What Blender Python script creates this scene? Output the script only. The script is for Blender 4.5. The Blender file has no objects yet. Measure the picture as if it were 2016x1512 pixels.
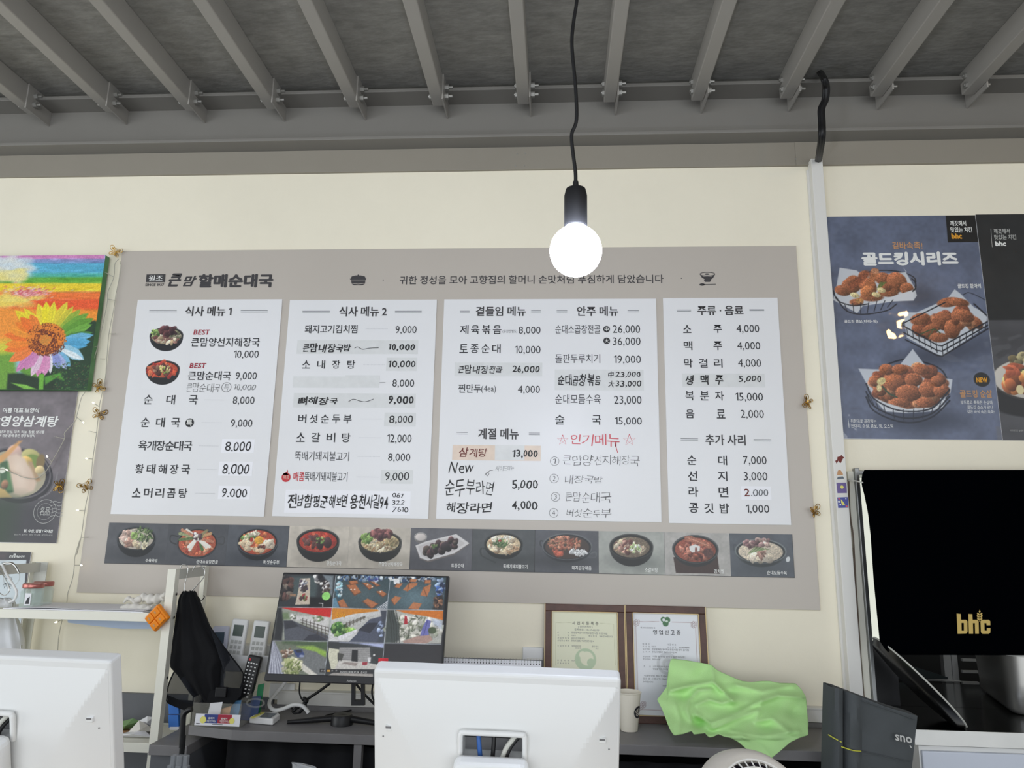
import bpy, math, random
import numpy as np
from mathutils import Matrix, Vector
SC = bpy.context.scene
COL = SC.collection
# ------------------------------------------------------------------ camera
F = 1401.1; YAW, PITCH, ROLL = -0.0648, 0.2014, 0.0172
_cy, _sy = math.cos(YAW), math.sin(YAW); _cp, _sp = math.cos(PITCH), math.sin(PITCH)
FW = np.array([_sy*_cp, _cy*_cp, _sp]); _rt = np.array([_cy, -_sy, 0]); _up = np.cross(_rt, FW)
RT = math.cos(ROLL)*_rt + math.sin(ROLL)*_up
UP = -math.sin(ROLL)*_rt + math.cos(ROLL)*_up
EYE = np.array([0, 0, 1.45])
cd = bpy.data.cameras.new('camera'); cam = bpy.data.objects.new('camera', cd); COL.objects.link(cam)
cam.matrix_world = Matrix(((RT[0], UP[0], -FW[0], EYE[0]), (RT[1], UP[1], -FW[1], EYE[1]), (RT[2], UP[2], -FW[2], EYE[2]), (0, 0, 0, 1)))
cd.sensor_width = 36; cd.lens = F/2016*36; cd.clip_start = .02
SC.camera = cam
# ------------------------------------------------------------------ world, lights, exposure
w = bpy.data.worlds.new('world'); SC.world = w; w.use_nodes = True
w.node_tree.nodes['Background'].inputs[0].default_value = (0.93, 0.97, 1, 1)
w.node_tree.nodes['Background'].inputs[1].default_value = 0.42
SC.view_settings.view_transform = 'Standard'; SC.view_settings.look = 'None'
SC.view_settings.exposure = 0.42; SC.view_settings.gamma = 1; SC.view_settings.use_curve_mapping = False
def area(name, loc, rot, sx, sy, e, col):
    l = bpy.data.lights.new(name, 'AREA'); l.shape = 'RECTANGLE'; l.size = sx; l.size_y = sy; l.energy = e; l.color = col
    o = bpy.data.objects.new(name, l); COL.objects.link(o); o.location = loc; o.rotation_euler = rot; return o
area('window_daylight', (0.3, -3.6, 1.5), (math.radians(88), 0, 0), 6.5, 2.4, 112, (0.93, 0.97, 1.0))
area('side_window_daylight', (-4.2, 0.2, 1.5), (math.radians(90), 0, math.radians(-68)), 3.0, 2.0, 34, (0.93, 0.98, 1.0))
area('kitchen_daylight', (2.35, 3.0, 1.75), (math.radians(60), 0, math.radians(90)), .7, .5, 2.6, (1.0, 0.98, 0.94))
# ------------------------------------------------------------------ projection helpers (photo pixel -> point on a real plane)
def ray(x, y): return FW + (x-1008)/F*RT - (y-756)/F*UP
def PY(x, y, Y=2.6): d = ray(x, y); return EYE + d*((Y-EYE[1])/d[1])
def PZ(x, y, Z): d = ray(x, y); return EYE + d*((Z-EYE[2])/d[2])
class Pl:
    def __init__(s, p0, u=(1, 0, 0), v=(0, 0, 1)):
        s.p0 = np.array(p0, float); s.u = np.array(u, float); s.u /= np.linalg.norm(s.u)
        s.v = np.array(v, float); s.v /= np.linalg.norm(s.v); s.n = np.cross(s.u, s.v)
    def ab(s, x, y):
        d = ray(x, y); p = EYE + d*(((s.p0-EYE)@s.n)/(d@s.n)); q = p-s.p0; return q@s.u, q@s.v
    def w(s, a, b, h=0): return s.p0 + a*s.u + b*s.v + h*s.n
def wall(Y): return Pl((0, Y, 0))
# ------------------------------------------------------------------ materials
def lin(c):
    c = np.asarray(c, float); return np.where(c <= .04045, c/12.92, ((c+.055)/1.055)**2.4)
def srgb(r, g, b): return tuple(lin(np.array([r, g, b])/255.))+(1,)
MATS = {}
def mat(name, rgb, rough=.6, metal=0, noise=0, nscale=8, bump=0, bscale=40, emit=0, alpha=1, trans=0, coat=0, stretch=None, attr=False, spec=.5, ior=1.45, coatr=.1, bdist=.01):
    if name in MATS: return MATS[name]
    m = bpy.data.materials.new(name); m.use_nodes = True; nt = m.node_tree; b = nt.nodes['Principled BSDF']
    c = srgb(*rgb); b.inputs['Base Color'].default_value = c; b.inputs['Roughness'].default_value = rough
    b.inputs['Metallic'].default_value = metal; b.inputs['Specular IOR Level'].default_value = spec; b.inputs['IOR'].default_value = ior
    b.inputs['Coat Weight'].default_value = coat; b.inputs['Coat Roughness'].default_value = coatr
    b.inputs['Alpha'].default_value = alpha; b.inputs['Transmission Weight'].default_value = trans
    if emit:
        b.inputs['Emission Color'].default_value = c; b.inputs['Emission Strength'].default_value = emit
    tc = nt.nodes.new('ShaderNodeTexCoord'); src = tc.outputs['Object']
    if stretch:
        mp = nt.nodes.new('ShaderNodeMapping'); mp.inputs['Scale'].default_value = stretch; nt.links.new(src, mp.inputs[0]); src = mp.outputs[0]
    if attr:
        a = nt.nodes.new('ShaderNodeAttribute'); a.attribute_name = 'Col'
        if attr == 'emit': b.inputs['Base Color'].default_value = (.02, .02, .02, 1)
        else: nt.links.new(a.outputs['Color'], b.inputs['Base Color'])
        if emit: nt.links.new(a.outputs['Color'], b.inputs['Emission Color'])
    elif noise:
        n = nt.nodes.new('ShaderNodeTexNoise'); n.inputs['Scale'].default_value = nscale; n.inputs['Detail'].default_value = 6; n.inputs['Roughness'].default_value = .65
        nt.links.new(src, n.inputs['Vector'])
        r = nt.nodes.new('ShaderNodeValToRGB'); r.color_ramp.elements[0].position = .3; r.color_ramp.elements[1].position = .7
        r.color_ramp.elements[0].color = tuple(x*(1-noise) for x in c[:3])+(1,); r.color_ramp.elements[1].color = tuple(min(1, x*(1+noise*.6)) for x in c[:3])+(1,)
        nt.links.new(n.outputs['Fac'], r.inputs[0]); nt.links.new(r.outputs[0], b.inputs['Base Color'])
    if bump:
        n2 = nt.nodes.new('ShaderNodeTexNoise'); n2.inputs['Scale'].default_value = bscale; n2.inputs['Detail'].default_value = 3
        nt.links.new(src, n2.inputs['Vector']); bp = nt.nodes.new('ShaderNodeBump'); bp.inputs['Strength'].default_value = bump; bp.inputs['Distance'].default_value = bdist
        nt.links.new(n2.outputs['Fac'], bp.inputs['Height']); nt.links.new(bp.outputs[0], b.inputs['Normal'])
        if coat: nt.links.new(bp.outputs[0], b.inputs['Coat Normal'])
    MATS[name] = m; return m
M = dict(
 wall=mat('cream_wall_paint', (241, 234, 213), .75, noise=.05, nscale=1.2, bump=.05, bscale=60),
 wallgrey=mat('grey_laminate_panel', (100, 102, 106), .6, noise=.06, nscale=3),
 floor=mat('dark_floor', (70, 74, 78), .5, noise=.15, nscale=2),
 ceil=mat('grey_cement_board', (142, 140, 134), .85, noise=.26, nscale=13, bump=.25, bscale=26, stretch=(1, 2.2, 1)),
 steel=mat('grey_painted_steel', (160, 156, 149), .42, noise=.04, nscale=3),
 fascia=mat('fascia_paint', (146, 140, 128), .5, noise=.04, nscale=3), beamshaded=mat('beam_paint_shaded', (130, 127, 121), .5, noise=.04, nscale=3),  # beam colour darkened to hold the shade under ceiling and joists
 bolt=mat('painted_bolt', (150, 148, 142), .35, metal=.3),
 board=mat('taupe_board', (190, 182, 172), .36, noise=.02, nscale=2),
 panel=mat('white_panel_sheet', (230, 230, 231), .33, noise=.015, nscale=4),
 paperstrip=mat('grey_white_paper', (219, 220, 219), .32, noise=.05, nscale=30, bump=.25, bscale=30, bdist=.004),
 paperwhite=mat('bright_white_paper', (240, 240, 244), .35, bump=.2, bscale=30, bdist=.004),
 paperpeach=mat('peach_paper', (226, 206, 188), .3, noise=.1, nscale=12, bump=.25, bscale=25, bdist=.004),
 tape=mat('clear_tape', (225, 226, 226), .08, alpha=.22),
 ink=mat('black_ink', (46, 46, 50), .5), ink2=mat('grey_ink', (96, 98, 102), .5), marker=mat('black_marker', (26, 24, 26), .45),
 pencil=mat('thin_grey_pen', (92, 92, 92), .5), redpen=mat('red_pen', (214, 96, 104), .5), redink=mat('crimson_ink', (158, 36, 56), .5),
 redink2=mat('bright_red_ink', (200, 52, 60), .5), darkred=mat('dark_red_marker', (110, 34, 24), .5), faint=mat('dotted_line_grey', (186, 187, 190), .5),
 headink=mat('charcoal_print', (62, 60, 62), .45), white=mat('white_print', (236, 236, 232), .5), orange=mat('orange_print', (226, 160, 50), .5),
 tan=mat('tan_print', (196, 148, 104), .5), gold=mat('gold_print', (196, 168, 92), .5), blackp=mat('black_print', (14, 14, 16), .4),
 print=mat('printed_photo', (255, 255, 255), .38, attr=True),
 printgloss=mat('laminated_print', (255, 255, 255), .5, attr=True, coat=1, coatr=.03, bump=.3, bscale=4.2, bdist=.022),
 canvas=mat('canvas_print', (255, 255, 255), .55, attr=True, bump=.3, bscale=400, bdist=.002),
 screen=mat('lit_screen', (255, 255, 255), .3, attr='emit', emit=.6),
 blackplastic=mat('black_plastic', (24, 24, 26), .4), darkplastic=mat('dark_grey_plastic', (46, 46, 48), .45),
 pos=mat('white_moulded_plastic', (226, 227, 226), .4), poshole=mat('port_bay_grey', (120, 120, 122), .5),
 wood=mat('walnut_frame', (88, 58, 48), .45, noise=.35, nscale=14, stretch=(1, 8, 1)), goldtrim=mat('gold_trim', (180, 158, 116), .4, metal=.4),
 goldm=mat('polished_gold', (176, 138, 66), .3, metal=1), chrome=mat('chrome_wire', (200, 200, 198), .2, metal=1),
 desk=mat('grey_desk_laminate', (128, 126, 126), .5, noise=.06, nscale=20), void=mat('black_cloth', (10, 11, 15), .9),
 rack=mat('cream_steel_rack', (232, 230, 216), .45), rackin=mat('rack_inner_grey', (196, 196, 188), .5),
 glass=mat('jar_glass', (214, 232, 224), .03, alpha=.2), lid=mat('rose_gold_lid', (190, 122, 114), .3, metal=.7),
 cupm=mat('paper_cup', (232, 226, 210), .6), green=mat('green_towel', (192, 236, 160), .95, noise=.04, nscale=9, bump=.3, bscale=300, bdist=.002),
 mesh=mat('black_mesh_fabric', (14, 18, 26), .8, alpha=.8), fabric=mat('black_fabric', (8, 9, 13), .95, noise=.2, nscale=6),
 curtain=mat('black_curtain_cloth', (2, 3, 5), 1, spec=0), greybag=mat('charcoal_canvas', (74, 78, 80), .85, noise=.08, nscale=8, bump=.2, bscale=120, bdist=.003),
 piping=mat('yellow_piping', (196, 196, 70), .6), stainless=mat('stainless_steel', (214, 214, 210), .22, metal=.75, noise=.08, nscale=2, stretch=(1, 1, 8)),
 darksteel=mat('dark_polished_steel', (120, 122, 122), .16, metal=1), sheensteel=mat('brushed_steel_sheen', (236, 236, 232), .5, metal=.25, noise=.06, nscale=5),  # pale steel holds the counter edge's reflected room light in its colour
 railm=mat('grey_rail_steel', (168, 170, 170), .4, metal=.2),
 stainbrush=mat('brushed_steel_rail', (150, 152, 152), .35, metal=.9), whitepl=mat('white_plastic', (232, 232, 230), .4),
 conduit=mat('white_trunking', (226, 224, 218), .45), cable=mat('black_cable', (18, 18, 20), .5), browncable=mat('taupe_cable', (120, 104, 92), .6),
 wire=mat('pale_wire', (176, 172, 158), .5), led=mat('warm_led', (255, 244, 214), .4, emit=5),
 orangep=mat('orange_plastic', (240, 140, 28), .35), bluebox=mat('blue_card', (60, 122, 208), .5), paper=mat('paper_sheets', (232, 232, 236), .6),
 cloth=mat('off_white_cloth', (216, 212, 204), .9, noise=.06, nscale=12), plasticbag=mat('white_plastic_bag', (236, 238, 240), .3),
 yellow=mat('yellow_note', (232, 224, 120), .6), red=mat('red_tab', (206, 30, 46), .5), bluec=mat('blue_cable', (54, 98, 168), .5),
 acryl=mat('clear_acrylic', (216, 214, 200), .05, alpha=.1), lcd=mat('grey_lcd', (88, 98, 92), .25), lcd2=mat('blue_grey_lcd', (74, 88, 100), .25),
 button=mat('grey_button', (186, 186, 182), .5), fan=mat('beige_fan_plastic', (206, 200, 190), .5), fanw=mat('white_fan_grille', (238, 236, 230), .4),
 darkfan=mat('dark_fan_core', (60, 54, 66), .6), winlit=mat('daylit_window_film', (240, 244, 230), .5, emit=.6, noise=.05, nscale=12),
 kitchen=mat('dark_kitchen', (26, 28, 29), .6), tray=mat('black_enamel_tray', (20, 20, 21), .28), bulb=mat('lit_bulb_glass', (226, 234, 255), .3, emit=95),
 counterw=mat('light_wood_counter', (200, 172, 136), .5, noise=.15, nscale=5, stretch=(1, 8, 1)),
 clearpl=mat('clear_plastic_clip', (190, 194, 198), .12, alpha=.4), teal=mat('green_card', (30, 130, 80), .5), steelpot=mat('pot_steel', (215, 213, 208), .32, metal=.85),
 warmbulb=mat('warm_lit_bulb', (255, 206, 130), .3, emit=60),
)
# ------------------------------------------------------------------ objects and parenting
WM = {}
def link(name, data, parent=None, world=True, loc=None):
    o = bpy.data.objects.new(name, data); COL.objects.link(o)
    if parent is not None:
        o.parent = parent
        if world: o.matrix_parent_inverse = WM[parent].inverted(); WM[o] = Matrix.Identity(4)
        else: WM[o] = WM[parent].copy()
    else: WM[o] = Matrix.Identity(4)
    return o
def tag(o, label=None, cat=None, group=None, kind=None):
    if label: o['label'] = label
    if cat: o['category'] = cat
    if group: o['group'] = group
    if kind: o['kind'] = kind
    return o
def thing(name, loc, label, cat, group=None, mtx=None):
    o = bpy.data.objects.new(name, None); COL.objects.link(o); o.empty_display_size = .05
    m = mtx if mtx is not None else Matrix.Translation(Vector([float(t) for t in loc]))
    o.matrix_world = m; WM[o] = m.copy(); return tag(o, label, cat, group)
class MB:
    def __init__(s): s.v = []; s.f = []
    def add(s, vs, fs):
        n = len(s.v); s.v += [tuple(float(c) for c in v) for v in vs]; s.f += [tuple(i+n for i in f) for f in fs]; return s
    def box(s, x0, x1, y0, y1, z0, z1):
        return s.add([(x0, y0, z0), (x1, y0, z0), (x1, y1, z0), (x0, y1, z0), (x0, y0, z1), (x1, y0, z1), (x1, y1, z1), (x0, y1, z1)],
                     [(0, 3, 2, 1), (4, 5, 6, 7), (0, 1, 5, 4), (1, 2, 6, 5), (2, 3, 7, 6), (3, 0, 4, 7)])
    def prism(s, pts, d):      # closed polygon of 3D points extruded by vector d
        pts = [np.array(p, float) for p in pts]; d = np.array(d, float); n = len(pts)
        return s.add(pts+[p+d for p in pts], [tuple(range(n))[::-1], tuple(range(n, 2*n))]+[(i, (i+1) % n, n+(i+1) % n, n+i) for i in range(n)])
    def tube(s, P, r, n=8, cap=True):
        P = [np.array(p, float) for p in P]; m = len(P); rs = r if hasattr(r, '__len__') else [r]*m
        T = [P[min(i+1, m-1)]-P[max(i-1, 0)] for i in range(m)]; T = [t/(np.linalg.norm(t)+1e-9) for t in T]
        a = np.array([0, 0, 1.]) if abs(T[0][2]) < .9 else np.array([1., 0, 0]); a = np.cross(T[0], a); a /= np.linalg.norm(a); V = []
        for i in range(m):
            a = a-T[i]*(a@T[i]); a /= np.linalg.norm(a)+1e-9; b = np.cross(T[i], a)
            V += [P[i]+rs[i]*(math.cos(t)*a+math.sin(t)*b) for t in [2*math.pi*k/n for k in range(n)]]
        Fs = [(i*n+k, i*n+(k+1) % n, (i+1)*n+(k+1) % n, (i+1)*n+k) for i in range(m-1) for k in range(n)]
        if cap: Fs += [tuple(range(n))[::-1], tuple(range((m-1)*n, m*n))]
        return s.add(V, Fs)
    def lathe(s, prof, c, n=24, axis=(0, 0, 1), sx=1, sy=1):
        ax = np.array(axis, float); ax /= np.linalg.norm(ax); a = np.array([1., 0, 0]) if abs(ax[0]) < .9 else np.array([0, 1., 0])
        a = a-ax*(a@ax); a /= np.linalg.norm(a); b = np.cross(ax, a); c = np.array(c, float); m = len(prof)
        V = [c+ax*h+r*(sx*math.cos(t)*a+sy*math.sin(t)*b) for r, h in prof for t in [2*math.pi*k/n for k in range(n)]]
        return s.add(V, [(i*n+k, i*n+(k+1) % n, (i+1)*n+(k+1) % n, (i+1)*n+k) for i in range(m-1) for k in range(n)])
    def grid(s, G, closed=False):   # G[i][j] points
        r, c = len(G), len(G[0]); V = [p for row in G for p in row]
        return s.add(V, [(i*c+j, i*c+(j+1) % c, (i+1)*c+(j+1) % c, (i+1)*c+j) for i in range(r-1) for j in range(c if closed else c-1)])
def obj(name, mb, m, parent=None, world=True, bevel=0, smooth=None, solid=0, sub=0):
    me = bpy.data.meshes.new(name); me.from_pydata(mb.v, [], mb.f); me.materials.append(M[m] if isinstance(m, str) else m)
    if smooth: me.shade_smooth(); me.set_sharp_from_angle(angle=smooth)
    me.update(); o = link(name, me, parent, world)
    if solid: d = o.modifiers.new('solid', 'SOLIDIFY'); d.thickness = solid; d.offset = 0
    if bevel: d = o.modifiers.new('bevel', 'BEVEL'); d.width = bevel; d.segments = 3; d.limit_method = 'ANGLE'
    if sub: d = o.modifiers.new('sub', 'SUBSURF'); d.levels = sub; d.render_levels = sub
    return o
def fixn(o):
    import bmesh
    bm = bmesh.new(); bm.from_mesh(o.data); bmesh.ops.recalc_face_normals(bm, faces=bm.faces); bm.to_mesh(o.data); bm.free(); return o
def copy_thing(root, mtx, label, group=None):
    def cp(o, par):
        c = o.copy(); COL.objects.link(c)
        if par is not None: c.parent = par
        for ch in list(o.children): cp(ch, c)
        return c
    r = cp(root, None); r.matrix_world = mtx; WM[r] = mtx.copy(); r['label'] = label
    if group: r['group'] = group
    return r
def spline(P, n=8):   # Catmull-Rom through points
    P = [np.array(p, float) for p in P]; Q = [2*P[0]-P[1]]+P+[2*P[-1]-P[-2]]; out = []
    for i in range(1, len(Q)-2):
        for k in range(n):
            t = k/n; a, b, c, d = Q[i-1:i+3]
            out.append(.5*((2*b)+(c-a)*t+(2*a-5*b+4*c-d)*t*t+(3*b-a-3*c+d)*t**3))
    return out+[P[-1]]
# ------------------------------------------------------------------ lettering (flat print as thin glyph meshes)
_fc = bpy.data.curves.new('glyph', 'FONT'); _fo = bpy.data.objects.new('glyph', _fc); _fc.resolution_u = 2
_gs = bpy.data.scenes.new('glyph_scene'); _gs.collection.objects.link(_fo)
_cache = {}; _fc.space_line = 3
CHS = "!()+,-./0123456789:ABCDEFGHIJKLMNOPQRSTUVWXYZabcdefghijklmnopqrstuvwxyz·中名品大가간갈감같개객건걸것겉게곁계고골곰곱공과국군귀규급기길김깃깨끗나남내넣년뉴는늘니다닭담대도돌동돼두드든들듬등뚝라럼럽레로록료루류를름리마막만맘맛매맥머먹메면명모목몸문미바반발밥방배버번법별보복볶부분불비뼈사삭산살삼상생서선섯성세소속손수순술스습시식신실쌀아안았양어업에여연영오와외요용원월위윙유육은을음의이인일임있자장재적전절점접정제조종좋주즈증지짐집찐찜찹창처천촉추취치칙칭카컷콤큰킨킹탕태토특틱판평표푸품하한할함합항해행향허형호확황"
def charset(bold):        # every character once, one per line, evaluated in a single pass
    if bold in _cache: return _cache[bold]
    _fc.body = chr(10).join(CHS); _fc.offset = bold; _fo.update_tag(); _gs.view_layers[0].update(); dg = _gs.view_layers[0].depsgraph
    me = bpy.data.meshes.new_from_object(_fo.evaluated_get(dg)); n = len(me.vertices)
    v = np.zeros(n*3); me.vertices.foreach_get('co', v); v = v.reshape(-1, 3)[:, :2].copy(); line = np.floor((2.2-v[:, 1])/3.0).astype(int); D = {ch: ([], []) for ch in CHS}
    remap = np.zeros(n, int)
    for i, ch in enumerate(CHS):
        idx = np.nonzero(line == i)[0]; remap[idx] = np.arange(len(idx)); D[ch] = (v[idx]+np.array([0, 3.0*i]), [])
    for p in me.polygons:
        q = list(p.vertices); D[CHS[line[q[0]]]][1].append(tuple(int(remap[j]) for j in q))
    bpy.data.meshes.remove(me); V1, F1 = D['1']; k = len(V1)      # a '1' with its flag
    D['1'] = (np.vstack([V1, [(.2, .68), (.03, .57), (.06, .50), (.2, .585)]]), F1+[(k, k+1, k+2, k+3)]); _cache[bold] = D; return D
def glyphs(s, bold=0):
    D = charset(round(max(-1, min(1, bold/.012)))*.012); VV = []; FF = []; x = 0; n = 0
    for ch in s:
        if ch == ' ': x += .25; continue
        V, Fs = D[ch]; lo, hi = V[:, 0].min(), V[:, 0].max(); VV.append(V+np.array([x, 0])); FF += [tuple(i+n for i in f) for f in Fs]; n += len(V)
        x += .92 if ord(ch) > 0x2000 else hi+max(lo, .02)
    v = np.hstack([np.vstack(VV), np.zeros((n, 1))])
    if bold > .012:       # heavy weights: the outline printed again a little to each side
        e = bold-.012; V0 = v; F0 = FF; v = []; FF = []
        for k, (dx, dy) in enumerate(((e, 0), (-e, 0), (0, e*.8), (0, -e*.8), (0, 0))):
            v.append(V0+np.array([dx, dy, k*.00012])); FF += [tuple(i+k*n for i in f) for f in F0]
        v = np.vstack(v)
    return v, FF
def emit_text(V, Fs, pl, h, m, parent, name='lettering', world=True):
    mb = MB(); mb.add([pl.w(q[0], q[1], h+(q[2] if len(q) > 2 else 0)) for q in V], Fs); return obj(name, mb, m, parent, world)
class TX:
    def __init__(s, pl, parent, h=.0008, sc=1, ox=0, oy=0): s.pl = pl; s.par = parent; s.h = h; s.z(sc, ox, oy); s.rng = np.random.RandomState(5)
    def z(s, sc, ox, oy): s.sc = sc; s.ox = ox; s.oy = oy; return s
    def pt(s, x, y): return s.pl.ab(s.ox+x/s.sc, s.oy+y/s.sc)
    def rect(s, x0, y0, x1, y1):
        a0 = s.pt(x0, (y0+y1)/2)[0]; a1 = s.pt(x1, (y0+y1)/2)[0]; b1 = s.pt((x0+x1)/2, y0)[1]; b0 = s.pt((x0+x1)/2, y1)[1]; return a0, a1, b0, b1
    def t(s, txt, x0, y0, x1, y1, m='ink', bold=0, skew=0, par=None, name='lettering', tilt=0):
        a0, a1, b0, b1 = s.rect(x0, y0, x1, y1); V, Fs = glyphs(txt, bold); V = V.copy(); V[:, 0] += skew*V[:, 1]; V[:, 1] += tilt*V[:, 0]
        lo, hi = V[:, :2].min(0), V[:, :2].max(0); V[:, :2] = (V[:, :2]-lo)/(hi-lo+1e-9)*np.array([a1-a0, b1-b0])+np.array([a0, b0])
        return emit_text(V, Fs, s.pl, s.h, m, par or s.par, name)
    def sp(s, txt, x0, y0, x1, y1, m='ink', bold=.008):     # characters spread evenly over the width
        a0, a1, b0, b1 = s.rect(x0, y0, x1, y1); n = len(txt); cw = (b1-b0)*.93; VV = []; FF = []
        for i, ch in enumerate(txt):
            V, Fs = glyphs(ch, bold); V = V[:, :2]; lo, hi = V.min(0), V.max(0); V = (V-lo)/(hi-lo)*np.array([cw, b1-b0])+np.array([a0+(a1-a0-cw)*i/max(1, n-1), b0])
            if (a1-a0)/n > 1.9*cw: o = emit_text(V, Fs, s.pl, s.h, m, s.par, 'letter'); continue      # widely spaced syllables stand apart
            k = sum(len(q) for q in VV); VV.append(V); FF += [tuple(j+k for j in f) for f in Fs]
        return emit_text(np.vstack(VV), FF, s.pl, s.h, m, s.par) if VV else o
    def hw(s, txt, x0, y0, x1, y1, m='marker', bold=.012, jit=1, tilt=0):   # handwriting: every character wobbles
        a0, a1, b0, b1 = s.rect(x0, y0, x1, y1); VV = []; FF = []; x = 0
        for ch in txt:
            if ch == ' ': x += .35; continue
            V, Fs = glyphs(ch, bold); Z = V[:, 2:]; V = V[:, :2]; lo, hi = V.min(0), V.max(0); r = s.rng
            k = .82+.3*r.rand() if ord(ch) > 255 else .95+.1*r.rand()
            A = jit*(r.rand()-.5)*.24; c = (lo+hi)/2; U = (V-c)*np.array([k*(.85+.3*r.rand()), k])
            U[:, 0] += U[:, 1]*jit*(.1+.16*(r.rand()-.5)); U += .022*jit*np.sin(U[:, ::-1]*11+r.rand()*6)
            U = U@np.array([[math.cos(A), math.sin(A)], [-math.sin(A), math.cos(A)]]); U[:, 1] += c[1]+jit*(r.rand()-.5)*.1
            U[:, 0] += x-U[:, 0].min(); x = U[:, 0].max()+.06; n0 = sum(len(q) for q in VV); VV.append(np.hstack([U, Z])); FF += [tuple(j+n0 for j in f) for f in Fs]
        V = np.vstack(VV); V[:, 1] += tilt*V[:, 0]; lo, hi = V[:, :2].min(0), V[:, :2].max(0); V[:, :2] = (V[:, :2]-lo)/(hi-lo)*np.array([a1-a0, b1-b0])+np.array([a0, b0])
        return emit_text(V, FF, s.pl, s.h, m, s.par, 'handwriting')
    def ln(s, pts, wd, m='ink', name='rule_line', par=None, n=0):         # flat stroke, width in photo px
        P = [np.array(s.pt(*p)) for p in pts]
        if n: P = spline(P, n)
        P = [np.array(p) for p in P]; hw_ = wd/2/539.; mb = MB()
        V = []
        for i, p in enumerate(P):
            t = P[min(i+1, len(P)-1)]-P[max(i-1, 0)]; t /= np.linalg.norm(t)+1e-9; q = np.array([-t[1], t[0]])*hw_; V += [p+q, p-q]
        return emit_text(V, [(2*i, 2*i+1, 2*i+3, 2*i+2) for i in range(len(P)-1)], s.pl, s.h, m, par or s.par, name)
    def dbl(s, x0, x1, y0, y1, m='ink2'):
        mb = MB()
        for y in (y0, y1):
            a0, b = s.pt(x0, y); a1, c = s.pt(x1, y); t = .0009; b = (b+c)/2
            mb.add([s.pl.w(a0, b-t, s.h), s.pl.w(a1, b-t, s.h), s.pl.w(a1, b+t, s.h), s.pl.w(a0, b+t, s.h)], [(0, 1, 2, 3)])
        return obj('rule_line', mb, m, s.par)
    def dots(s, x0, x1, y):
        mb = MB(); a0, b = s.pt(x0, y); a1, _ = s.pt(x1, y); n = 18
        for i in range(n):
            a = a0+(a1-a0)*i/n; mb.add([s.pl.w(a, b-.0008, s.h), s.pl.w(a+.0022, b-.0008, s.h), s.pl.w(a+.0022, b+.0008, s.h), s.pl.w(a, b+.0008, s.h)], [(0, 1, 2, 3)])
        return obj('dotted_line', mb, 'faint', s.par)
    def disc(s, x, y, r, m, ring=0, name='disc', par=None, h=0, ry=None):
        a, b = s.pt(x, y); R = r/539.; Ry = (ry or r)/539.; n = 28; mb = MB(); c = [(math.cos(2*math.pi*k/n), math.sin(2*math.pi*k/n)) for k in range(n)]
        o = [s.pl.w(a+R*u, b+Ry*v, s.h+h) for u, v in c]
        if ring:
            q = ring/539.; i_ = [s.pl.w(a+(R-q)*u, b+(Ry-q)*v, s.h+h) for u, v in c]; mb.add(o+i_, [(k, (k+1) % n, n+(k+1) % n, n+k) for k in range(n)])
        else: mb.add(o, [tuple(range(n))])
        return obj(name, mb, m, par or s.par)
    def quad(s, x0, y0, x1, y1, m, th=.0006, name='price_sticker', par=None, lift=0):
        a0, a1, b0, b1 = s.rect(x0, y0, x1, y1); p = [s.pl.w(a, b, lift) for a, b in ((a0, b0), (a1, b0), (a1, b1), (a0, b1))]
        return obj(name, MB().prism(p, s.pl.n*th), m, par or s.par)
    def poly(s, pts, m, name='emblem', par=None, h=0):
        mb = MB(); mb.add([s.pl.w(*s.pt(*p), s.h+h) for p in pts], [tuple(range(len(pts)))]); return obj(name, mb, m, par or s.par)
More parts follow.
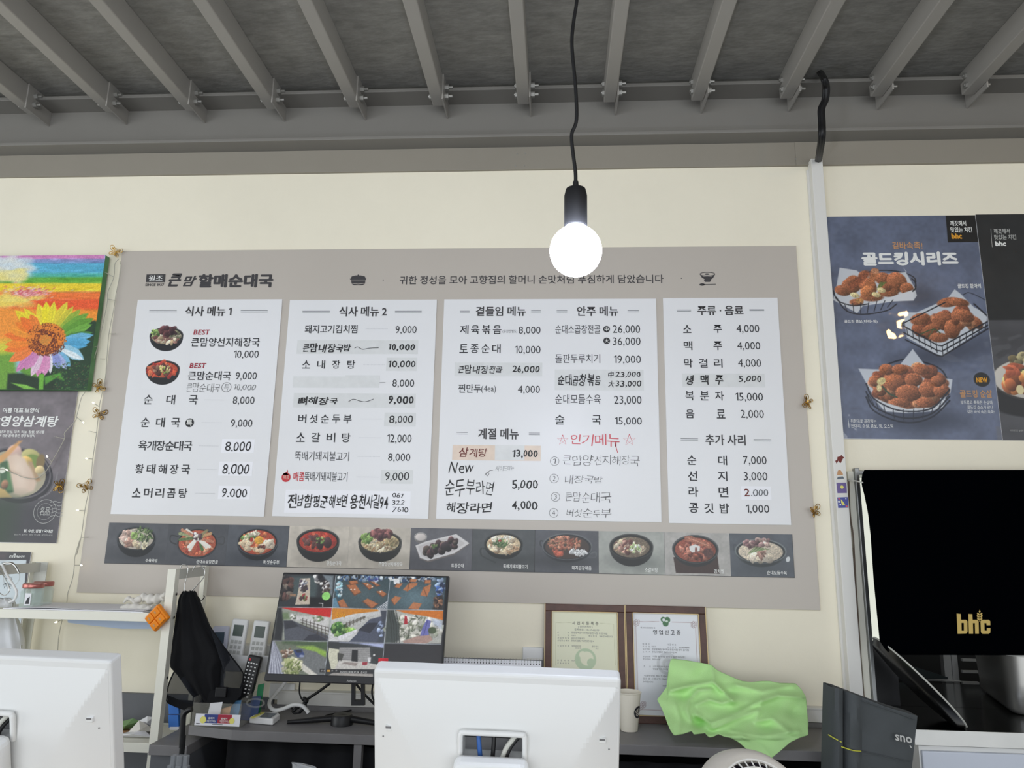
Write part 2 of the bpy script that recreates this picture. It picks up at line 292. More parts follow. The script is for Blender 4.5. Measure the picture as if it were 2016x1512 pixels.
# ------------------------------------------------------------------ printed pictures: painted procedurally, one colour per vertex
class Cv:
    def __init__(s, pl, a0, a1, b0, b1, res, col):
        s.pl = pl; s.a0, s.a1, s.b0, s.b1 = a0, a1, b0, b1; s.W = int((a1-a0)*res)+1; s.H = int((b1-b0)*res)+1; s.k = res; s.sc = 1; s.ox = s.oy = 0
        s.I = np.tile(np.array(col, float)/255., (s.H, s.W, 1)); s.Y, s.X = np.mgrid[0:s.H, 0:s.W].astype(float); s.rng = np.random.RandomState(3)
    def z(s, sc, ox, oy): s.sc = sc; s.ox = ox; s.oy = oy; return s
    def q(s, x, y):
        a, b = s.pl.ab(s.ox+x/s.sc, s.oy+y/s.sc); return np.array([(a-s.a0)*s.k, (s.b1-b)*s.k])
    def L(s, r): return r/s.sc*s.k/539.
    def _b(s, m, y0, x0, col, al=1):
        h, w_ = m.shape; R = s.I[y0:y0+h, x0:x0+w_]; c = np.asarray(col, float)/255.; R += (c-R)*(m*al)[..., None]
    def win(s, lo, hi):
        x0 = int(max(0, lo[0]-3)); y0 = int(max(0, lo[1]-3)); x1 = int(min(s.W, hi[0]+4)); y1 = int(min(s.H, hi[1]+4))
        return None if x1 <= x0 or y1 <= y0 else (x0, y0, x1, y1)
    def ell(s, cx, cy, rx, ry, col, rot=0, soft=1, al=1, sh=0):
        c = s.q(cx, cy); rx, ry = s.L(rx), s.L(ry); R = max(rx, ry)+soft; wn = s.win(c-R, c+R)
        if wn is None: return
        x0, y0, x1, y1 = wn; X = s.X[y0:y1, x0:x1]-c[0]; Y = s.Y[y0:y1, x0:x1]-c[1]; t = math.radians(rot)
        u = (X*math.cos(t)+Y*math.sin(t))/rx; v = (-X*math.sin(t)+Y*math.cos(t))/ry; d = np.sqrt(u*u+v*v)
        m = np.clip((1-d)*min(rx, ry)/soft+.5, 0, 1); col = np.asarray(col, float)
        if sh:
            f = 1+sh*(-(X+1.6*Y)/(1.9*max(rx, ry))); col = np.clip(col*f[..., None], 0, 255)
        s._b(m, y0, x0, col, al)
    def poly(s, P, col, soft=1, al=1, raw=False):
        Q = np.array([s.q(*p) for p in P]) if not raw else np.array(P); wn = s.win(Q.min(0)-soft, Q.max(0)+soft)
        if wn is None: return
        x0, y0, x1, y1 = wn; X = s.X[y0:y1, x0:x1]; Y = s.Y[y0:y1, x0:x1]; ins = np.zeros(X.shape, bool); D = np.full(X.shape, 1e9); n = len(Q)
        for i in range(n):
            a, b = Q[i], Q[(i+1) % n]; c = ((a[1] > Y) != (b[1] > Y)); xi = (b[0]-a[0])*(Y-a[1])/((b[1]-a[1]) or 1e-9)+a[0]; ins ^= (c & (X < xi))
            e = b-a; t = np.clip(((X-a[0])*e[0]+(Y-a[1])*e[1])/(e@e+1e-9), 0, 1); D = np.minimum(D, np.hypot(X-a[0]-t*e[0], Y-a[1]-t*e[1]))
        s._b(np.clip(np.where(ins, D, -D)/soft+.5, 0, 1), y0, x0, col, al)
    def line(s, P, w_, col, soft=.8, al=1, n=0):
        P = [s.q(*p) for p in P]
        if n: P = spline(P, n)
        w_ = s.L(w_)/2
        for a, b in zip(P[:-1], P[1:]):
            lo = np.minimum(a, b)-w_-soft; hi = np.maximum(a, b)+w_+soft; wn = s.win(lo, hi)
            if wn is None: continue
            x0, y0, x1, y1 = wn; X = s.X[y0:y1, x0:x1]; Y = s.Y[y0:y1, x0:x1]; e = b-a; t = np.clip(((X-a[0])*e[0]+(Y-a[1])*e[1])/(e@e+1e-9), 0, 1)
            s._b(np.clip((w_-np.hypot(X-a[0]-t*e[0], Y-a[1]-t*e[1]))/soft+.5, 0, 1), y0, x0, col, al)
    def grain(s, amp, cell=3, seed=1, y0=0):
        r = np.random.RandomState(seed); gh, gw = int(s.H/cell)+3, int(s.W/cell)+3; g = r.rand(gh, gw)-.5; yy = s.Y/cell; xx = s.X/cell
        i = yy.astype(int); j = xx.astype(int); fy = yy-i; fx = xx-j
        v = g[i, j]*(1-fy)*(1-fx)+g[i+1, j]*fy*(1-fx)+g[i, j+1]*(1-fy)*fx+g[i+1, j+1]*fy*fx; s.I *= (1+2*amp*v)[..., None]
    def mute(s, k, speck=0, seed=7, lo=.12):     # calmer print colours; fine specks only where the food is colourful
        g = s.I.mean(2, keepdims=True); sat = (s.I.max(2)-s.I.min(2))
        if speck:
            r = np.random.RandomState(seed); n = r.randn(s.H, s.W); n = (n+np.roll(n, 1, 0)+np.roll(n, 1, 1)+np.roll(n, 1, (0, 1)))/2; s.I *= (1+speck*n*(sat > lo))[..., None]
        s.I = g+(s.I-g)*k
    def food(s, cx, cy, rx, ry, pal, n, size, seed=0, el=.6, sh=.35):
        r = np.random.RandomState(seed)
        for _ in range(n):
            t = r.rand()*6.283; d = math.sqrt(r.rand()); k = size*(.6+.8*r.rand()); c = np.array(pal[r.randint(len(pal))], float)*(.82+.36*r.rand())
            s.ell(cx+rx*d*math.cos(t), cy+ry*d*math.sin(t), k, k*(el*(.6+.7*r.rand())), np.clip(c, 0, 255), r.rand()*180, .9, .95, sh)
    def build(s, name, m, parent, h=.0004, world=True):
        I = lin(np.clip(s.I, 0, 1)); n = s.W*s.H; A = s.a0+s.X.ravel()/s.k; B = s.b1-s.Y.ravel()/s.k
        A = np.minimum(A, s.a1); B = np.maximum(B, s.b0)
        co = s.pl.p0+A[:, None]*s.pl.u+B[:, None]*s.pl.v+h*s.pl.n
        j, i = np.meshgrid(np.arange(s.W-1), np.arange(s.H-1)); a = (i*s.W+j).ravel(); fc = np.stack([a+s.W, a+s.W+1, a+1, a], 1)
        me = bpy.data.meshes.new(name); me.vertices.add(n); me.vertices.foreach_set('co', co.ravel()); nf = len(fc)
        me.loops.add(nf*4); me.loops.foreach_set('vertex_index', fc.ravel().astype(np.int32)); me.polygons.add(nf)
        me.polygons.foreach_set('loop_start', np.arange(0, nf*4, 4, dtype=np.int32)); me.polygons.foreach_set('loop_total', np.full(nf, 4, np.int32)); me.update(calc_edges=True)
        at = me.color_attributes.new('Col', 'FLOAT_COLOR', 'POINT'); at.data.foreach_set('color', np.concatenate([I.reshape(-1, 3), np.ones((n, 1))], 1).ravel().astype(np.float32))
        me.materials.append(M[m]); return link(name, me, parent, world)
def cv_px(pl, x0, y0, x1, y1, res, col):     # canvas spanning a photo-pixel box on a plane
    t = TX(pl, None); a0, a1, b0, b1 = t.rect(x0, y0, x1, y1); return Cv(pl, a0, a1, b0, b1, res, col)
# ================================================================== SETTING
K_ = 1.048; SZ = lambda z: 1.45+(z-1.45)*K_; ZC = SZ(3.115); ZW = 2.945
def PX(x, y, X): d = ray(x, y); return EYE + d*(X/d[0])
XO = PY(1709, 1141, 2.575)[0]
b = MB(); b.box(-4.2, XO-.002, 2.6, 2.72, 0, ZW); b.box(XO-.002, 2.5, 2.6, 2.72, 1.665, ZW); b.box(2.5, 4.2, 2.6, 2.72, 0, ZW); b.box(XO-.002, 2.5, 2.6, 2.72, 0, .8)
tag(obj('wall_back', b, 'wall'), kind='structure')
tag(obj('floor', MB().box(-4.2, 4.2, -3.2, 4.6, -.05, 0), 'floor'), kind='structure')
tag(obj('ceiling', MB().box(-4.2, 4.2, -2.4, 2.6, ZC, ZC+.05), 'ceil'), kind='structure')
tag(obj('trim_1', MB().box(-2.5, -.98, 2.585, 2.6, 0, .862), 'wallgrey'), kind='structure')
b = MB(); b.box(-.96, 1.0, 2.57, 2.6, .845, .888); b.box(-.96, 1.0, 2.566, 2.6, .884, .890)
tag(obj('baseboard_back', b, 'conduit', bevel=.001), kind='structure')
# kitchen behind the pass-through; near-black walls stand in for its lack of light
b = MB(); b.box(1.0, 2.6, 4.0, 4.05, 0, 2.4); b.box(.95, 1.0, 2.72, 4.05, 0, 2.4); b.box(2.6, 2.65, 2.72, 4.05, 0, 2.4); b.box(.95, 2.65, 2.72, 4.05, 2.4, 2.45)
tag(obj('wall_kitchen', b, 'kitchen'), kind='structure')
# fascia board along the top of the wall, then the steel beam above it
zf0, zf1 = (PY(300, 344, 2.588)[2]+PY(1400, 328, 2.588)[2])/2, ZW
m = MB().box(-4.2, XO-.14, 2.588, 2.6, zf0, zf1); m.box(XO-.14, 4.2, 2.586, 2.6, zf0, zf1)
tag(obj('trim_3', m, 'fascia', bevel=.001), kind='structure')
bm = thing('steel_beam', (0, 2.6, ZW), 'long grey steel I-beam along the top of the back wall', 'beam')
YB = 2.395*K_; obj('beam_web', MB().box(-4.2, 4.2, 2.606, 2.616, ZW+.012, SZ(3.072)), 'beamshaded', bm)
obj('flange', MB().box(-4.2, 4.2, YB, 2.7, ZW, ZW+.013), 'beamshaded', bm, bevel=.002); obj('flange', MB().box(-4.2, 4.2, YB, 2.7, SZ(3.072), SZ(3.086)), 'beamshaded', bm, bevel=.002)
for x, y in ((1018, 303), (1034, 302), (1015, 327), (1032, 326), (150, 297), (1561, 275), (1567, 313)):
    p = PY(x, y, 2.587); obj('screw', MB().lathe([(.0001, .002), (.003, .0012), (.003, 0)], p, 8, (0, -1, 0)), 'bolt', bpy.data.objects['trim_3'])
ORD = ['first', 'second', 'third', 'fourth', 'fifth', 'sixth', 'seventh', 'eighth', 'ninth', 'tenth', 'eleventh', 'twelfth', 'thirteenth']
X0 = (-2.05-.3245)*K_
def joist(i):
    X = X0+.3245*K_*i; e = thing('ceiling_joist', (X, 2.6, SZ(3.03)), 'grey steel ceiling joist, %s from the left, bolted to the wall beam' % ORD[i], 'joist', 'steel joists under the ceiling')
    y1, yp, zb = 2.43*K_, 2.354*K_, SZ(3.030); yb = 2.392*K_
    obj('joist_tube', MB().box(X-.054, X-.006, -2.3, y1, zb, ZC), 'steel', e, bevel=.004)
    obj('mounting_plate', MB().box(X-.006, X, yp, 2.606, SZ(3.012), ZC), 'steel', e, bevel=.001)
    for z in (SZ(3.046), SZ(3.083)):
        m = MB(); m.tube([(X-.066, yb, z), (X+.030, yb, z)], .0055, 8); m.tube([(X, yb, z), (X+.015, yb, z)], .013, 6); m.tube([(X-.062, yb, z), (X-.054, yb, z)], .013, 6)
        obj('bolt', m, 'bolt', e)
for i in range(1, 13): joist(i)
i = 0; joist(0)
# ================================================================== MENU BOARD
mb_ = thing('menu_board', (-.43, 2.595, 1.2), 'large taupe menu board with shop name and slogan above the white panels', 'menu board')
W = wall(2.592); T = TX(W, mb_)
a0, a1, b0, b1 = -1.752, .899, 1.20, 2.522
c4 = [W.w(*W.ab(*p)) for p in ((150.5, 1167), (1615, 1201), (1568, 486), (240.5, 492))]
c4[0][2] = c4[1][2] = (c4[0][2]+c4[1][2])/2; c4[2][2] = c4[3][2] = (c4[2][2]+c4[3][2])/2; c4[0][0] = c4[3][0] = (c4[0][0]+c4[3][0])/2; c4[1][0] = c4[2][0] = (c4[1][0]+c4[2][0])/2
obj('board_sheet', MB().prism(c4, (0, .007, 0)), 'board', mb_, bevel=.001)
T.z(4.114, 270, 520)
T.poly([(77, 84), (231, 82), (226, 147), (72, 147)], 'headink', 'emblem'); T.h = .0014; T.t('원조', 95, 91, 208, 139, 'white', .01); T.h = .0008
T.t('SINCE 1937', 67, 158, 218, 179, 'headink', .02); T.t('큰', 255, 76, 360, 182, 'headink', .045, skew=.3); T.t('맘', 375, 95, 482, 180, 'headink', .03, skew=.3)
T.t('할매순대국', 495, 80, 1105, 190, 'headink', .05)
T.poly([(1738, 100), (1770, 92), (1812, 92), (1845, 100), (1852, 118), (1730, 118)], 'headink', 'pot_emblem'); T.poly([(1722, 118), (1858, 118), (1850, 128), (1730, 128)], 'headink', 'pot_emblem')
T.poly([(1732, 131), (1850, 131), (1845, 160), (1825, 172), (1757, 172), (1738, 160)], 'headink', 'pot_emblem'); T.disc(1791, 90, 1.6, 'headink', name='pot_emblem'); T.disc(1994, 130, 1.1, 'headink', name='dot')
T.h = .0013; T.ln([(1736, 156), (1790, 162), (1847, 156)], .9, 'board', 'pot_emblem'); T.h = .0008
T.z(2.922, 740, 520); T.t('귀한 정성을 모아 고향집의 할머니 손맛처럼 푸짐하게 담았습니다', 137, 64, 1655, 114, 'headink', .012); T.disc(1757, 82, 1.1, 'headink', name='dot')
T.disc(1907, 58, 15.5, 'headink', 1.6, 'bowl_emblem', ry=5); T.poly([(1864, 60), (1875, 78), (1895, 90), (1925, 90), (1940, 80), (1951, 60), (1930, 72), (1885, 72)], 'headink', 'bowl_emblem')
T.poly([(1885, 90), (1930, 90), (1922, 103), (1893, 103)], 'headink', 'bowl_emblem'); T.disc(1877, 118, 5.5, 'headink', name='spoon_emblem', ry=2.6); T.ln([(1880, 118), (1955, 116)], 1.5, 'headink', 'spoon_emblem'); T.disc(1905, 58, 5, 'headink', name='bowl_emblem', ry=1.6)
# ---- dish painting
SH = (18, 18, 20)
def dish(c, cx, cy, rx, ry, depth, body, rim, soup, inner=.88, foot=.62):
    for k in range(14):
        t = k/13; f = 1-(1-foot)*t*t*t*.9-.06*t; g = 1.18-.55*t
        c.ell(cx, cy+depth*t, rx*f, ry*f, np.clip(np.array(body)*g, 0, 255))
    c.ell(cx, cy, rx, ry, rim); c.ell(cx, cy+ry*.03, rx*.955, ry*.94, np.array(body)*.6); c.ell(cx, cy+ry*.06, rx*inner, ry*inner*.98, soup, sh=.12)
VEG = [(90, 130, 56), (128, 160, 84), (70, 104, 48)]; MEAT = [(150, 104, 92), (178, 138, 120), (120, 70, 66)]; NOOD = [(206, 188, 150), (220, 206, 176), (184, 158, 116)]
RED = [(178, 60, 40), (196, 84, 52), (140, 40, 34), (206, 110, 70)]; DARK = [(58, 40, 42), (84, 54, 56), (44, 34, 38)]
# ---- white menu panels
def panel(label, tl, tr, bl, br):
    P = wall(2.5885); q = [P.w(*P.ab(*p)) for p in (bl, br, tr, tl)]
    zt = (q[2][2]+q[3][2])/2; zb = (q[0][2]+q[1][2])/2; xl = (q[0][0]+q[3][0])/2; xr = (q[1][0]+q[2][0])/2
    e = obj('menu_panel', MB().box(xl, xr, 2.5885, 2.5919, zb, zt), 'panel', mb_, bevel=.0006); e['label'] = label; return e, TX(P, e)
def sticker(T, x0, y0, x1, y1, m='paperstrip', tape=True):
    s = T.quad(x0, y0, x1, y1, m, .0005); return s
def bowl1(c, cx, cy):
    dish(c, cx, cy, 36.5, 19, 20, (42, 46, 52), (66, 66, 66), (178, 158, 120)); c.food(cx, cy+4, 28, 12, NOOD+MEAT, 60, 5, 1); c.food(cx-22, cy-4, 8, 7, VEG+[(150, 180, 90)], 18, 4, 2)
    c.food(cx+18, cy-2, 12, 7, [(90, 100, 70), (110, 110, 80)], 14, 4, 6); c.food(cx+2, cy-9, 17, 7, [(96, 52, 54), (124, 70, 68), (72, 40, 46)], 26, 6.5, 3, el=.8, sh=.5)
def bowl2(c, cx, cy):
    dish(c, cx, cy, 36.5, 19, 20, (40, 40, 44), (62, 60, 60), (196, 66, 36)); c.food(cx, cy+1, 30, 15, [(196, 72, 40), (212, 100, 60), (170, 40, 36)], 40, 5, 4, sh=.2)
    c.food(cx, cy+1, 18, 9, [(104, 54, 44), (84, 44, 40), (150, 110, 84)], 22, 6, 5, sh=.5); c.food(cx+4, cy, 12, 7, [(200, 190, 110), (120, 150, 60), (210, 170, 120)], 16, 3, 6)
e1, T = panel('first white menu panel from the left, with two printed soup bowls', (271.4, 589.3), (555.9, 589.8), (217, 1013), (519.6, 1016.4))
c = cv_px(T.pl, 286, 632, 372, 766, 900, (214, 215, 219)); c.I[:] = np.array([230, 230, 231])/255.
bowl1(c, 327.7, 661); c.z(1, 0, 0)
for k in range(1): bowl2(c, 320.5, 727)
c.mute(.85, .1); c.build('printed_bowls', 'print', e1, .0003)
def setT(T): T.h = .0011; return T
setT(T).z(5.6, 200, 480)
T.t('식사 메뉴 1', 925, 690, 1435, 798, 'headink', .022); T.dbl(528, 830, 735, 750); T.dbl(1535, 1832, 737, 752)
T.t('BEST', 1015, 946, 1197, 1003, 'redink', .03, skew=.1); T.t('큰맘양선지해장국', 990, 1035, 1745, 1135, bold=.012); T.t('10,000', 1458, 1178, 1733, 1270)
T.t('BEST', 972, 1315, 1155, 1372, 'redink', .03, skew=.1); T.t('큰맘순대국', 955, 1405, 1425, 1503, bold=.012); T.t('9,000', 1478, 1415, 1712, 1510)
T.z(5.6, 200, 750); T.hw('큰맘순대국', 940, 18, 1305, 128, 'pencil', -.012); T.disc(1377, 70, 10.3, 'pencil', .9, 'pen_circle'); T.hw('특', 1348, 35, 1405, 105, 'pencil', -.012); T.hw('10,000', 1460, 36, 1700, 115, 'pencil', -.01)
for txt, x0, x1, y0, y1, pr, px0, px1, py0, py1, d0, d1 in [
    ('순대국', 468, 1060, 155, 260, '8,000', 1448, 1687, 172, 268, 1140, 1355), ('순대국', 435, 865, 405, 510, '9,000', 1425, 1663, 424, 520, 1105, 1335),
    ('육개장순대국', 405, 1000, 660, 768, None, 1365, 1650, 665, 778, 1078, 1295), ('황태해장국', 372, 975, 920, 1025, None, 1335, 1630, 914, 1032, 1055, 1285), ('소머리곰탕', 340, 945, 1183, 1288, None, 1330, 1605, 1182, 1290, 1030, 1255)]:
    T.sp(txt, x0, y0, x1, y1); T.dots(d0, d1, (y0+y1)/2+2)
    if pr: T.t(pr, px0, py0, px1, py1)
    else:
        sticker(T, px0-42, py0-24, px1+34, py1+14, 'paperwhite'); T.h = .0016; T.hw('9.000' if px0 == 1330 else '8.000', px0, py0, px1, py1, 'marker', .002, .6); T.h = .0011
T.disc(972, 461, 9, 'blackp', name='round_badge'); T.h = .0016; T.t('특', 938, 428, 1002, 498, 'white', .02); T.h = .0011
# panel 2
e2, T = panel('second white menu panel from the left, with five paper strips and a handwritten address', (570.8, 589.9), (859.9, 590.3), (535.2, 1017.1), (843.4, 1020.6)); setT(T).z(5.76, 530, 580)
T.t('식사 메뉴 2', 795, 136, 1335, 248, 'headink', .022); T.dbl(378, 690, 187, 200); T.dbl(1427, 1730, 187, 200)
T.t('돼지고기김치찜', 405, 345, 1000, 440, bold=.01); T.t('9,000', 1432, 355, 1672, 452); T.dots(1095, 1350, 390)
def hw_on(T, items, m='marker'):
    T.h = .0017
    for it in items: T.hw(*it[:5], m=m, bold=it[5], jit=it[6] if len(it) > 6 else 1)
    T.h = .0011
sticker(T, 315, 518, 1688, 674); hw_on(T, [('큰맘내장국밥', 385, 550, 930, 660, .02), ('10,000', 1352, 560, 1655, 646, .03, .6)]); T.h = .0017; T.ln([(968, 608), (1005, 595), (1060, 622), (1140, 608), (1243, 604)], 1.2, 'marker', 'pen_squiggle', n=5); T.h = .0011
T.sp('소내장탕', 375, 745, 975, 840); T.dots(1070, 1320, 795); sticker(T, 1328, 715, 1675, 865); hw_on(T, [('10,000', 1348, 748, 1660, 838, .012, .4)])
sticker(T, 270, 928, 866, 1056); T.quad(862, 915, 1250, 1055, 'paperstrip', .0005, lift=.0006); T.t('8,000', 1398, 962, 1645, 1060); T.dots(1252, 1315, 998)
sticker(T, 275, 1120, 1660, 1282); hw_on(T, [('뼈해장국', 328, 1155, 778, 1255, .024), ('9,000', 1355, 1145, 1640, 1250, .026, .6)]); T.h = .0017; T.ln([(900, 1215), (960, 1188), (1080, 1218), (1185, 1185)], 1.2, 'marker', 'pen_squiggle', n=5); T.h = .0011
T.z(5.76, 530, 790); T.sp('버섯순두부', 330, 150, 935, 250); T.dots(1035, 1290, 200); sticker(T, 1305, 130, 1662, 285); hw_on(T, [('8,000', 1360, 160, 1630, 260, .004, .5)])
T.sp('소갈비탕', 308, 358, 922, 465); T.dots(1020, 1278, 412); T.t('12,000', 1335, 375, 1615, 484)
T.t('뚝배기돼지불고기', 292, 570, 905, 675, bold=.004); T.dots(1005, 1262, 627); T.t('8,000', 1348, 592, 1600, 692)
T.disc(192, 862, 9.2, 'redink2', name='flame_emblem'); T.poly([(150, 835), (168, 815), (200, 800), (208, 770), (214, 800), (206, 822), (232, 838)], 'redink2', 'flame_emblem'); T.h = .0016; T.t('매콤', 162, 840, 226, 884, 'paperpeach', .0); T.h = .0011
T.t('매콤', 275, 802, 398, 905, 'redink2', .01); T.t('뚝배기돼지불고기', 402, 800, 888, 908, bold=.0); T.dots(990, 1255, 858); sticker(T, 1265, 780, 1630, 935, 'paperstrip'); hw_on(T, [('9,000', 1315, 800, 1590, 912, .006, .5)])
sticker(T, 178, 1012, 1602, 1276, 'paperwhite'); hw_on(T, [('전남함평군', 210, 1047, 665, 1215, .014), ('해보면', 680, 1052, 888, 1212, .012), ('용천사길94', 920, 1052, 1350, 1226, .014), ('061', 1395, 1040, 1525, 1096, .0), ('322', 1395, 1120, 1535, 1176, .0), ('7610', 1398, 1195, 1578, 1260, .0)])
# panel 3
e3, T = panel('third and widest white menu panel, with a handwritten list of popular dishes', (875, 589.2), (1291.3, 588), (858, 1020.9), (1302.9, 1028.7)); setT(T).z(4.48, 860, 580)
T.t('곁들임 메뉴', 345, 105, 785, 190, 'headink', .022); T.dbl(205, 290, 145, 156); T.dbl(832, 917, 143, 154); T.t('안주 메뉴', 1235, 103, 1600, 190, 'headink', .022); T.dbl(1057, 1150, 143, 154); T.dbl(1683, 1783, 141, 152)
T.sp('제육볶음', 205, 270, 570, 348); T.t('(공깃밥 별도)', 580, 310, 708, 342); T.t('8,000', 722, 282, 915, 356); T.t('순대소곱창전골', 1045, 267, 1440, 345, bold=.006)
for txt, x, y in (('中', 1497, 305), ('大', 1498, 408)): T.disc(x, y, 6.8, 'ink', name='round_badge'); T.h = .0016; T.t(txt, x-17, y-17, x+17, y+17, 'white', .02); T.h = .0011
T.t('26,000', 1552, 270, 1793, 350); T.t('36,000', 1552, 378, 1797, 457); T.sp('토종순대', 200, 438, 563, 516); T.t('10,000', 687, 452, 915, 530); T.t('돌판두루치기', 1045, 525, 1440, 605, bold=.006); T.t('19,000', 1560, 537, 1800, 616)
sticker(T, 157, 600, 930, 720); hw_on(T, [('큰맘내장전골', 190, 620, 580, 700, .014), ('26,000', 665, 625, 907, 700, .02, .6)])
sticker(T, 1040, 662, 1825, 845); hw_on(T, [('순대곱창볶음', 1067, 695, 1445, 808, .018), ('中', 1510, 678, 1560, 735, .01), ('23,000', 1572, 678, 1795, 736, .01), ('大', 1510, 758, 1565, 820, .01), ('33,000', 1575, 758, 1803, 822, .01)])
T.t('찐만두', 190, 790, 390, 868, bold=.01); T.t('(4ea)', 392, 802, 522, 872); T.t('4,000', 715, 803, 910, 880); T.t('순대모듬수육', 1045, 880, 1445, 965, bold=.006); T.t('23,000', 1563, 893, 1805, 976)
T.z(4.3826, 850, 790); T.sp('술국', 1065, 118, 1462, 203); T.t('15,000', 1578, 138, 1813, 212); T.t('계절 메뉴', 400, 235, 750, 328, 'headink', .022); T.dbl(215, 310, 268, 283); T.dbl(838, 933, 274, 289)
sticker(T, 178, 380, 940, 511, 'paperpeach'); T.quad(545, 380, 800, 508, 'paperstrip', .0003, lift=.0006); T.h = .0018; T.hw('삼계탕', 235, 398, 480, 485, 'darkred', .01); T.hw('13,000', 695, 418, 915, 495, 'marker', .03, .5); T.h = .0011
T.hw('New', 145, 520, 365, 625, 'marker', -.002); T.hw('사이드메뉴', 550, 555, 710, 605, 'pencil', -.01, tilt=.05); T.ln([(455, 640), (480, 612), (495, 625), (480, 645), (470, 625), (500, 600), (528, 596)], .9, 'pencil', 'pen_squiggle', n=5)
T.hw('순두부라면', 112, 672, 540, 825, 'marker', .006); T.hw('5,000', 693, 678, 917, 770, 'marker', .012, .7); T.hw('해장라면', 125, 865, 522, 970, 'marker', .01); T.hw('4,000', 692, 857, 915, 946, 'marker', .012, .7)
T.hw('인기메뉴', 1200, 280, 1620, 392, 'redpen', -.006, .8); T.ln([(1578, 360), (1592, 400), (1604, 445)], 1.3, 'redpen', 'pen_squiggle')
for x, y, r in ((1130, 335, 48), (1705, 335, 56)):
    P = [(x+r*math.sin(t*2*math.pi*2/5), y-r*.95*math.cos(t*2*math.pi*2/5)) for t in range(6)]; T.ln(P, 1.1, 'redpen', 'pen_star')
for n_, x, y, txt, x0, y0, x1, y1 in (('1', 1060, 517, '큰맘양선지해장국', 1130, 462, 1795, 560), ('2', 1055, 667, '내장국밥', 1148, 635, 1475, 715), ('3', 1067, 825, '큰맘순대국', 1155, 783, 1550, 877), ('4', 1052, 963, '버섯순두부', 1163, 923, 1550, 1003)):
    T.disc(x, y, 8.8, 'pencil', .8, 'pen_circle'); T.hw(n_, x-13, y-22, x+13, y+22, 'pencil', -.012); T.hw(txt, x0, y0, x1, y1, 'pencil', -.014)
# panel 4
e4, T = panel('rightmost white menu panel, listing drinks, with one bright white sticker', (1304.9, 587.6), (1530.4, 585.6), (1317.3, 1029.4), (1558.3, 1034.3)); setT(T).z(6.572, 1290, 580)
T.t('주류 · 음료', 545, 145, 1140, 268, 'headink', .022); T.dbl(278, 462, 200, 214); T.dbl(1218, 1408, 195, 209)
for txt, x0, y0, x1, y1, pr, p0, q0, p1, q1 in [('소주', 360, 390, 860, 498, '4,000', 1050, 390, 1345, 505), ('맥주', 368, 605, 865, 720, '4,000', 1060, 612, 1357, 727), ('막걸리', 372, 830, 870, 945, '4,000', 1070, 835, 1368, 951), ('복분자', 388, 1250, 888, 1370, '15,000', 1035, 1270, 1393, 1391)]:
    T.sp(txt, x0, y0, x1, y1); T.t(pr, p0, q0, p1, q1)
sticker(T, 350, 1022, 1418, 1196)
T.h = .0017
for ch, x0, x1 in (('생', 388, 498), ('맥', 585, 690), ('주', 775, 880)): T.hw(ch, x0, 1040, x1, 1168, 'marker', .02)
T.hw('5,000', 1075, 1045, 1368, 1148, 'marker', .01); T.h = .0011
T.z(6.3, 1290, 800); T.t('추가 사리', 620, 352, 1120, 485, 'headink', .02); T.dbl(315, 530, 402, 420); T.dbl(1220, 1437, 412, 430)
for txt, x0, y0, x1, y1, pr, p0, q0, p1, q1 in [('음료', 377, 38, 868, 150, '2,000', 1058, 45, 1347, 161), ('순대', 397, 610, 890, 728, '7,000', 1088, 618, 1380, 736), ('선지', 405, 802, 893, 925, '3,000', 1098, 815, 1390, 936), ('라면', 413, 997, 905, 1125, None, 0, 0, 0, 0), ('공깃밥', 418, 1200, 915, 1325, '1,000', 1125, 1220, 1413, 1336)]:
    T.sp(txt, x0, y0, x1, y1)
    if pr: T.t(pr, p0, q0, p1, q1)
T.quad(1065, 992, 1437, 1160, 'paperwhite', .0005, 'price_sticker'); T.h = .0017; T.hw('2', 1100, 1022, 1168, 1116, 'darkred', .01, .3); T.hw('.000', 1185, 1028, 1400, 1118, 'ink2', -.006, .4)
# ---- strip of dish photos
P = wall(2.5895); tl, tr, bl, br = [P.ab(*p) for p in ((215, 1029), (1559.5, 1052), (205.3, 1110), (1565, 1137))]
sa0, sa1 = (tl[0]+bl[0])/2, (tr[0]+br[0])/2; sb0, sb1 = (bl[1]+br[1])/2, (tl[1]+tr[1])/2
obj('photo_strip_backing', MB().box(sa0, sa1, 2.5895, 2.5919, sb0, sb1), 'darkplastic', mb_)
CUT = [sa0]+[P.ab(x, 1085)[0] for x in (326.6, 445.6, 566.5, 685.5, 807.8, 929.8, 1053.3, 1178.5, 1308.7, 1437.4)]+[sa1]
BG = [(84, 86, 92), (78, 80, 86), (86, 90, 98), (198, 188, 172), (196, 186, 170), (96, 96, 102), (78, 82, 84), (84, 86, 92), (166, 168, 160), (176, 172, 166), (88, 94, 102)]
CAP = ['수육국밥', '순대소곱창전골', '버섯순두부', '큰맘순대국', '큰맘양선지해장국', '토종순대', '뚝배기돼지불고기', '돼지곱창볶음', '소갈비탕', '김치찜', '순대모듬수육']
CX = [(356, 455, 330, 358, 4.114, 200, 1020), (768, 943, 338, 368, 4.114, 200, 1020), (1312, 1440, 340, 375, 4.114, 200, 1020), (1822, 1942, 347, 382, 4.114, 200, 1020), (264, 454, 350, 383, 4.032, 680, 1020), (840, 940, 360, 392, 4.032, 680, 1020),
      (1253, 1446, 368, 400, 4.032, 680, 1020), (1798, 1953, 380, 412, 4.032, 680, 1020), (488, 616, 430, 475, 4.917, 1170, 1030), (1158, 1254, 448, 487, 4.917, 1170, 1030), (1672, 1864, 460, 500, 4.917, 1170, 1030)]
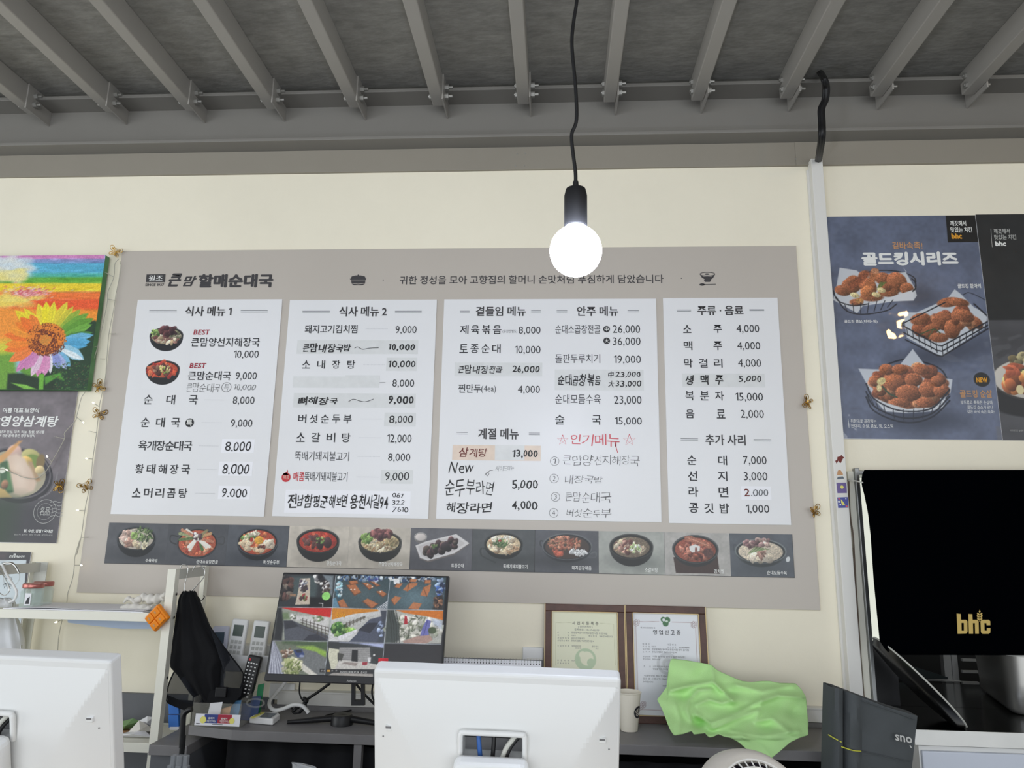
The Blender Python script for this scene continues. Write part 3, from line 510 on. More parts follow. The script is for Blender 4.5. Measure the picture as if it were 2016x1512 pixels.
for i in range(11):
    c = Cv(P, CUT[i], CUT[i+1], sb0, sb1, 640, BG[i]); c.grain(.06, 14, i+1); c.grain(.03, 5, i+20)
    if i < 4: c.z(4.114, 200, 1020)
    elif i < 8: c.z(4.032, 680, 1020)
    else: c.z(4.917, 1170, 1030)
    if i == 0:
        c.ell(300, 300, 220, 60, (60, 62, 68), soft=22, al=.8); dish(c, 282, 162, 165, 95, 95, (40, 43, 50), (66, 72, 78), (188, 176, 158)); c.food(200, 150, 55, 40, [(190, 160, 146), (206, 180, 164), (150, 118, 104)], 26, 28, 1); c.food(250, 205, 60, 24, [(196, 168, 152), (150, 112, 96)], 12, 32, 2); c.food(320, 215, 60, 20, [(206, 196, 160), (196, 176, 140)], 14, 20, 5)
        c.food(340, 135, 80, 55, [(66, 92, 48), (92, 120, 64), (48, 70, 40), (120, 146, 84)], 70, 18, 3, el=.3); c.food(262, 140, 25, 28, [(120, 150, 70), (140, 170, 90)], 14, 16, 4)
    if i == 1:
        c.line([(612, 215), (560, 190), (565, 140), (640, 155)], 9, (52, 54, 56), n=4); c.line([(925, 200), (985, 210), (992, 155), (945, 158)], 9, (70, 72, 74), n=4)
        dish(c, 775, 198, 172, 118, 22, (50, 54, 60), (78, 82, 86), (186, 84, 56), inner=.9, foot=.9); c.food(775, 215, 130, 80, [(206, 96, 60), (222, 150, 110), (190, 70, 50)], 60, 16, 5)
        for k, (a, l, col) in enumerate([(200, 150, (150, 160, 110)), (175, 140, (96, 120, 70)), (225, 120, (230, 226, 210)), (215, 150, (196, 130, 96)), (118, 130, (226, 222, 208)), (130, 110, (236, 232, 220)), (70, 120, (74, 116, 60)), (85, 110, (178, 60, 52)), (50, 115, (224, 220, 206)), (40, 130, (232, 226, 214)), (15, 130, (196, 120, 90)), (335, 120, (196, 150, 100)), (315, 110, (140, 130, 90))]):
            t = math.radians(a); c.line([(775, 160), (775+l*math.cos(t), 165+l*.8*math.sin(t))], 24, col)
        c.food(780, 150, 40, 26, [(90, 60, 70), (206, 200, 190), (90, 120, 70)], 22, 14, 6)
    if i == 2:
        c.ell(1270, 320, 200, 50, (56, 60, 68), soft=20, al=.8); dish(c, 1263, 190, 170, 110, 80, (46, 50, 58), (80, 86, 96), (190, 70, 44)); c.food(1263, 195, 125, 80, [(196, 90, 56), (212, 120, 70)], 40, 20, 7)
        c.food(1180, 205, 50, 30, [(218, 190, 150), (226, 204, 168)], 10, 34, 8, el=.5); c.food(1240, 245, 70, 26, [(216, 192, 156), (206, 178, 140)], 10, 36, 9, el=.45); c.food(1345, 210, 36, 26, [(226, 206, 178)], 5, 34, 10); c.food(1190, 150, 60, 20, VEG+[(206, 210, 160)], 22, 16, 11)
        c.food(1250, 130, 50, 14, [(220, 210, 180)], 10, 18, 14); c.ell(1275, 180, 36, 32, (236, 166, 44), sh=.2); c.ell(1215, 175, 14, 18, (190, 46, 36)); c.food(1300, 230, 34, 20, [(96, 70, 60), (150, 60, 50)], 12, 12, 12)
    if i == 3:
        c.ell(1800, 330, 170, 45, (150, 140, 126), soft=26, al=.7); dish(c, 1753, 185, 175, 95, 110, (42, 46, 48), (70, 72, 70), (182, 50, 34)); c.food(1760, 190, 130, 66, [(186, 54, 38), (206, 90, 60), (160, 36, 32)], 50, 20, 13, sh=.2)
        c.food(1740, 195, 95, 40, [(90, 50, 46), (72, 44, 48), (110, 66, 60)], 13, 34, 14, sh=.6); c.food(1770, 180, 40, 24, VEG+[(190, 200, 120)], 20, 11, 15)
    if i == 4:
        c.ell(330, 330, 180, 40, (156, 146, 130), soft=26, al=.7); dish(c, 275, 190, 172, 84, 105, (50, 52, 48), (82, 82, 76), (196, 178, 130)); c.food(275, 210, 130, 50, NOOD+[(160, 120, 80)], 80, 20, 16, el=.3); c.food(170, 165, 40, 36, VEG+[(140, 180, 80)], 22, 18, 17); c.food(370, 190, 50, 28, [(130, 120, 80), (150, 130, 90)], 20, 18, 18)
        c.food(280, 130, 80, 26, [(104, 58, 60), (84, 48, 52), (136, 82, 78)], 30, 28, 19, el=.8, sh=.5)
    if i == 5:
        c.ell(640, 330, 220, 40, (70, 70, 76), soft=24, al=.8); dish(c, 597, 148, 48, 32, 26, (178, 172, 168), (214, 208, 204), (206, 196, 190), foot=.8)
        c.poly([(556, 225), (640, 190), (880, 128), (985, 205), (870, 290), (660, 350), (590, 325)], (112, 102, 98)); c.poly([(556, 218), (640, 185), (880, 126), (984, 200), (865, 280), (655, 338), (592, 315)], (212, 208, 206)); c.poly([(575, 225), (650, 196), (870, 145), (950, 200), (855, 265), (655, 322), (605, 300)], (196, 190, 188))
        for k in range(22): t = k/21; c.food(640+230*t+18*math.sin(k*2.1), 275-85*t+26*math.sin(k*2.7), 8, 8, DARK+[(70, 60, 52)], 4, 24, 30+k, el=.85, sh=.9)
        c.food(705, 225, 22, 12, VEG, 8, 10, 31)
    if i == 6:
        c.line([(1105, 240), (1075, 245), (1078, 292), (1120, 320), (1190, 352)], 12, (58, 62, 64), n=4); c.line([(1090, 240), (1090, 300)], 5, (90, 94, 96)); c.ell(1290, 330, 200, 34, (52, 56, 58), soft=20, al=.7)
        dish(c, 1255, 205, 150, 86, 62, (38, 42, 42), (62, 66, 66), (206, 182, 140)); c.food(1255, 215, 115, 60, [(210, 186, 150), (190, 150, 110), (222, 206, 176)], 60, 20, 20); c.food(1200, 175, 50, 26, [(226, 214, 190)], 24, 13, 21); c.food(1290, 155, 50, 14, [(230, 226, 210)], 22, 8, 22); c.food(1235, 205, 44, 26, [(84, 116, 64), (60, 92, 48), (110, 140, 80)], 30, 20, 23, el=.2); c.ell(1225, 180, 16, 8, (176, 56, 44))
    if i == 7:
        c.line([(1580, 190), (1550, 180), (1548, 215), (1575, 235)], 9, (60, 62, 66), n=4); c.line([(1930, 290), (1985, 270), (1985, 310), (1930, 310)], 9, (96, 100, 104), n=4); c.ell(1740, 340, 190, 40, (54, 56, 60), soft=24, al=.8)
        dish(c, 1760, 225, 192, 100, 56, (66, 70, 76), (104, 108, 112), (74, 60, 54), inner=.88); c.food(1740, 205, 130, 56, [(176, 106, 80), (196, 130, 100), (156, 80, 60), (120, 90, 60)], 130, 18, 24, el=.35, sh=.5); c.food(1850, 270, 70, 30, [(226, 226, 226), (206, 208, 208)], 80, 9, 25); c.food(1690, 280, 30, 14, [(186, 84, 60)], 8, 18, 26)
    if i == 8:
        c.ell(430, 380, 190, 60, (112, 118, 112), soft=28, al=.8); dish(c, 358, 225, 203, 115, 130, (52, 54, 54), (70, 72, 70), (120, 104, 84), inner=.84, foot=.5); c.food(300, 225, 90, 55, MEAT+NOOD+[(190, 160, 120)], 60, 26, 27); c.food(430, 255, 60, 40, [(206, 186, 150), (196, 176, 150), (150, 120, 100)], 30, 20, 28, el=.3)
        c.food(395, 245, 55, 45, [(230, 230, 222), (150, 176, 110), (190, 206, 150)], 44, 12, 29)
    if i == 9:
        c.poly([(765, 330), (1190, 300), (1215, 490), (790, 482)], (70, 52, 48)); c.grain(.03, 4, 9); dish(c, 978, 250, 212, 128, 60, (66, 70, 72), (86, 90, 92), (150, 72, 54), foot=.85); c.food(985, 260, 160, 90, [(170, 94, 74), (190, 118, 96), (120, 60, 52), (150, 80, 60)], 90, 28, 30, el=.5, sh=.5)
        c.poly([(870, 130), (930, 120), (1080, 180), (1150, 240), (1100, 240), (980, 190), (880, 170)], (176, 104, 80)); c.line([(900, 140), (1100, 215)], 10, (206, 140, 112)); c.poly([(918, 225), (975, 205), (1025, 225), (1020, 270), (950, 285), (925, 265)], (226, 224, 220)); c.poly([(975, 235), (995, 235), (1000, 285), (972, 285)], (150, 96, 84)); c.ell(1105, 290, 50, 40, (96, 62, 58), 20)
    if i == 10:
        c.line([(1385, 215), (1352, 210), (1350, 250), (1372, 275)], 10, (74, 80, 86), n=4); c.ell(1610, 430, 190, 50, (72, 78, 84), soft=26, al=.8)
        dish(c, 1610, 270, 232, 110, 72, (88, 96, 100), (122, 130, 132), (206, 190, 166), inner=.87, foot=.7); c.ell(1875, 350, 17, 26, (210, 214, 214), 20); c.food(1600, 200, 150, 36, [(120, 86, 88), (150, 116, 112), (190, 160, 146)], 34, 28, 32, sh=.6); c.food(1620, 330, 130, 30, [(214, 198, 172), (222, 206, 184)], 16, 40, 33)
        c.food(1600, 300, 50, 24, [(170, 128, 112)], 9, 36, 34, el=.3, sh=.5)
        for k in range(16): c.line([(1490+12*k, 295-3*k), (1560+9*k, 225+2*k)], 5, [(120, 146, 90), (150, 172, 116), (96, 124, 74)][k % 3])
    c.mute(.82, .1)
    t_ = c.build('dish_photo', 'print', mb_, .0003); t_['label'] = 'printed dish photo captioned '+CAP[i]
    x0, x1, y0, y1, sc, ox, oy = CX[i]; T = TX(P, mb_, .0008, sc, ox, oy); T.t(CAP[i], x0, y0, x1, y1, 'white', .012, par=t_)
# ================================================================== LAMPS
def bulb_lamp(cx, cy, cz, label, cord=None, emis='bulb', R=.0465):
    e = thing('pendant_lamp', (cx, cy, cz), label, 'lamp')
    pts = cord or [(cx, cy, cz+.11), (cx, cy, ZC)]
    obj('cord', MB().tube(spline(pts, 6), .0034, 8), 'cable', e, smooth=1)
    pr = [(.0001, .135), (.0055, .134), (.006, .122), (.0195, .118), (.0225, .106), (.0225, .048), (.0205, .045), (.0195, .052)]
    obj('socket', MB().lathe([(r*.92, h) for r, h in pr], (cx, cy, cz), 24), 'cable', e, smooth=.7)
    pr = [(R*math.sin(t), -R*math.cos(t)) for t in [k*math.pi/18*.87 for k in range(19)]]+[(.016, .044), (.016, .055)]
    obj('bulb', MB().lathe(pr, (cx, cy, cz), 28), emis, e, smooth=2); return e
BY = 1.2; bc = PY(1133.5, 494, BY)
cp_ = [PY(x, y, BY) for x, y in ((1133, 372), (1133, 340), (1128, 300), (1125.5, 265), (1135, 235), (1133, 170), (1126, 90), (1129, 45), (1136, -5), (1134, -60))]
cp_.append(np.array([cp_[-1][0], BY, ZC]))
bulb_lamp(bc[0], BY, bc[2], 'lit globe bulb on a black cord hanging in front of the menu board', cp_)
for i, (x, y, z) in enumerate([(2.45, .05, 2.95), (-2.1, .45, 2.62), (.6, -1.4, 2.5), (-1.2, -1.2, 2.5)]):
    bulb_lamp(x, y, z, 'lit globe bulb hanging out in the room, %s' % ['right of the counter', 'left of the counter', 'behind the counter to the right', 'behind the counter to the left'][i], emis='warmbulb' if i == 0 else 'bulb')
# ================================================================== CABLES ON THE WALL
cb = thing('cable_bundle', PZ(1615, 140, ZC), 'black cable bundle dropping from the ceiling into the white trunking', 'cable')
Q = [PZ(1615, 141, ZC+.01)]+[PY(x, y, Y) for x, y, Y in ((1623, 155, 2.32), (1627, 172, 2.345), (1625, 195, 2.36), (1617.5, 214, 2.36), (1618.5, 240, 2.36), (1618.5, 268, 2.365), (1614, 300, 2.46), (1611, 318, 2.575))]
for d, r in (((0, 0, 0), .0085), ((.008, .004, 0), .006), ((-.007, .004, 0), .0055)): obj('cable', MB().tube(spline([q+np.array(d) for q in Q], 5), r, 8), 'cable', cb, smooth=1)
ct, cbm = PY(1609, 312, 2.56), PY(1687, 1384, 2.56); cx = (ct[0]+cbm[0])/2
cd_ = thing('cable_trunking', (cx, 2.58, .85), 'tall white plastic cable trunking running down the wall left of the chicken poster', 'trunking')
obj('trunking_cover', MB().box(cx-.0215, cx+.0215, 2.56, 2.598, .89, ct[2]), 'conduit', cd_, bevel=.002)
obj('trunking_base', MB().box(cx-.029, cx+.024, 2.59, 2.6, .889, ct[2]-.03), 'conduit', cd_)
T = TX(wall(2.56), cd_, .0006, 8.89, 1630, 850)
T.poly([(150, 560), (125, 510), (160, 490), (165, 440), (215, 430), (232, 405), (285, 455), (262, 470), (238, 520), (230, 545), (200, 540), (185, 505)], 'darkred', 'animal_sticker')
T.poly([(158, 760), (165, 700), (185, 668), (215, 668), (240, 700), (262, 740), (262, 762)], 'tan', 'cake_sticker'); T.poly([(155, 832), (170, 790), (262, 782), (284, 822)], 'lcd2', 'cake_sticker')
s_ = T.poly([(145, 893), (318, 890), (332, 1072), (165, 1075)], mat('violet_sticker', (112, 96, 150), .5), 'square_sticker'); T.h = .001; T.disc(243, 970, 3.2, 'yellow', par=s_, name='star_print'); T.h = .0006
s_ = T.poly([(160, 1150), (345, 1143), (358, 1330), (178, 1335)], mat('blue_sticker', (78, 84, 158), .5), 'square_sticker'); T.h = .001; T.poly([(225, 1180), (260, 1220), (300, 1275), (255, 1290), (230, 1240)], 'yellow', 'star_print', par=s_)
for x, y, r, m in ((192, 1225, 1.9, 'white'), (215, 1275, 1.5, 'white'), (312, 1172, 1, 'white'), (325, 1305, 1.9, 'redpen'), (192, 1172, 1.5, 'redpen')): T.disc(x, y, r, m, par=s_, name='dot_print')
Q = [PY(1560+x/2.75, 850+y/2.75, 2.59) for x, y in ((305, 268), (307, 330), (312, 450), (328, 560), (336, 700), (345, 860), (358, 1050), (368, 1250), (378, 1380), (392, 1480))]
tag(obj('taupe_cable', MB().tube(spline(Q, 5), .0032, 6), 'browncable', smooth=1), 'thin taupe cable running down between the trunking and the kitchen hatch', 'cable')
# ================================================================== SUNFLOWER CANVAS
Wc = wall(2.565); tp = Wc.ab(207, 502)[1]; bt_ = Wc.ab(172, 768)[1]; rx_ = (Wc.ab(207, 502)[0]+Wc.ab(172, 768)[0])/2; lx_ = rx_-.54
cn = thing('sunflower_canvas', (rx_-.27, 2.58, bt_), 'colourful stretched canvas print of a rainbow sunflower, high at the left', 'canvas picture')
c = Cv(Wc, lx_, rx_, bt_, tp, 600, (150, 196, 214)); c.z(5.04, 0, 480)
def band(y0, y1, col, x0=-500, x1=1040, sl=0): c.poly([(x0, y0), (x1, y0-sl), (x1, y1-sl), (x0, y1)], col, soft=5)
for y0, y1, col in ((95, 165, (206, 132, 186)), (150, 205, (132, 150, 200)), (190, 300, (86, 172, 204)), (290, 350, (84, 184, 168)), (330, 400, (96, 168, 62)), (390, 480, (238, 208, 50)), (475, 560, (240, 120, 54)), (550, 660, (234, 90, 44)), (650, 900, (244, 150, 50))): band(y0, y1, col)
for k in range(500):
    x = c.rng.rand()*1000; y = 110+c.rng.rand()*560; c.ell(x, y, 20+c.rng.rand()*50, 5+6*c.rng.rand(), np.clip(c.I[min(c.H-1, max(0, int(c.q(x, y)[1]))), min(c.W-1, max(0, int(c.q(x, y)[0])))]*255+c.rng.randn()*16, 0, 255), 0, 3, .6)
for k in range(260):
    t = c.rng.rand(); x = -300+560*t+c.rng.randn()*60; y = 200+c.rng.randn()*55+30*t; c.ell(x, y, 45, 22, [(214, 222, 224), (226, 226, 218), (200, 214, 222)][k % 3], 0, 8, .5)
for k in range(160): c.ell(-100+c.rng.rand()*330, 320+c.rng.randn()*26, 50, 14, [(232, 218, 130), (228, 222, 170)][k % 2], 0, 6, .55)
for k in range(420):
    x = 270+c.rng.randn()*110; y = 500+c.rng.randn()*32; c.ell(x, y, 16, 5, [(226, 110, 120), (238, 190, 196), (214, 86, 100), (232, 210, 206)][k % 4], -20, 2, .7)
for k in range(90): c.ell(60+c.rng.randn()*130, 570+c.rng.randn()*30, 55, 18, [(236, 206, 90), (240, 220, 120)][k % 2], 0, 6, .6)
c.poly([(-500, 660), (300, 640), (260, 900), (60, 1010), (-500, 1100)], (242, 150, 56), 12); c.poly([(-500, 1000), (120, 960), (150, 1100), (90, 1250), (-500, 1250)], (214, 202, 66), 20); c.poly([(-500, 1120), (130, 1080), (220, 1500), (-500, 1500)], (110, 158, 58), 14)
c.poly([(700, 830), (940, 760), (1040, 820), (1040, 1500), (500, 1500), (480, 1100)], (34, 62, 40), 5); c.poly([(80, 1290), (260, 1280), (520, 1200), (560, 1500), (60, 1500)], (30, 52, 32), 6); c.poly([(220, 1190), (400, 1180), (390, 1330), (260, 1300), (200, 1270)], (98, 150, 54), 6)
def petal(x0, y0, x1, y1, wd, col, tip=(0, 0, 0)):
    v = np.array([x1-x0, y1-y0], float); n = np.array([-v[1], v[0]])/np.linalg.norm(v)*wd; A = np.array([x0, y0], float)
    P = [A, A+.3*v+n*.8, A+.65*v+n, A+.88*v+n*.5, A+v, A+.88*v-n*.5, A+.65*v-n, A+.3*v-n*.8]; c.poly(P, col, 2); c.line([A, A+.9*v], 6, np.clip(np.array(col)*.86, 0, 255), 3, .6); c.line([A+.2*v+n*.4, A+.85*v+n*.3], 7, np.clip(np.array(col)*1.14+10, 0, 255), 3, .6)
for a in [(470, 930, 150, 660, 60, (232, 206, 44)), (470, 930, 240, 640, 50, (236, 216, 50)), (470, 900, 380, 590, 55, (238, 214, 60)), (470, 900, 460, 570, 50, (238, 220, 40)), (490, 900, 540, 570, 45, (232, 214, 52)), (500, 900, 670, 575, 50, (226, 206, 60)), (520, 900, 730, 620, 42, (208, 196, 60)),
          (560, 900, 800, 650, 44, (150, 176, 60)), (560, 900, 880, 690, 46, (112, 164, 58)), (600, 900, 930, 740, 50, (96, 152, 52)), (600, 930, 915, 800, 40, (112, 170, 66)), (600, 940, 920, 880, 36, (72, 130, 60)), (600, 950, 930, 905, 40, (110, 180, 214)), (600, 980, 900, 970, 46, (90, 170, 210)), (600, 990, 870, 1010, 42, (80, 160, 200)),
          (590, 1000, 835, 1150, 60, (150, 200, 222)), (560, 1030, 830, 1150, 30, (222, 234, 238)), (560, 1050, 700, 1220, 46, (120, 180, 214)), (540, 1060, 660, 1245, 40, (168, 178, 222)), (520, 1060, 590, 1240, 50, (140, 150, 206)), (500, 1060, 500, 1290, 26, (230, 224, 232)), (470, 1060, 440, 1310, 48, (220, 150, 190)), (440, 1060, 370, 1320, 48, (216, 140, 184)),
          (430, 1050, 310, 1315, 44, (222, 190, 210)), (400, 1040, 250, 1250, 48, (212, 140, 186)), (380, 1030, 160, 1270, 44, (206, 130, 180)), (360, 1020, 90, 1170, 52, (238, 128, 60)), (340, 1000, 40, 1060, 40, (240, 122, 44)), (340, 980, 50, 1000, 44, (244, 136, 46)), (340, 950, 40, 900, 42, (240, 118, 42)), (340, 930, 80, 840, 44, (244, 150, 50)), (360, 900, 150, 780, 40, (240, 128, 40)), (380, 890, 200, 730, 50, (238, 116, 40)), (400, 870, 300, 700, 44, (240, 130, 50))]: petal(*a)
c.ell(462, 945, 205, 172, (226, 128, 44), 0, 4)
for k in range(900):
    t = c.rng.rand()*6.283; d = c.rng.rand()**.6; x = 462+200*d*math.cos(t); y = 950+168*d*math.sin(t); z_ = math.hypot(x-450, (y-955)*1.15)
    c.ell(x, y, 6, 6, (96, 40, 24) if (60 < z_ < 125 or (z_ > 125 and (c.rng.rand() < .35 or y > 1000))) else ((206, 140, 60) if z_ < 60 else (232, 140, 50)), 0, 1.5, .9)
c.poly([(390, 1290), (440, 1290), (430, 1450), (385, 1450)], (110, 176, 60), 3); c.poly([(110, 1380), (260, 1400), (370, 1445), (240, 1440)], (130, 190, 76), 3); c.poly([(440, 1320), (600, 1280), (640, 1360), (560, 1330), (450, 1400)], (84, 150, 54), 4)
for k in range(260): c.ell(520+c.rng.rand()*400, 1180+c.rng.rand()*270, 7, 5, [(60, 100, 60), (40, 80, 46), (96, 70, 56), (90, 140, 60)][k % 4], 0, 1.5, .8)
c.grain(.1, 1.6, 3)
c.build('canvas_print', 'canvas', cn, .0006)
cs = MB().box(lx_, rx_, 2.565, 2.592, bt_, tp); obj('stretched_canvas', cs, mat('canvas_edge', (96, 140, 96), .7, noise=.4, nscale=6), cn, bevel=.002)
# ================================================================== POSTERS
def poster(nm, label, P, box_, base, gl, paint, texts):
    a0, a1, b0, b1 = box_; e = thing(nm, P.w((a0+a1)/2, b0), label, 'poster')
    c = Cv(P, a0, a1, b0, b1, 560, base); paint(c); c.build('poster_print', gl, e, .0003)
    obj('poster_sheet', MB().prism([P.w(a0, b0), P.w(a1, b0), P.w(a1, b1), P.w(a0, b1)], P.n*-.0012), 'paper', e); T = TX(P, e, .0007); texts(T)
P = wall(2.595)
bx = ((P.ab(150, 768)[0]+P.ab(115, 1069)[0])/2-.62, (P.ab(150, 768)[0]+P.ab(115, 1069)[0])/2, P.ab(115, 1070)[1], P.ab(150, 766)[1]+.03)
def pa(c):
    c.grain(.12, 22, 2); c.grain(.05, 6, 4); c.z(4.32, 0, 750); c.poly([(-900, 1000), (560, 900), (560, 1500), (-900, 1500)], (48, 48, 54), 90, .8); c.poly([(-900, 1000), (100, 1010), (60, 1500), (-900, 1500)], (52, 66, 52), 50, .6)
    c.ell(150, 800, 335, 238, (40, 38, 44), 14); c.ell(140, 780, 330, 222, (96, 92, 96), 14); c.ell(140, 780, 315, 208, (48, 46, 54), 14); c.ell(120, 790, 300, 200, (168, 160, 136), 12)
    c.ell(265, 640, 95, 60, (176, 170, 110), 20, 3, sh=.2); c.ell(290, 690, 90, 60, (118, 142, 70), 30, 3); c.ell(345, 690, 40, 70, (128, 108, 70), 0, 3); c.ell(225, 680, 60, 40, (214, 178, 100), 20, 3, sh=.3); c.poly([(240, 680), (275, 690), (320, 800), (350, 850), (310, 860), (250, 770)], (176, 146, 112), 3)
    c.ell(335, 755, 42, 36, (212, 190, 140), 0, 2, sh=.25); c.poly([(0, 690), (60, 680), (110, 700), (130, 940), (60, 960), (0, 900)], (62, 96, 64), 4); c.poly([(60, 690), (100, 700), (110, 930), (60, 930)], (84, 124, 80), 4); c.ell(120, 610, 70, 70, (206, 170, 158), 0, 4, sh=.25)
    c.poly([(60, 640), (140, 620), (210, 660), (270, 760), (310, 870), (290, 930), (180, 980), (120, 960), (90, 800)], (212, 188, 168), 6); c.ell(170, 780, 56, 150, (226, 206, 188), -18, 14, .8); c.poly([(-100, 700), (40, 610), (160, 510), (190, 510), (110, 600), (20, 690), (-100, 760)], (214, 158, 96), 5, .9)
    c.poly([(-100, 900), (40, 920), (100, 990), (-100, 1000)], (206, 172, 110), 4); c.ell(40, 880, 34, 40, (150, 110, 84), 0, 4, sh=.4); c.ell(20, 760, 30, 26, (226, 230, 214), 0, 3); c.line([(330, 1000), (420, 950), (470, 860), (490, 780)], 9, (130, 126, 128), 3, .8, n=5)
    c.poly([(-900, 1000), (180, 1000), (40, 1500), (-900, 1500)], (40, 62, 40), 50, .55)
def pt(T):
    T.z(4.32, 0, 750); T.t('여름 대표 보양식', 25, 228, 333, 272, 'white', .03); T.t('한방영양삼계탕', -190, 296, 500, 390, 'white', .03, skew=.12); T.t('국내산 닭과 인삼, 대추, 마늘, 찹쌀, 양귀를', -80, 420, 380, 447, 'white', .01); T.t('넣어 만든 몸에 좋은 영양 보양식', -30, 452, 298, 478, 'white', .01)
    T.disc(383, 1110, 24, 'button', .9, 'stamp_ring'); T.disc(383, 1110, 16.5, 'button', .5, 'stamp_ring'); T.t('名品', 340, 1070, 425, 1145, 'button', .0)
    for k in range(5): T.ln([(430, 1028+30*k+6), (470, 1022+30*k), (500, 1034+30*k), (532, 1026+30*k)], .8, 'button', 'stamp_line', n=4)
    T.t('닭, 수삼, 찹쌀 / 국내산', 205, 1262, 452, 1292, 'white', .03); T.t('원산지 표시는 매장 안내를 확인하세요', 120, 1302, 450, 1316, 'button')
poster('ginseng_soup_poster', 'grey poster of a chicken soup bowl, partly under the sunflower canvas', P, bx, (116, 108, 112), 'print', pa, pt)
Pb = wall(2.594); xs = [Pb.ab(1625.8, 428), Pb.ab(1920, 422.5), Pb.ab(1973.7, 866), Pb.ab(1659.5, 864.6)]
gx0 = (xs[0][0]+xs[3][0])/2; gx1 = (xs[1][0]+xs[2][0])/2; gz1 = (xs[0][1]+xs[1][1])/2; gz0 = (xs[2][1]+xs[3][1])/2
CK = [(156, 88, 54), (138, 74, 46), (170, 104, 68), (124, 66, 44), (178, 116, 78)]
def basket(c, rim, hull, ribs, lw=7):
    c.line(rim+[rim[0]], lw, (32, 36, 48), n=4); c.line(hull, lw, (34, 38, 50), n=4)
    for a, b in ribs: c.line([a, b], lw*.7, (36, 40, 54))
def pb(c):
    c.grain(.09, 26, 5); c.grain(.05, 6, 6); c.z(3.024, 1600, 400)
    c.poly([(790, 60), (985, 60), (990, 232), (805, 234)], (14, 15, 18), 1.2)
    c.ell(640, 560, 90, 60, (58, 64, 82), 0, 22, .7); c.ell(800, 890, 300, 60, (56, 62, 80), -12, 24, .7); c.ell(640, 1290, 220, 60, (50, 58, 78), 0, 24, .8)
    # first basket
    c.line([(125, 540), (300, 420), (470, 402), (600, 440), (612, 510)], 7, (34, 38, 48), n=5); c.poly([(160, 384), (260, 400), (300, 430), (560, 410), (540, 385), (605, 500), (620, 550), (600, 580), (480, 560), (300, 610), (265, 655), (120, 575), (140, 500)], (200, 204, 210), 1.5)
    for x, y, rx, ry, r in [(180, 520, 50, 34, 10), (230, 490, 60, 50, -20), (300, 430, 34, 26, -50), (235, 460, 40, 30, -30), (330, 500, 50, 58, -15), (365, 425, 24, 40, 10), (420, 450, 50, 40, 10), (500, 470, 60, 64, -20), (560, 510, 40, 40, 0), (450, 530, 60, 30, 0), (350, 560, 70, 26, 0), (260, 590, 40, 22, 0), (430, 500, 40, 30, 0)]: c.ell(x, y, rx, ry, np.array(CK[int(x+y) % 5]), r, 2, 1, .5)
    c.line([(325, 520), (370, 410)], 44, (182, 104, 60), 6); c.line([(230, 500), (320, 420)], 40, (150, 78, 48), 6); c.ell(372, 405, 22, 18, (196, 130, 90)); c.ell(325, 525, 44, 34, (190, 110, 62), -30, 2, 1, .5)
    for x, y in ((250, 548), (378, 545), (408, 518)): c.ell(x, y, 27, 16, (222, 200, 140), 15, 1.5, 1, .3)
    c.ell(278, 580, 25, 17, (190, 130, 70), 0); c.poly([(300, 612), (600, 515), (600, 580), (480, 585)], (212, 215, 220), 1.5); c.poly([(385, 505), (400, 470), (440, 470), (410, 500)], (96, 110, 50), 2)
    c.line([(122, 520), (150, 580), (240, 610), (330, 600)], 7, (32, 36, 48), n=4); c.line([(140, 560), (200, 640), (300, 662), (440, 640), (500, 600)], 7, (32, 36, 48), n=4)
    for k in range(7): c.line([(190+48*k, 600-4*k), (205+40*k, 655-(k-2)**2*2.2)], 5, (34, 38, 50))
    c.line([(590, 450), (610, 470), (612, 505), (595, 525)], 8, (30, 34, 46), n=4)
    # second basket
    c.line([(895, 545), (940, 535), (1060, 600), (1050, 650)], 5, (40, 46, 60), n=4); c.poly([(540, 650), (620, 650), (800, 570), (845, 512), (880, 540), (960, 620), (1040, 660), (1030, 740), (770, 910), (720, 890), (560, 800)], (198, 204, 212), 1.5)
    r = np.random.RandomState(8)
    for k in range(34):
        u, v = r.rand(), r.rand(); x = 590+u*330+v*90; y = 730-u*130+v*(60+40*u); c.ell(x, y, 34+20*r.rand(), 26+14*r.rand(), CK[k % 5], r.rand()*180, 2, 1, .55)
    for x, y, rx, ry, ro in ((770, 690, 62, 40, -20), (830, 750, 46, 60, 10), (850, 680, 26, 50, 5), (700, 750, 60, 30, -30), (750, 800, 56, 30, 0), (900, 670, 60, 40, 20), (810, 590, 70, 30, -10), (870, 590, 60, 26, 10), (640, 690, 60, 36, -15)): c.ell(x, y, rx, ry, CK[int(x) % 5], ro, 2, 1, .55)
    c.line([(640, 780), (720, 750), (760, 775)], 7, (66, 84, 50), n=3); c.line([(690, 795), (720, 750)], 5, (80, 98, 60))
    for dy in (0, 45, 88): c.line([(530+dy*.25, 725+dy), (740, 845+dy*.7), (770, 850+dy*.7), (1050, 700+dy*.5)], 8, (30, 34, 46))
    c.line([(525, 722), (790, 590)], 7, (30, 34, 46)); c.line([(960, 600), (1060, 690)], 10, (30, 34, 46))
    for k in range(7): c.line([(560+35*k, 740+18*k), (566+35*k, 790+20*k)], 5, (34, 38, 50)); c.line([(800+38*k, 835-20*k), (800+38*k, 885-22*k)], 5, (34, 38, 50))
    # third basket
    c.line([(400, 975), (560, 930), (740, 975), (800, 1050), (800, 1130)], 9, (32, 38, 54), n=5); c.poly([(272, 985), (400, 990), (520, 960), (595, 868), (650, 940), (720, 1030), (832, 1050), (820, 1130), (700, 1230), (450, 1230), (350, 1130)], (196, 202, 212), 1.5)
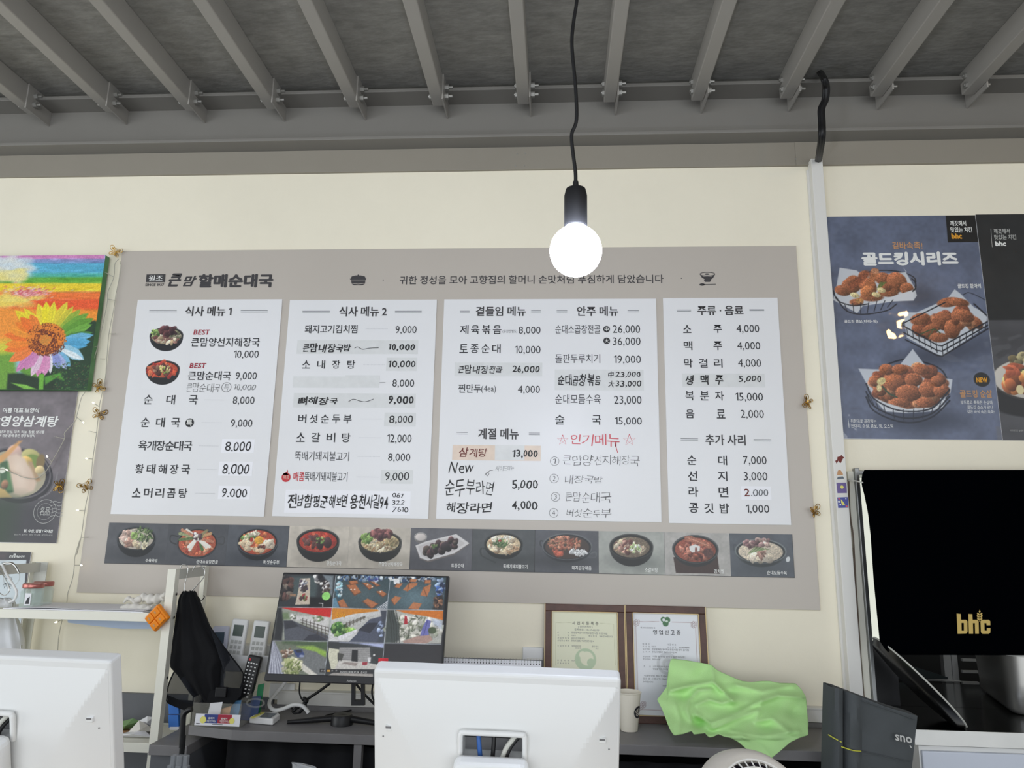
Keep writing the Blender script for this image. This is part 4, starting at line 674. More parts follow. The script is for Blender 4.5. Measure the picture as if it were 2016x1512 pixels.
    for k in range(60):
        t = r.rand()*6.283; d = math.sqrt(r.rand()); c.ell(575+205*d*math.cos(t), 1095+115*d*math.sin(t), 36+18*r.rand(), 28+12*r.rand(), CK[k % 5], r.rand()*60-30, 2, 1, .6)
    for x, y, rx, ry in ((490, 1070, 60, 50), (600, 1050, 52, 40), (570, 1130, 74, 50), (690, 1110, 56, 46), (440, 990, 44, 34), (520, 990, 46, 32), (650, 990, 50, 32), (400, 1110, 40, 40), (760, 1120, 40, 40), (520, 1190, 60, 30), (670, 1190, 50, 34), (740, 1060, 36, 34), (370, 1060, 36, 34)): c.ell(x, y, rx, ry, CK[int(x) % 5], 0, 2, 1, .6)
    c.ell(408, 1060, 28, 20, (216, 196, 130), -30); c.ell(395, 1100, 14, 22, (220, 200, 140)); c.line([(415, 1090), (450, 1130), (500, 1155)], 10, (56, 78, 56), n=3)
    c.poly([(350, 1150), (440, 1190), (560, 1225), (720, 1215), (800, 1150), (780, 1215), (700, 1240), (560, 1250), (430, 1240)], (206, 210, 216), 2)
    for dy in (0, 40, 66): c.line([(318, 1075+dy*1.2), (360, 1160+dy*1.1), (480, 1225+dy), (600, 1240+dy), (720, 1215+dy*.8), (815, 1110+dy)], 9, (30, 36, 52), n=4)
    for k in range(12): t = math.pi*(.05+.9*k/11); c.line([(570-245*math.cos(t), 1120+110*math.sin(t)), (570-225*math.cos(t), 1140+150*math.sin(t))], 5, (34, 40, 56))
    c.ell(1006, 1050, 46, 43, (16, 16, 18), 0, 1)
    c.mute(.86, .13, 9, .2)
    c.poly([(1090, 1330), (1160, 1330), (1160, 1420), (1100, 1420)], (110, 104, 100), 4, .4)
def pbt(T):
    T.z(3.024, 1600, 400); T.t('깨끗해서', 818, 105, 912, 136, 'white', .02); T.t('맛있는 치킨', 820, 142, 947, 175, 'white', .02); T.t('bhc', 825, 180, 888, 213, 'orange', .05)
    T.t('겉바속촉!', 473, 230, 652, 275, 'tan', .02); T.t('골드킹시리즈', 290, 290, 865, 372, 'white', .055); T.t('골드킹 한마리', 862, 480, 1000, 507, 'white', .02); T.t('골드킹 콤보(다리+윙)', 188, 695, 385, 716, 'white', .01)
    T.t('NEW', 973, 1038, 1040, 1068, 'orange', .05); T.t('골드킹 순살', 875, 1112, 1067, 1158, 'tan', .03); T.t('부드럽고 촉촉한 순살에', 880, 1175, 1068, 1198, 'white', .0); T.t('골드킹 소스가 만나', 920, 1203, 1073, 1226, 'white', .0); T.t('겉은 바삭 속은 촉촉!', 920, 1232, 1080, 1252, 'white', .0)
    T.ln([(210, 1285), (216, 1338)], .8, 'white'); T.t('취향대로 골라먹는', 225, 1286, 378, 1309, 'white', .0); T.t('한마리, 순살, 콤보, 윙, 오스틱', 228, 1316, 478, 1340, 'white', .0)
poster('chicken_series_poster', 'blue laminated poster of three wire baskets of glazed chicken', Pb, (gx0, gx1, gz0, gz1), (96, 106, 132), 'printgloss', pb, pbt)
def pd(c):
    c.z(3.024, 1600, 400); c.poly([(1040, 697), (1800, 690), (1800, 1500), (1080, 1500)], (74, 74, 78), 3); c.grain(.1, 20, 4)
    c.ell(1330, 1180, 270, 96, (24, 24, 28), 0, 4); c.ell(1320, 1050, 240, 130, (52, 48, 46), 0, 2); c.ell(1320, 1045, 232, 122, (196, 190, 180), 0, 2, sh=.1); c.food(1290, 1060, 130, 60, [(176, 110, 60), (150, 84, 50), (206, 160, 100)], 40, 38, 4, el=.8, sh=.6); c.food(1260, 950, 80, 50, [(120, 110, 84), (160, 150, 110), (96, 84, 60)], 50, 22, 5)
    c.ell(1235, 1110, 22, 28, (226, 210, 160)); c.food(1190, 1000, 40, 40, [(176, 90, 60)], 12, 30, 8)
def pdt(T): T.z(3.024, 1600, 400); T.ln([(1060, 152), (1068, 262)], .7, 'button'); T.t('깨끗해서', 1077, 152, 1172, 182, 'button', .02); T.t('맛있는 치킨', 1080, 188, 1210, 217, 'button', .02); T.t('bhc', 1085, 226, 1150, 256, 'white', .05); T.t('이미지컷은 실제와 다를 수 있습니다', 1175, 1348, 1330, 1360, 'button')
poster('dark_chicken_poster', 'near-black laminated poster with a chicken plate, cut off by the right frame edge', Pb, (gx1+.001, gx1+.56, gz0, gz1+.003), (34, 36, 38), 'printgloss', pd, pdt)
# ---- notice with a dark border at far left
P = wall(2.594)
def pn(c):
    c.z(6.57, 0, 1060); c.poly([(-900, 280), (342, 280), (240, 1700), (-900, 1700)], (206, 216, 220), 1.2); c.poly([(-900, 200), (80, 200), (60, 250), (-900, 250)], (110, 90, 90), 20, .7)
def pnt(T):
    T.z(6.57, 0, 1060); T.t('큰맘할매순대국', 122, 218, 322, 250, 'white', .03, skew=.2); T.poly([(178, 196), (210, 196), (208, 214), (176, 214)], 'white', 'emblem')
    T.hw('추가', 60, 480, 165, 560, 'ink2', -.005, tilt=-.3); T.hw('주문', 35, 575, 160, 650, 'ink2', -.005); T.disc(150, 510, 17, 'button', .7, 'pen_circle'); T.hw('메뉴', 10, 300, 90, 345, 'pencil', -.01); T.t('감사합니다', 55, 762, 170, 778, 'ink2')
xr_ = (P.ab(60, 1087)[0]+P.ab(36, 1275)[0])/2
poster('bordered_notice', 'dark-bordered notice behind the silver hooks at the left edge', P, (xr_-.26, xr_, P.ab(38, 1275)[1]-.02, P.ab(60, 1087)[1]), (64, 62, 66), 'print', pn, pnt)
# ================================================================== BUTTERFLIES
def butterfly_parts(e):
    for s in (-1, 1):
        for up, sc in ((1, 1.), (-1, .72)):
            L = [(0, .002*up), (.006*sc, .012*up*sc), (.016*sc, .019*up*sc), (.021*sc, .013*up*sc), (.017*sc, .005*up*sc), (.006*sc, .0015*up), (0, .002*up)]
            f = lambda p: (s*p[0], -.006-.45*p[0], p[1]); m = MB().tube(spline([f(p) for p in L], 4), .0011, 5, False); m.tube([f((.003, .003*up)), f((.016*sc, .013*up*sc))], .0008, 5); m.tube([f((.009*sc, .0145*up*sc)), f((.013*sc, .005*up*sc))], .0008, 5)
            m.prism([f((.004, .004*up)), f((.009*sc, .012*up*sc)), f((.014*sc, .014*up*sc)), f((.013*sc, .007*up*sc))], (0, .0006, 0)); obj('wing', m, 'goldm', e, world=False, smooth=1)
    m = MB().lathe([(.0002, -.012), (.0018, -.008), (.0024, 0), (.002, .006), (.0002, .01)], (0, -.005, 0), 8); obj('body', m, 'goldm', e, world=False, smooth=1)
    m = MB().tube([(0, -.005, .009), (.004, -.008, .016)], .0005, 4); m.tube([(0, -.005, .009), (-.004, -.008, .016)], .0005, 4); obj('antenna', m, 'goldm', e, world=False)
    obj('pin', MB().tube([(0, 0, 0), (0, -.005, 0)], .001, 5), 'goldm', e, world=False)
BF = [(229, 499, 2.59, 20, .4, 'gold butterfly pinned at the top left corner of the menu board'), (197, 763, 2.59, 60, .2, 'gold butterfly on the board edge, just right of the sunflower canvas bottom'), (195, 817, 2.59, 10, 1.0, 'gold butterfly on the board edge, below another one, above the soup poster stamp'),
      (119, 957, 2.592, 90, .1, 'gold butterfly on the right edge of the soup poster'), (169, 959, 2.59, -30, 1.1, 'gold butterfly on the board left edge beside the soup poster'), (1586, 794, 2.59, -70, .6, 'upper gold butterfly on the right edge of the menu board'), (1599, 1008, 2.59, -20, .9, 'lower gold butterfly on the right edge of the menu board')]
proto = None
for i, (x, y, Y, ro, yw, lab) in enumerate(BF):
    p = PY(x, y, Y); mt = Matrix.Translation(Vector(p)) @ Matrix.Rotation(yw*.6, 4, 'Z') @ Matrix.Rotation(math.radians(ro), 4, 'Y') @ Matrix.Scale(1.2, 4)
    if i == 0: proto = thing('butterfly_ornament', p, lab, 'ornament', 'gold butterfly ornaments', mt); butterfly_parts(proto)
    else: copy_thing(proto, mt, lab)
# ================================================================== STRING LIGHTS
sl = thing('string_lights', PY(160, 1200, 2.585), 'thin pale string lights trailing down the wall left of the menu board', 'string lights')
z4 = lambda P: [(x/5.04, 480+y/5.04) for x, y in P]; z5 = lambda P: [(x/4.32, 750+y/4.32) for x, y in P]; zl = lambda P: [(x/5.6, 1050+y/5.6) for x, y in P]
S1 = z4([(1180, 150), (1140, 200), (1130, 330), (1070, 480), (1065, 580), (1020, 800), (975, 1000), (930, 1150), (905, 1250), (890, 1400)])+z5([(720, 100), (690, 150), (655, 290), (640, 340), (550, 440), (545, 500), (440, 690), (380, 780), (300, 830), (200, 820), (140, 795), (20, 750), (-80, 770)])
S2 = z4([(1190, 170), (1200, 260), (1150, 500), (1130, 640), (1080, 900), (1060, 1150), (1045, 1330)])+z5([(865, 120), (845, 220), (820, 450), (790, 660), (770, 860), (725, 1080), (690, 1330), (650, 1480)])+zl([(885, 60), (830, 240), (820, 350), (800, 500), (750, 650), (735, 770), (700, 900), (680, 980), (650, 1130), (636, 1290)])
for S in (S1, S2): obj('light_wire', MB().tube(spline([PY(x, y, 2.583) for x, y in S], 4), .0013, 5), 'wire', sl, smooth=1)
for a, b_, on in [(z5([(845, 220), (800, 190)]), 0, 1), (z5([(655, 310), (705, 350)]), 0, 1), (z5([(440, 690), (405, 648)]), 0, 1), (z5([(120, 790), (65, 760)]), 0, 1), (z5([(792, 665), (745, 660)]), 0, 1), (z5([(725, 1105), (668, 1100)]), 0, 1), (zl([(820, 350), (890, 352)]), 0, 1), (zl([(690, 950), (630, 975)]), 0, 1),
                  (z5([(545, 492), (475, 475)]), 0, 0), (z5([(822, 440), (770, 430)]), 0, 0), (z4([(1130, 330), (1060, 292)]), 0, 0), (z4([(1065, 548), (1130, 560)]), 0, 0), (z4([(1075, 895), (1140, 890)]), 0, 0), (z4([(1045, 1142), (1010, 1142)]), 0, 0), (z5([(690, 1332), (745, 1330)]), 0, 0), (z4([(960, 1020), (935, 1025)]), 0, 0)]:
    p, q = PY(*a[0], 2.583), PY(*a[1], 2.572); obj('light_stub', MB().tube([p, q], .0013, 5), 'wire', sl)
    d = (q-p)/np.linalg.norm(q-p); obj('led', MB().lathe([(.0003, -.004), (.0022, -.003), (.0025, .002), (.0004, .005)], q+d*.003, 8, d), 'led' if on else 'acryl', sl, smooth=1)
# ================================================================== DESK AND REAR COUNTER
ZD = .83
dk = thing('rear_desk', (-.05, 2.45, 0), 'long grey laminate desk against the wall under the menu board', 'desk')
fl, fr = PZ(452, 1441, ZD), PZ(1632, 1476, ZD); c0 = PZ(372, 1428, ZD); YF = 2.3
obj('desk_top', MB().prism([(c0[0], 2.57, ZD-.028), (c0[0], c0[1], ZD-.028), (fl[0], YF, ZD-.028), (.98, YF, ZD-.028), (.98, 2.57, ZD-.028)], (0, 0, .028)), 'desk', dk, bevel=.0015)
obj('back_lip', MB().box(-1.0, .98, 2.57, 2.584, ZD-.03, ZD+.014), 'desk', dk)
for x, y in ((706, 1455), (1418, 1478), (1000, 1480)):
    q = PY(x, y, 2.31); obj('desk_leg', MB().box(q[0]-.012, q[0]+.012, 2.305, 2.33, 0, ZD-.028), 'desk', dk)
obj('dark_backing', MB().box(-1.0, .98, 2.54, 2.56, 0, ZD-.03), 'void', dk)  # black sheet added to keep the gap under the desk top dark
z0 = PY(1000, 1488, 2.345)[2]; G = []
for k in range(8):
    z = .02+(z0-.02)*k/7; G.append([(-1.02+.02*j*1.0, 2.335+.006*math.sin(j*1.3)+.002*math.sin(j*.41+k*.2), z+(0 if k < 7 else .03*max(0, 1-j/40))) for j in range(100)])
tag(obj('black_drape', MB().grid(G), 'void', smooth=3, solid=.002), 'black cloth hung across the open front under the grey desk', 'drape')
# side shelf at the left of the desk
sp_ = PY(345, 1462, 2.3)[2]
tag(obj('side_shelf', MB().box(-1.235, PY(369, 1465, 2.27)[0], 2.27, 2.57, sp_-.03, sp_), 'desk', bevel=.002), 'small grey shelf between the white rack and the desk', 'shelf')
tag(obj('side_cabinet', MB().box(-1.235, PY(369, 1465, 2.27)[0]-.002, 2.285, 2.57, 0, sp_-.03), 'wallgrey', bevel=.002), 'dark grey cabinet body under the small side shelf', 'cabinet')
# ================================================================== WHITE RACK
XR, XL, RY0, RY1 = -1.25, -1.905, 2.345, 2.575; rt_ = PY(350, 1120, 2.357)[2]
zs = PY(160, 1203, RY0)[2]; zl_ = PY(262, 1462, RY0)[2]
rk = thing('steel_rack', (-1.57, 2.46, 0), 'cream white steel rack with two shelves at the left, jars on top', 'rack')
for x in (XR, XL+.027):
    for y, yy, f in ((RY0, RY0+.026, 1), (RY1, RY1-.026, -1)):
        xo, xi = (x, x-.027) if x == XR else (x-.027, x); k = -1 if x == XR else 1
        P_ = [(xi, y, 0), (xo, y, 0), (xo, yy, 0), (xo+k*.003, yy, 0), (xo+k*.003, y+f*.003, 0), (xi, y+f*.003, 0)]
        fixn(obj('post', MB().prism(P_, (0, 0, rt_)), 'rack', rk))
for x in (XR, XL+.027): obj('end_bar', MB().box(x-.012, x-.002, RY0+.004, RY1-.004, rt_-.034, rt_-.002), 'rackin', rk)
obj('back_bar', MB().box(XL, XL+.05, RY1-.006, RY1-.002, zs, rt_), 'rackin', rk)
for z in (zs, zl_, .25):
    e = obj('shelf_deck', MB().box(XL+.001, XR-.004, RY0+.004, RY1-.004, z-.008, z-.002), 'rack', rk)
    for y in (RY0-.002, RY1-.006): obj('shelf_beam', MB().box(XL+.002, XR-.004, y, y+.008, z-.028, z), 'rack', e, bevel=.001)
for z in (zs-.014, rt_-.08, zl_-.012, zs-.2): obj('rack_bolt', MB().lathe([(.0001, 0), (.004, .001), (.005, .004), (.0001, .005)][::-1], (XR, RY0+.014, z), 10, (1, 0, 0)), 'chrome', rk)
# jars
def jar(cx, cy, z, label, sticker_=False):
    e = thing('glass_jar', (cx, cy, z), label, 'jar', 'glass jars on the rack')
    R = .033; pr = [(R*.93, .001), (R, .006), (R, .056), (R*.8, .066), (R*.78, .07)]
    obj('glass_body', MB().lathe(pr, (cx, cy, z), 8), 'glass', e, solid=.0022)
    obj('lid', MB().lathe([(.0001, .083), (R*.9, .0825), (R*.97, .079), (R*.97, .069), (R*.94, .067)], (cx, cy, z), 28), 'lid', e, smooth=.6)
    if sticker_:
        s_ = obj('label_sticker', MB().box(cx+.001, cx+.022, cy-R-.0012, cy-R-.0004, z+.014, z+.052), 'paper', e)
        obj('leaf_emblem', MB().prism([(cx+.004, cy-R-.0016, z+.018), (cx+.018, cy-R-.0016, z+.018), (cx+.018, cy-R-.0016, z+.042), (cx+.01, cy-R-.0016, z+.036)], (0, .0004, 0)), 'ink', s_)
p1 = PY(62, 1195, 2.40); p2 = PY(80, 1192, 2.475)
jar(p1[0], 2.395, zs-.002, 'front glass jar with rose-gold lid and a small black and white sticker, on the rack', True); jar(p2[0], 2.475, zs-.002, 'plain glass jar with rose-gold lid, behind the stickered one')
# papers on shelf
m = MB(); a = PZ(62, 1204, zs+.002); m.prism([(-1.83, 2.352, zs-.001), (-1.345, 2.345, zs-.001), (-1.34, 2.53, zs-.001), (-1.80, 2.54, zs-.001)], (0, 0, .0035))
G = [[(-1.81+.47*i/20, 2.352-.0005*i+.19*j/6, zs+.003+.004*abs(math.sin(i*.25))*(1-j/6)) for i in range(21)] for j in range(7)]; m.grid(G)
tag(obj('paper_sheets', m, 'paper', solid=.0008), 'stack of white paper sheets lying along the top shelf of the rack', 'paper')
def lump(name, px, m, label, cat, Y, r, seed=1, amp=.25, sub=True):
    rr = np.random.RandomState(seed); mb = MB()
    for path, rad in px:
        S = spline([PY(x, y, Y+dy) for x, y, dy in path], 6); n = len(S); R = [rad*(.35+.65*math.sin(math.pi*min(1, max(0, (k+.6)/(n+.2)))))*(1+amp*math.sin(k*1.7+seed)) for k in range(n)]
        k0 = len(mb.v); mb.tube(S, R, 10)
        for i in range(k0, len(mb.v)): v = np.array(mb.v[i]); mb.v[i] = tuple(v+rad*amp*.5*np.array([math.sin(v[2]*190+v[0]*90), .6*math.sin(v[0]*170+seed), math.sin(v[0]*210+v[2]*120)]))
    o = obj(name, mb, m, smooth=3, sub=1)
    return tag(o, label, cat)
lump('cotton_gloves', [([(238, 1196, .0), (262, 1196, 0), (290, 1200, 0), (318, 1196, 0)], .017), ([(244, 1186, .02), (252, 1178, .02), (264, 1182, .02), (276, 1180, .02)], .008), ([(262, 1188, .0), (280, 1176, .02), (300, 1180, .02), (322, 1176, .02), (332, 1172, .02)], .017), ([(252, 1200, -.03), (262, 1208, -.04), (286, 1200, -.03), (300, 1192, -.02)], .009), ([(318, 1174, 0), (330, 1172, 0), (334, 1190, 0)], .011)], 'cloth', 'crumpled off-white cotton gloves at the right end of the rack shelf', 'gloves', 2.41, .01, 2)
# orange four-cell timer hung on the post
pc = PY(308, 1217, 2.32); mt = Matrix.Translation(Vector(pc)) @ Matrix.Rotation(math.radians(-43), 4, 'Y') @ Matrix.Rotation(math.radians(-16), 4, 'Z')
e = thing('pill_organizer', pc, 'bright orange four-cell plastic case hanging tilted on the rack post', 'case', None, mt)
obj('case_body', MB().box(-.035, .035, -.004, .014, -.03, .03), 'orangep', e, world=False, bevel=.006)
for i in (0, 1):
    for j in (0, 1):
        x, z = -.016+.032*i, -.0135+.027*j; l = obj('cell_lid', MB().box(x-.0145, x+.0145, -.0085, -.003, z-.0125, z+.0125), 'orangep', e, world=False, bevel=.0035)
        obj('lid_mark', MB().box(x-.003, x+.003, -.0092, -.0084, z-.004, z+.004), 'tan', l, world=False)
tag(obj('blue_sheet', MB().prism([PY(x, y, 2.50) for x, y in ((132, 1217), (330, 1218), (326, 1238), (240, 1238), (175, 1231), (134, 1226))], (0, .0015, 0)), mat('pale_blue_film', (176, 192, 216), .4)), 'pale blue plastic sheet hanging down behind the upper rack shelf', 'sheet')
# lower shelf: papers
r = random.Random(4); nw = thing('newspaper_pile', PY(262, 1450, 2.42), 'rumpled newspapers and leaflets on the lower rack shelf', 'newspaper')
for i, (pts, m_, Y) in enumerate([([(226, 1452), (300, 1452), (282, 1436), (262, 1440), (228, 1446)], 'paper', 2.40), ([(226, 1424), (262, 1414), (276, 1420), (262, 1432), (240, 1440), (226, 1438)], 'green', 2.45), ([(250, 1444), (274, 1418), (292, 1428), (300, 1440), (282, 1442), (256, 1450)], 'cloth', 2.41), ([(272, 1420), (290, 1410), (302, 1412), (300, 1434), (284, 1432)], 'paper', 2.44), ([(226, 1438), (250, 1438), (252, 1444), (228, 1442)], 'tan', 2.43), ([(226, 1406), (232, 1410), (238, 1420), (226, 1424)], 'paper', 2.47)]):
    cxm = np.mean([p[0] for p in pts]); cym = np.mean([p[1] for p in pts]); V = [PY(x, y, Y) for x, y in pts]; C = PY(cxm, cym, Y-.03); n = len(V)
    V = [v if v[2] > zl_+.001 else np.array([v[0], v[1], zl_+.001]) for v in V]; Bk = [np.array([v[0], v[1]+.05, zl_+.001]) for v in V]
    obj('paper_sheet', MB().add(V+[C]+Bk, [(k, (k+1) % n, n) for k in range(n)]+[(k, n+1+k, n+1+(k+1) % n, (k+1) % n) for k in range(n)]), m_ if m_ != 'green' else mat('green_leaflet', (112, 146, 96), .5), nw, smooth=.4)
# blue packages on the side shelf
bb = PY(341, 1432, 2.46)
e = thing('blue_package', (bb[0], 2.47, sp_), 'two small blue cards standing one over the other beside the white rack post', 'package')
for k, (y0, y1) in enumerate(((1433, 1408), (1406, 1383))):
    A, B, C_, D_ = [PY(x, y, 2.46) for x, y in ((332, y0), (352, y0), (351, y1), (331, y1))]
    obj('card', MB().prism([A, B, C_, D_], (0, .012, 0)), 'bluebox', e, bevel=.001)
obj('card_foot', MB().prism([PY(x, y, 2.459) for x, y in ((334, 1437), (352, 1437), (352, 1431), (334, 1431))], (0, .014, 0)), 'paper', e)
# black pole with clips
e = thing('black_pole', PY(357, 1486, 2.1), 'bent black metal pole rising beside the desk, clear plastic clips around it', 'pole')
Q = [PY(x, y, 2.1) for x, y in ((378, 1396), (372, 1398), (365, 1403), (361, 1411), (360, 1430), (357.5, 1471), (356, 1500))]; Q.append(np.array([Q[-1][0], 2.1, .0]))
obj('pole', MB().tube(spline(Q, 6), .0072, 12), 'blackplastic', e, smooth=1)
for dx, w_ in ((-.019, .006), (0, .008), (.017, .006)):
    q = PY(355, 1487, 2.08); m = MB(); m.box(q[0]+dx-w_, q[0]+dx+w_, 2.075, 2.09, q[2]-.06, q[2]+.0); m.box(q[0]+dx*1.3-w_, q[0]+dx*1.3+w_, 2.072, 2.088, q[2]-.09, q[2]-.025); obj('clip', m, 'clearpl', e, bevel=.002)
# ---- hooks, plastic bag
e = thing('silver_hook', PY(20, 1130, 2.40), 'silver wire S-hooks over the rack bar at the left edge', 'hook')
obj('hook_wire', MB().tube(spline([PY(x/5.6, 1050+y/5.6, 2.38) for x, y in ((-40, 420), (10, 360), (60, 330), (130, 332), (180, 372), (215, 440))], 6), .0042, 8), 'chrome', e, smooth=1)
obj('hook_wire', MB().tube(spline([PY(x/5.6, 1050+y/5.6, 2.372) for x, y in ((-30, 380), (40, 470), (100, 600), (92, 655), (45, 684), (0, 660), (-40, 620))], 6), .0016, 8), 'chrome', e, smooth=1)
obj('hook_wire', MB().tube(spline([PY(x/5.6, 1050+y/5.6, 2.375) for x, y in ((20, 340), (70, 450), (140, 560), (184, 650), (160, 730), (100, 760))], 6), .004, 8), 'whitepl', e, smooth=1)
def rows(R, Y, dep, seed=0, amp=.004, n=40, f=9):
    G = []; r = np.random.RandomState(seed); ph = r.rand(4)*6
    ys = [q[0] for q in R]
    for y in np.arange(ys[0], ys[-1]+.01, 3.0):
        L = np.interp(y, ys, [q[1] for q in R]); Rr = np.interp(y, ys, [q[2] for q in R]); D = np.interp(y, ys, [(q[3] if len(q) > 3 else dep) for q in R]); row = []
        for k in range(n):
            t = 2*math.pi*k/n; x = (L+Rr)/2+(Rr-L)/2*math.cos(t); p = PY(x, y, Y); wv = amp*(math.sin(f*t+ph[0]+y*.01)+.6*math.sin(2.3*f*t+ph[1]-y*.023)); p = p+np.array([0, -D*math.sin(t)-wv, .4*wv]); row.append(p)
        G.append(row)
    return G
bg = rows([(1178, -14, 18, .02), (1186, -20, 27, .03), (1200, -20, 24, .03), (1214, -20, 30, .03), (1240, -22, 36, .05), (1262, -24, 40, .055), (1285, -24, 41, .05), (1310, -20, 38, .045), (1345, -10, 25, .03)], 2.43, .04, 3, .005)
m = MB().grid(bg, True); tag(obj('plastic_bag', m, 'plasticbag', smooth=3), 'full white plastic bag hanging from the hooks at the left edge', 'bag')
# ---- black bag and visor on S hooks
e = thing('s_hook_pair', PY(380, 1118, 2.40), 'two thin chrome wire hooks holding the black mesh bag on the rack bar', 'hook')
for P_ in ([(354, 1124), (357, 1114), (364, 1112), (370, 1120), (367, 1138), (363, 1158), (368, 1168)], [(378, 1126), (384, 1115), (394, 1113), (403, 1124), (400, 1138), (388, 1152), (378, 1163)]):
    obj('hook_wire', MB().tube(spline([PY(x, y, 2.41) for x, y in P_], 6), .0017, 8), 'chrome', e, smooth=1)
e = thing('black_mesh_bag', PY(390, 1170, 2.40), 'black fabric bag with see-through mesh sides hanging on hooks beside the rack post', 'bag')
g_ = rows([(1164, 362, 384, .012), (1175, 355, 388, .02), (1182, 353, 392, .022), (1231, 347, 411, .03), (1264, 342, 433, .034), (1285, 339, 449, .034), (1300, 336, 453, .034), (1313, 336, 444, .03), (1329, 351, 440, .03), (1362, 373, 440, .026), (1380, 388, 448, .022), (1397, 402, 436, .012)], 2.40, .03, 5, .005, 48, 7)
obj('bag_body', MB().grid(g_, True), 'fabric', e, smooth=3)
for P_, Y in (([(411, 1231), (441, 1274), (473, 1316), (479, 1332), (475, 1362), (455, 1388), (430, 1398), (418, 1392), (432, 1350), (436, 1290)], 2.392), ([(345, 1318), (333, 1345), (327, 1378), (345, 1390), (372, 1399), (400, 1402), (422, 1397), (410, 1380), (388, 1362), (372, 1330)], 2.39)):
    cxm = np.mean([p[0] for p in P_]); cym = np.mean([p[1] for p in P_]); V = [PY(x, y, Y) for x, y in P_]; n = len(V); mid = [PY((x+cxm)/2, (y+cym)/2, Y-.02) for x, y in P_]; c_ = PY(cxm, cym, Y-.028)
    pm = obj('mesh_side', MB().add(V+mid+[c_], [(k, (k+1) % n, n+(k+1) % n, n+k) for k in range(n)]+[(n+k, n+(k+1) % n, 2*n) for k in range(n)]), 'mesh', e, smooth=3)
    obj('edge_binding', MB().tube(spline(V+[V[0]], 3), .0022, 6), 'fabric', pm, smooth=1)
obj('bag_flap', MB().prism([PY(x, y, 2.372) for x, y in ((436, 1353), (477, 1356), (474, 1370), (456, 1389), (428, 1398), (404, 1390), (412, 1362))], (0, .004, 0)), 'fabric', e); obj('bag_flap', MB().prism([PY(x, y, 2.372) for x, y in ((327, 1368), (350, 1378), (380, 1380), (408, 1392), (380, 1401), (348, 1393), (332, 1384))], (0, .004, 0)), 'fabric', e)
obj('drawstring', MB().tube(spline([PY(x, y, 2.385) for x, y in ((390, 1175), (396, 1182), (402, 1176), (401, 1172))], 5), .0014, 6), 'fabric', e)
b_ = obj('buckle', MB().box(*sorted((PY(424, 1380, 2.372)[0], PY(446, 1380, 2.372)[0])), 2.362, 2.376, PY(430, 1372, 2.37)[2], PY(430, 1352, 2.37)[2]), 'blackplastic', e, bevel=.003)
# ================================================================== REMOTES, ACRYLIC BOX, SIGN, READER
def remote(x, y, Y, roll, label, w=.056, h=.168, lcdm='lcd', body='whitepl', rowsn=5):
    p = PY(x, y, Y); mt = Matrix.Translation(Vector(p)) @ Matrix.Rotation(math.radians(roll), 4, 'Y') @ Matrix.Rotation(math.radians(-6), 4, 'X')
    e = thing('remote_control', p, label, 'remote', None, mt)
    obj('case', MB().box(-w/2, w/2, 0, .02, -h, 0), body, e, world=False, bevel=.006)
    if lcdm:
        obj('display', MB().box(-w*.31, w*.31, -.001, .004, -h*.33, -h*.11), lcdm, e, world=False, bevel=.001)
        for i in range(rowsn):
            for j in range(3): obj('button', MB().box(-w*.34+w*.25*j, -w*.34+w*.2+w*.25*j-.001, -.0018, .003, -h*(.47+.1*i), -h*(.405+.1*i)), 'button', e, world=False, bevel=.001)
    else:
        obj('button', MB().box(-w*.36, -w*.2, -.002, .003, -h*.12, -h*.065), 'redink2', e, world=False, bevel=.001)
        for i in range(10):
            for j in range(4 if i == 0 else 3):
                if i == 9 and j == 1: continue
                x0 = -w*.36+w*(.2 if i == 0 else .27)*j; obj('button', MB().box(x0, x0+w*.12, -.002, .003, -h*(.175+.078*i), -h*(.15+.078*i)), 'whitepl', e, world=False)
    return e
remote(434, 1233, 2.50, -2, 'lavender-grey air conditioner remote half hidden behind the black mesh bag', .056, .17, 'lcd2', mat('lavender_plastic', (196, 198, 212), .4), 0)
remote(473, 1219, 2.50, 3, 'left one of the two white air conditioner remotes with a grey display'); remote(515, 1222, 2.50, 3, 'right one of the two white air conditioner remotes, next to the security monitor')
remote(502, 1291, 2.42, 9, 'black television remote with a red power button, leaning in the acrylic box', .046, .145, None, 'blackplastic')
for x0, x1, lab in ((452, 486, 'left white remote'), (492, 528, 'right white remote')):
    A, B = PY(x0-3, 1290, 2.47), PY(x1+2, 1322, 2.47); m = MB(); m.box(A[0], B[0], 2.47, 2.474, B[2], A[2]); m.box(A[0], B[0], 2.474, 2.55, B[2]-.003, B[2]); m.box(A[0], A[0]+.003, 2.474, 2.55, B[2], A[2]); m.box(B[0]-.003, B[0], 2.474, 2.55, B[2], A[2]); m.box(A[0], B[0], 2.55, 2.6, B[2]-.003, A[2]+.02)
    tag(obj('remote_holder', m, 'whitepl', bevel=.0008), 'white wall holder under the '+lab, 'holder')
ax0, ax1 = PY(372, 1420, 2.31)[0], PY(505, 1400, 2.45)[0]
e = thing('acrylic_box', ((ax0+ax1)/2, 2.4, ZD), 'clear acrylic desk box full of cards and pens behind the small sign', 'box')
for nm, bxs in (('front_wall', (ax0, ax1, 2.325, 2.328, ZD, ZD+.07)), ('rear_wall', (ax0, ax1, 2.455, 2.458, ZD, ZD+.14)), ('side_wall', (ax1-.003, ax1, 2.328, 2.455, ZD, ZD+.085)), ('side_wall', (ax0, ax0+.003, 2.328, 2.455, ZD, ZD+.085)), ('box_floor', (ax0, ax1, 2.328, 2.455, ZD, ZD+.003))): obj(nm, MB().box(*bxs), 'acryl', e)
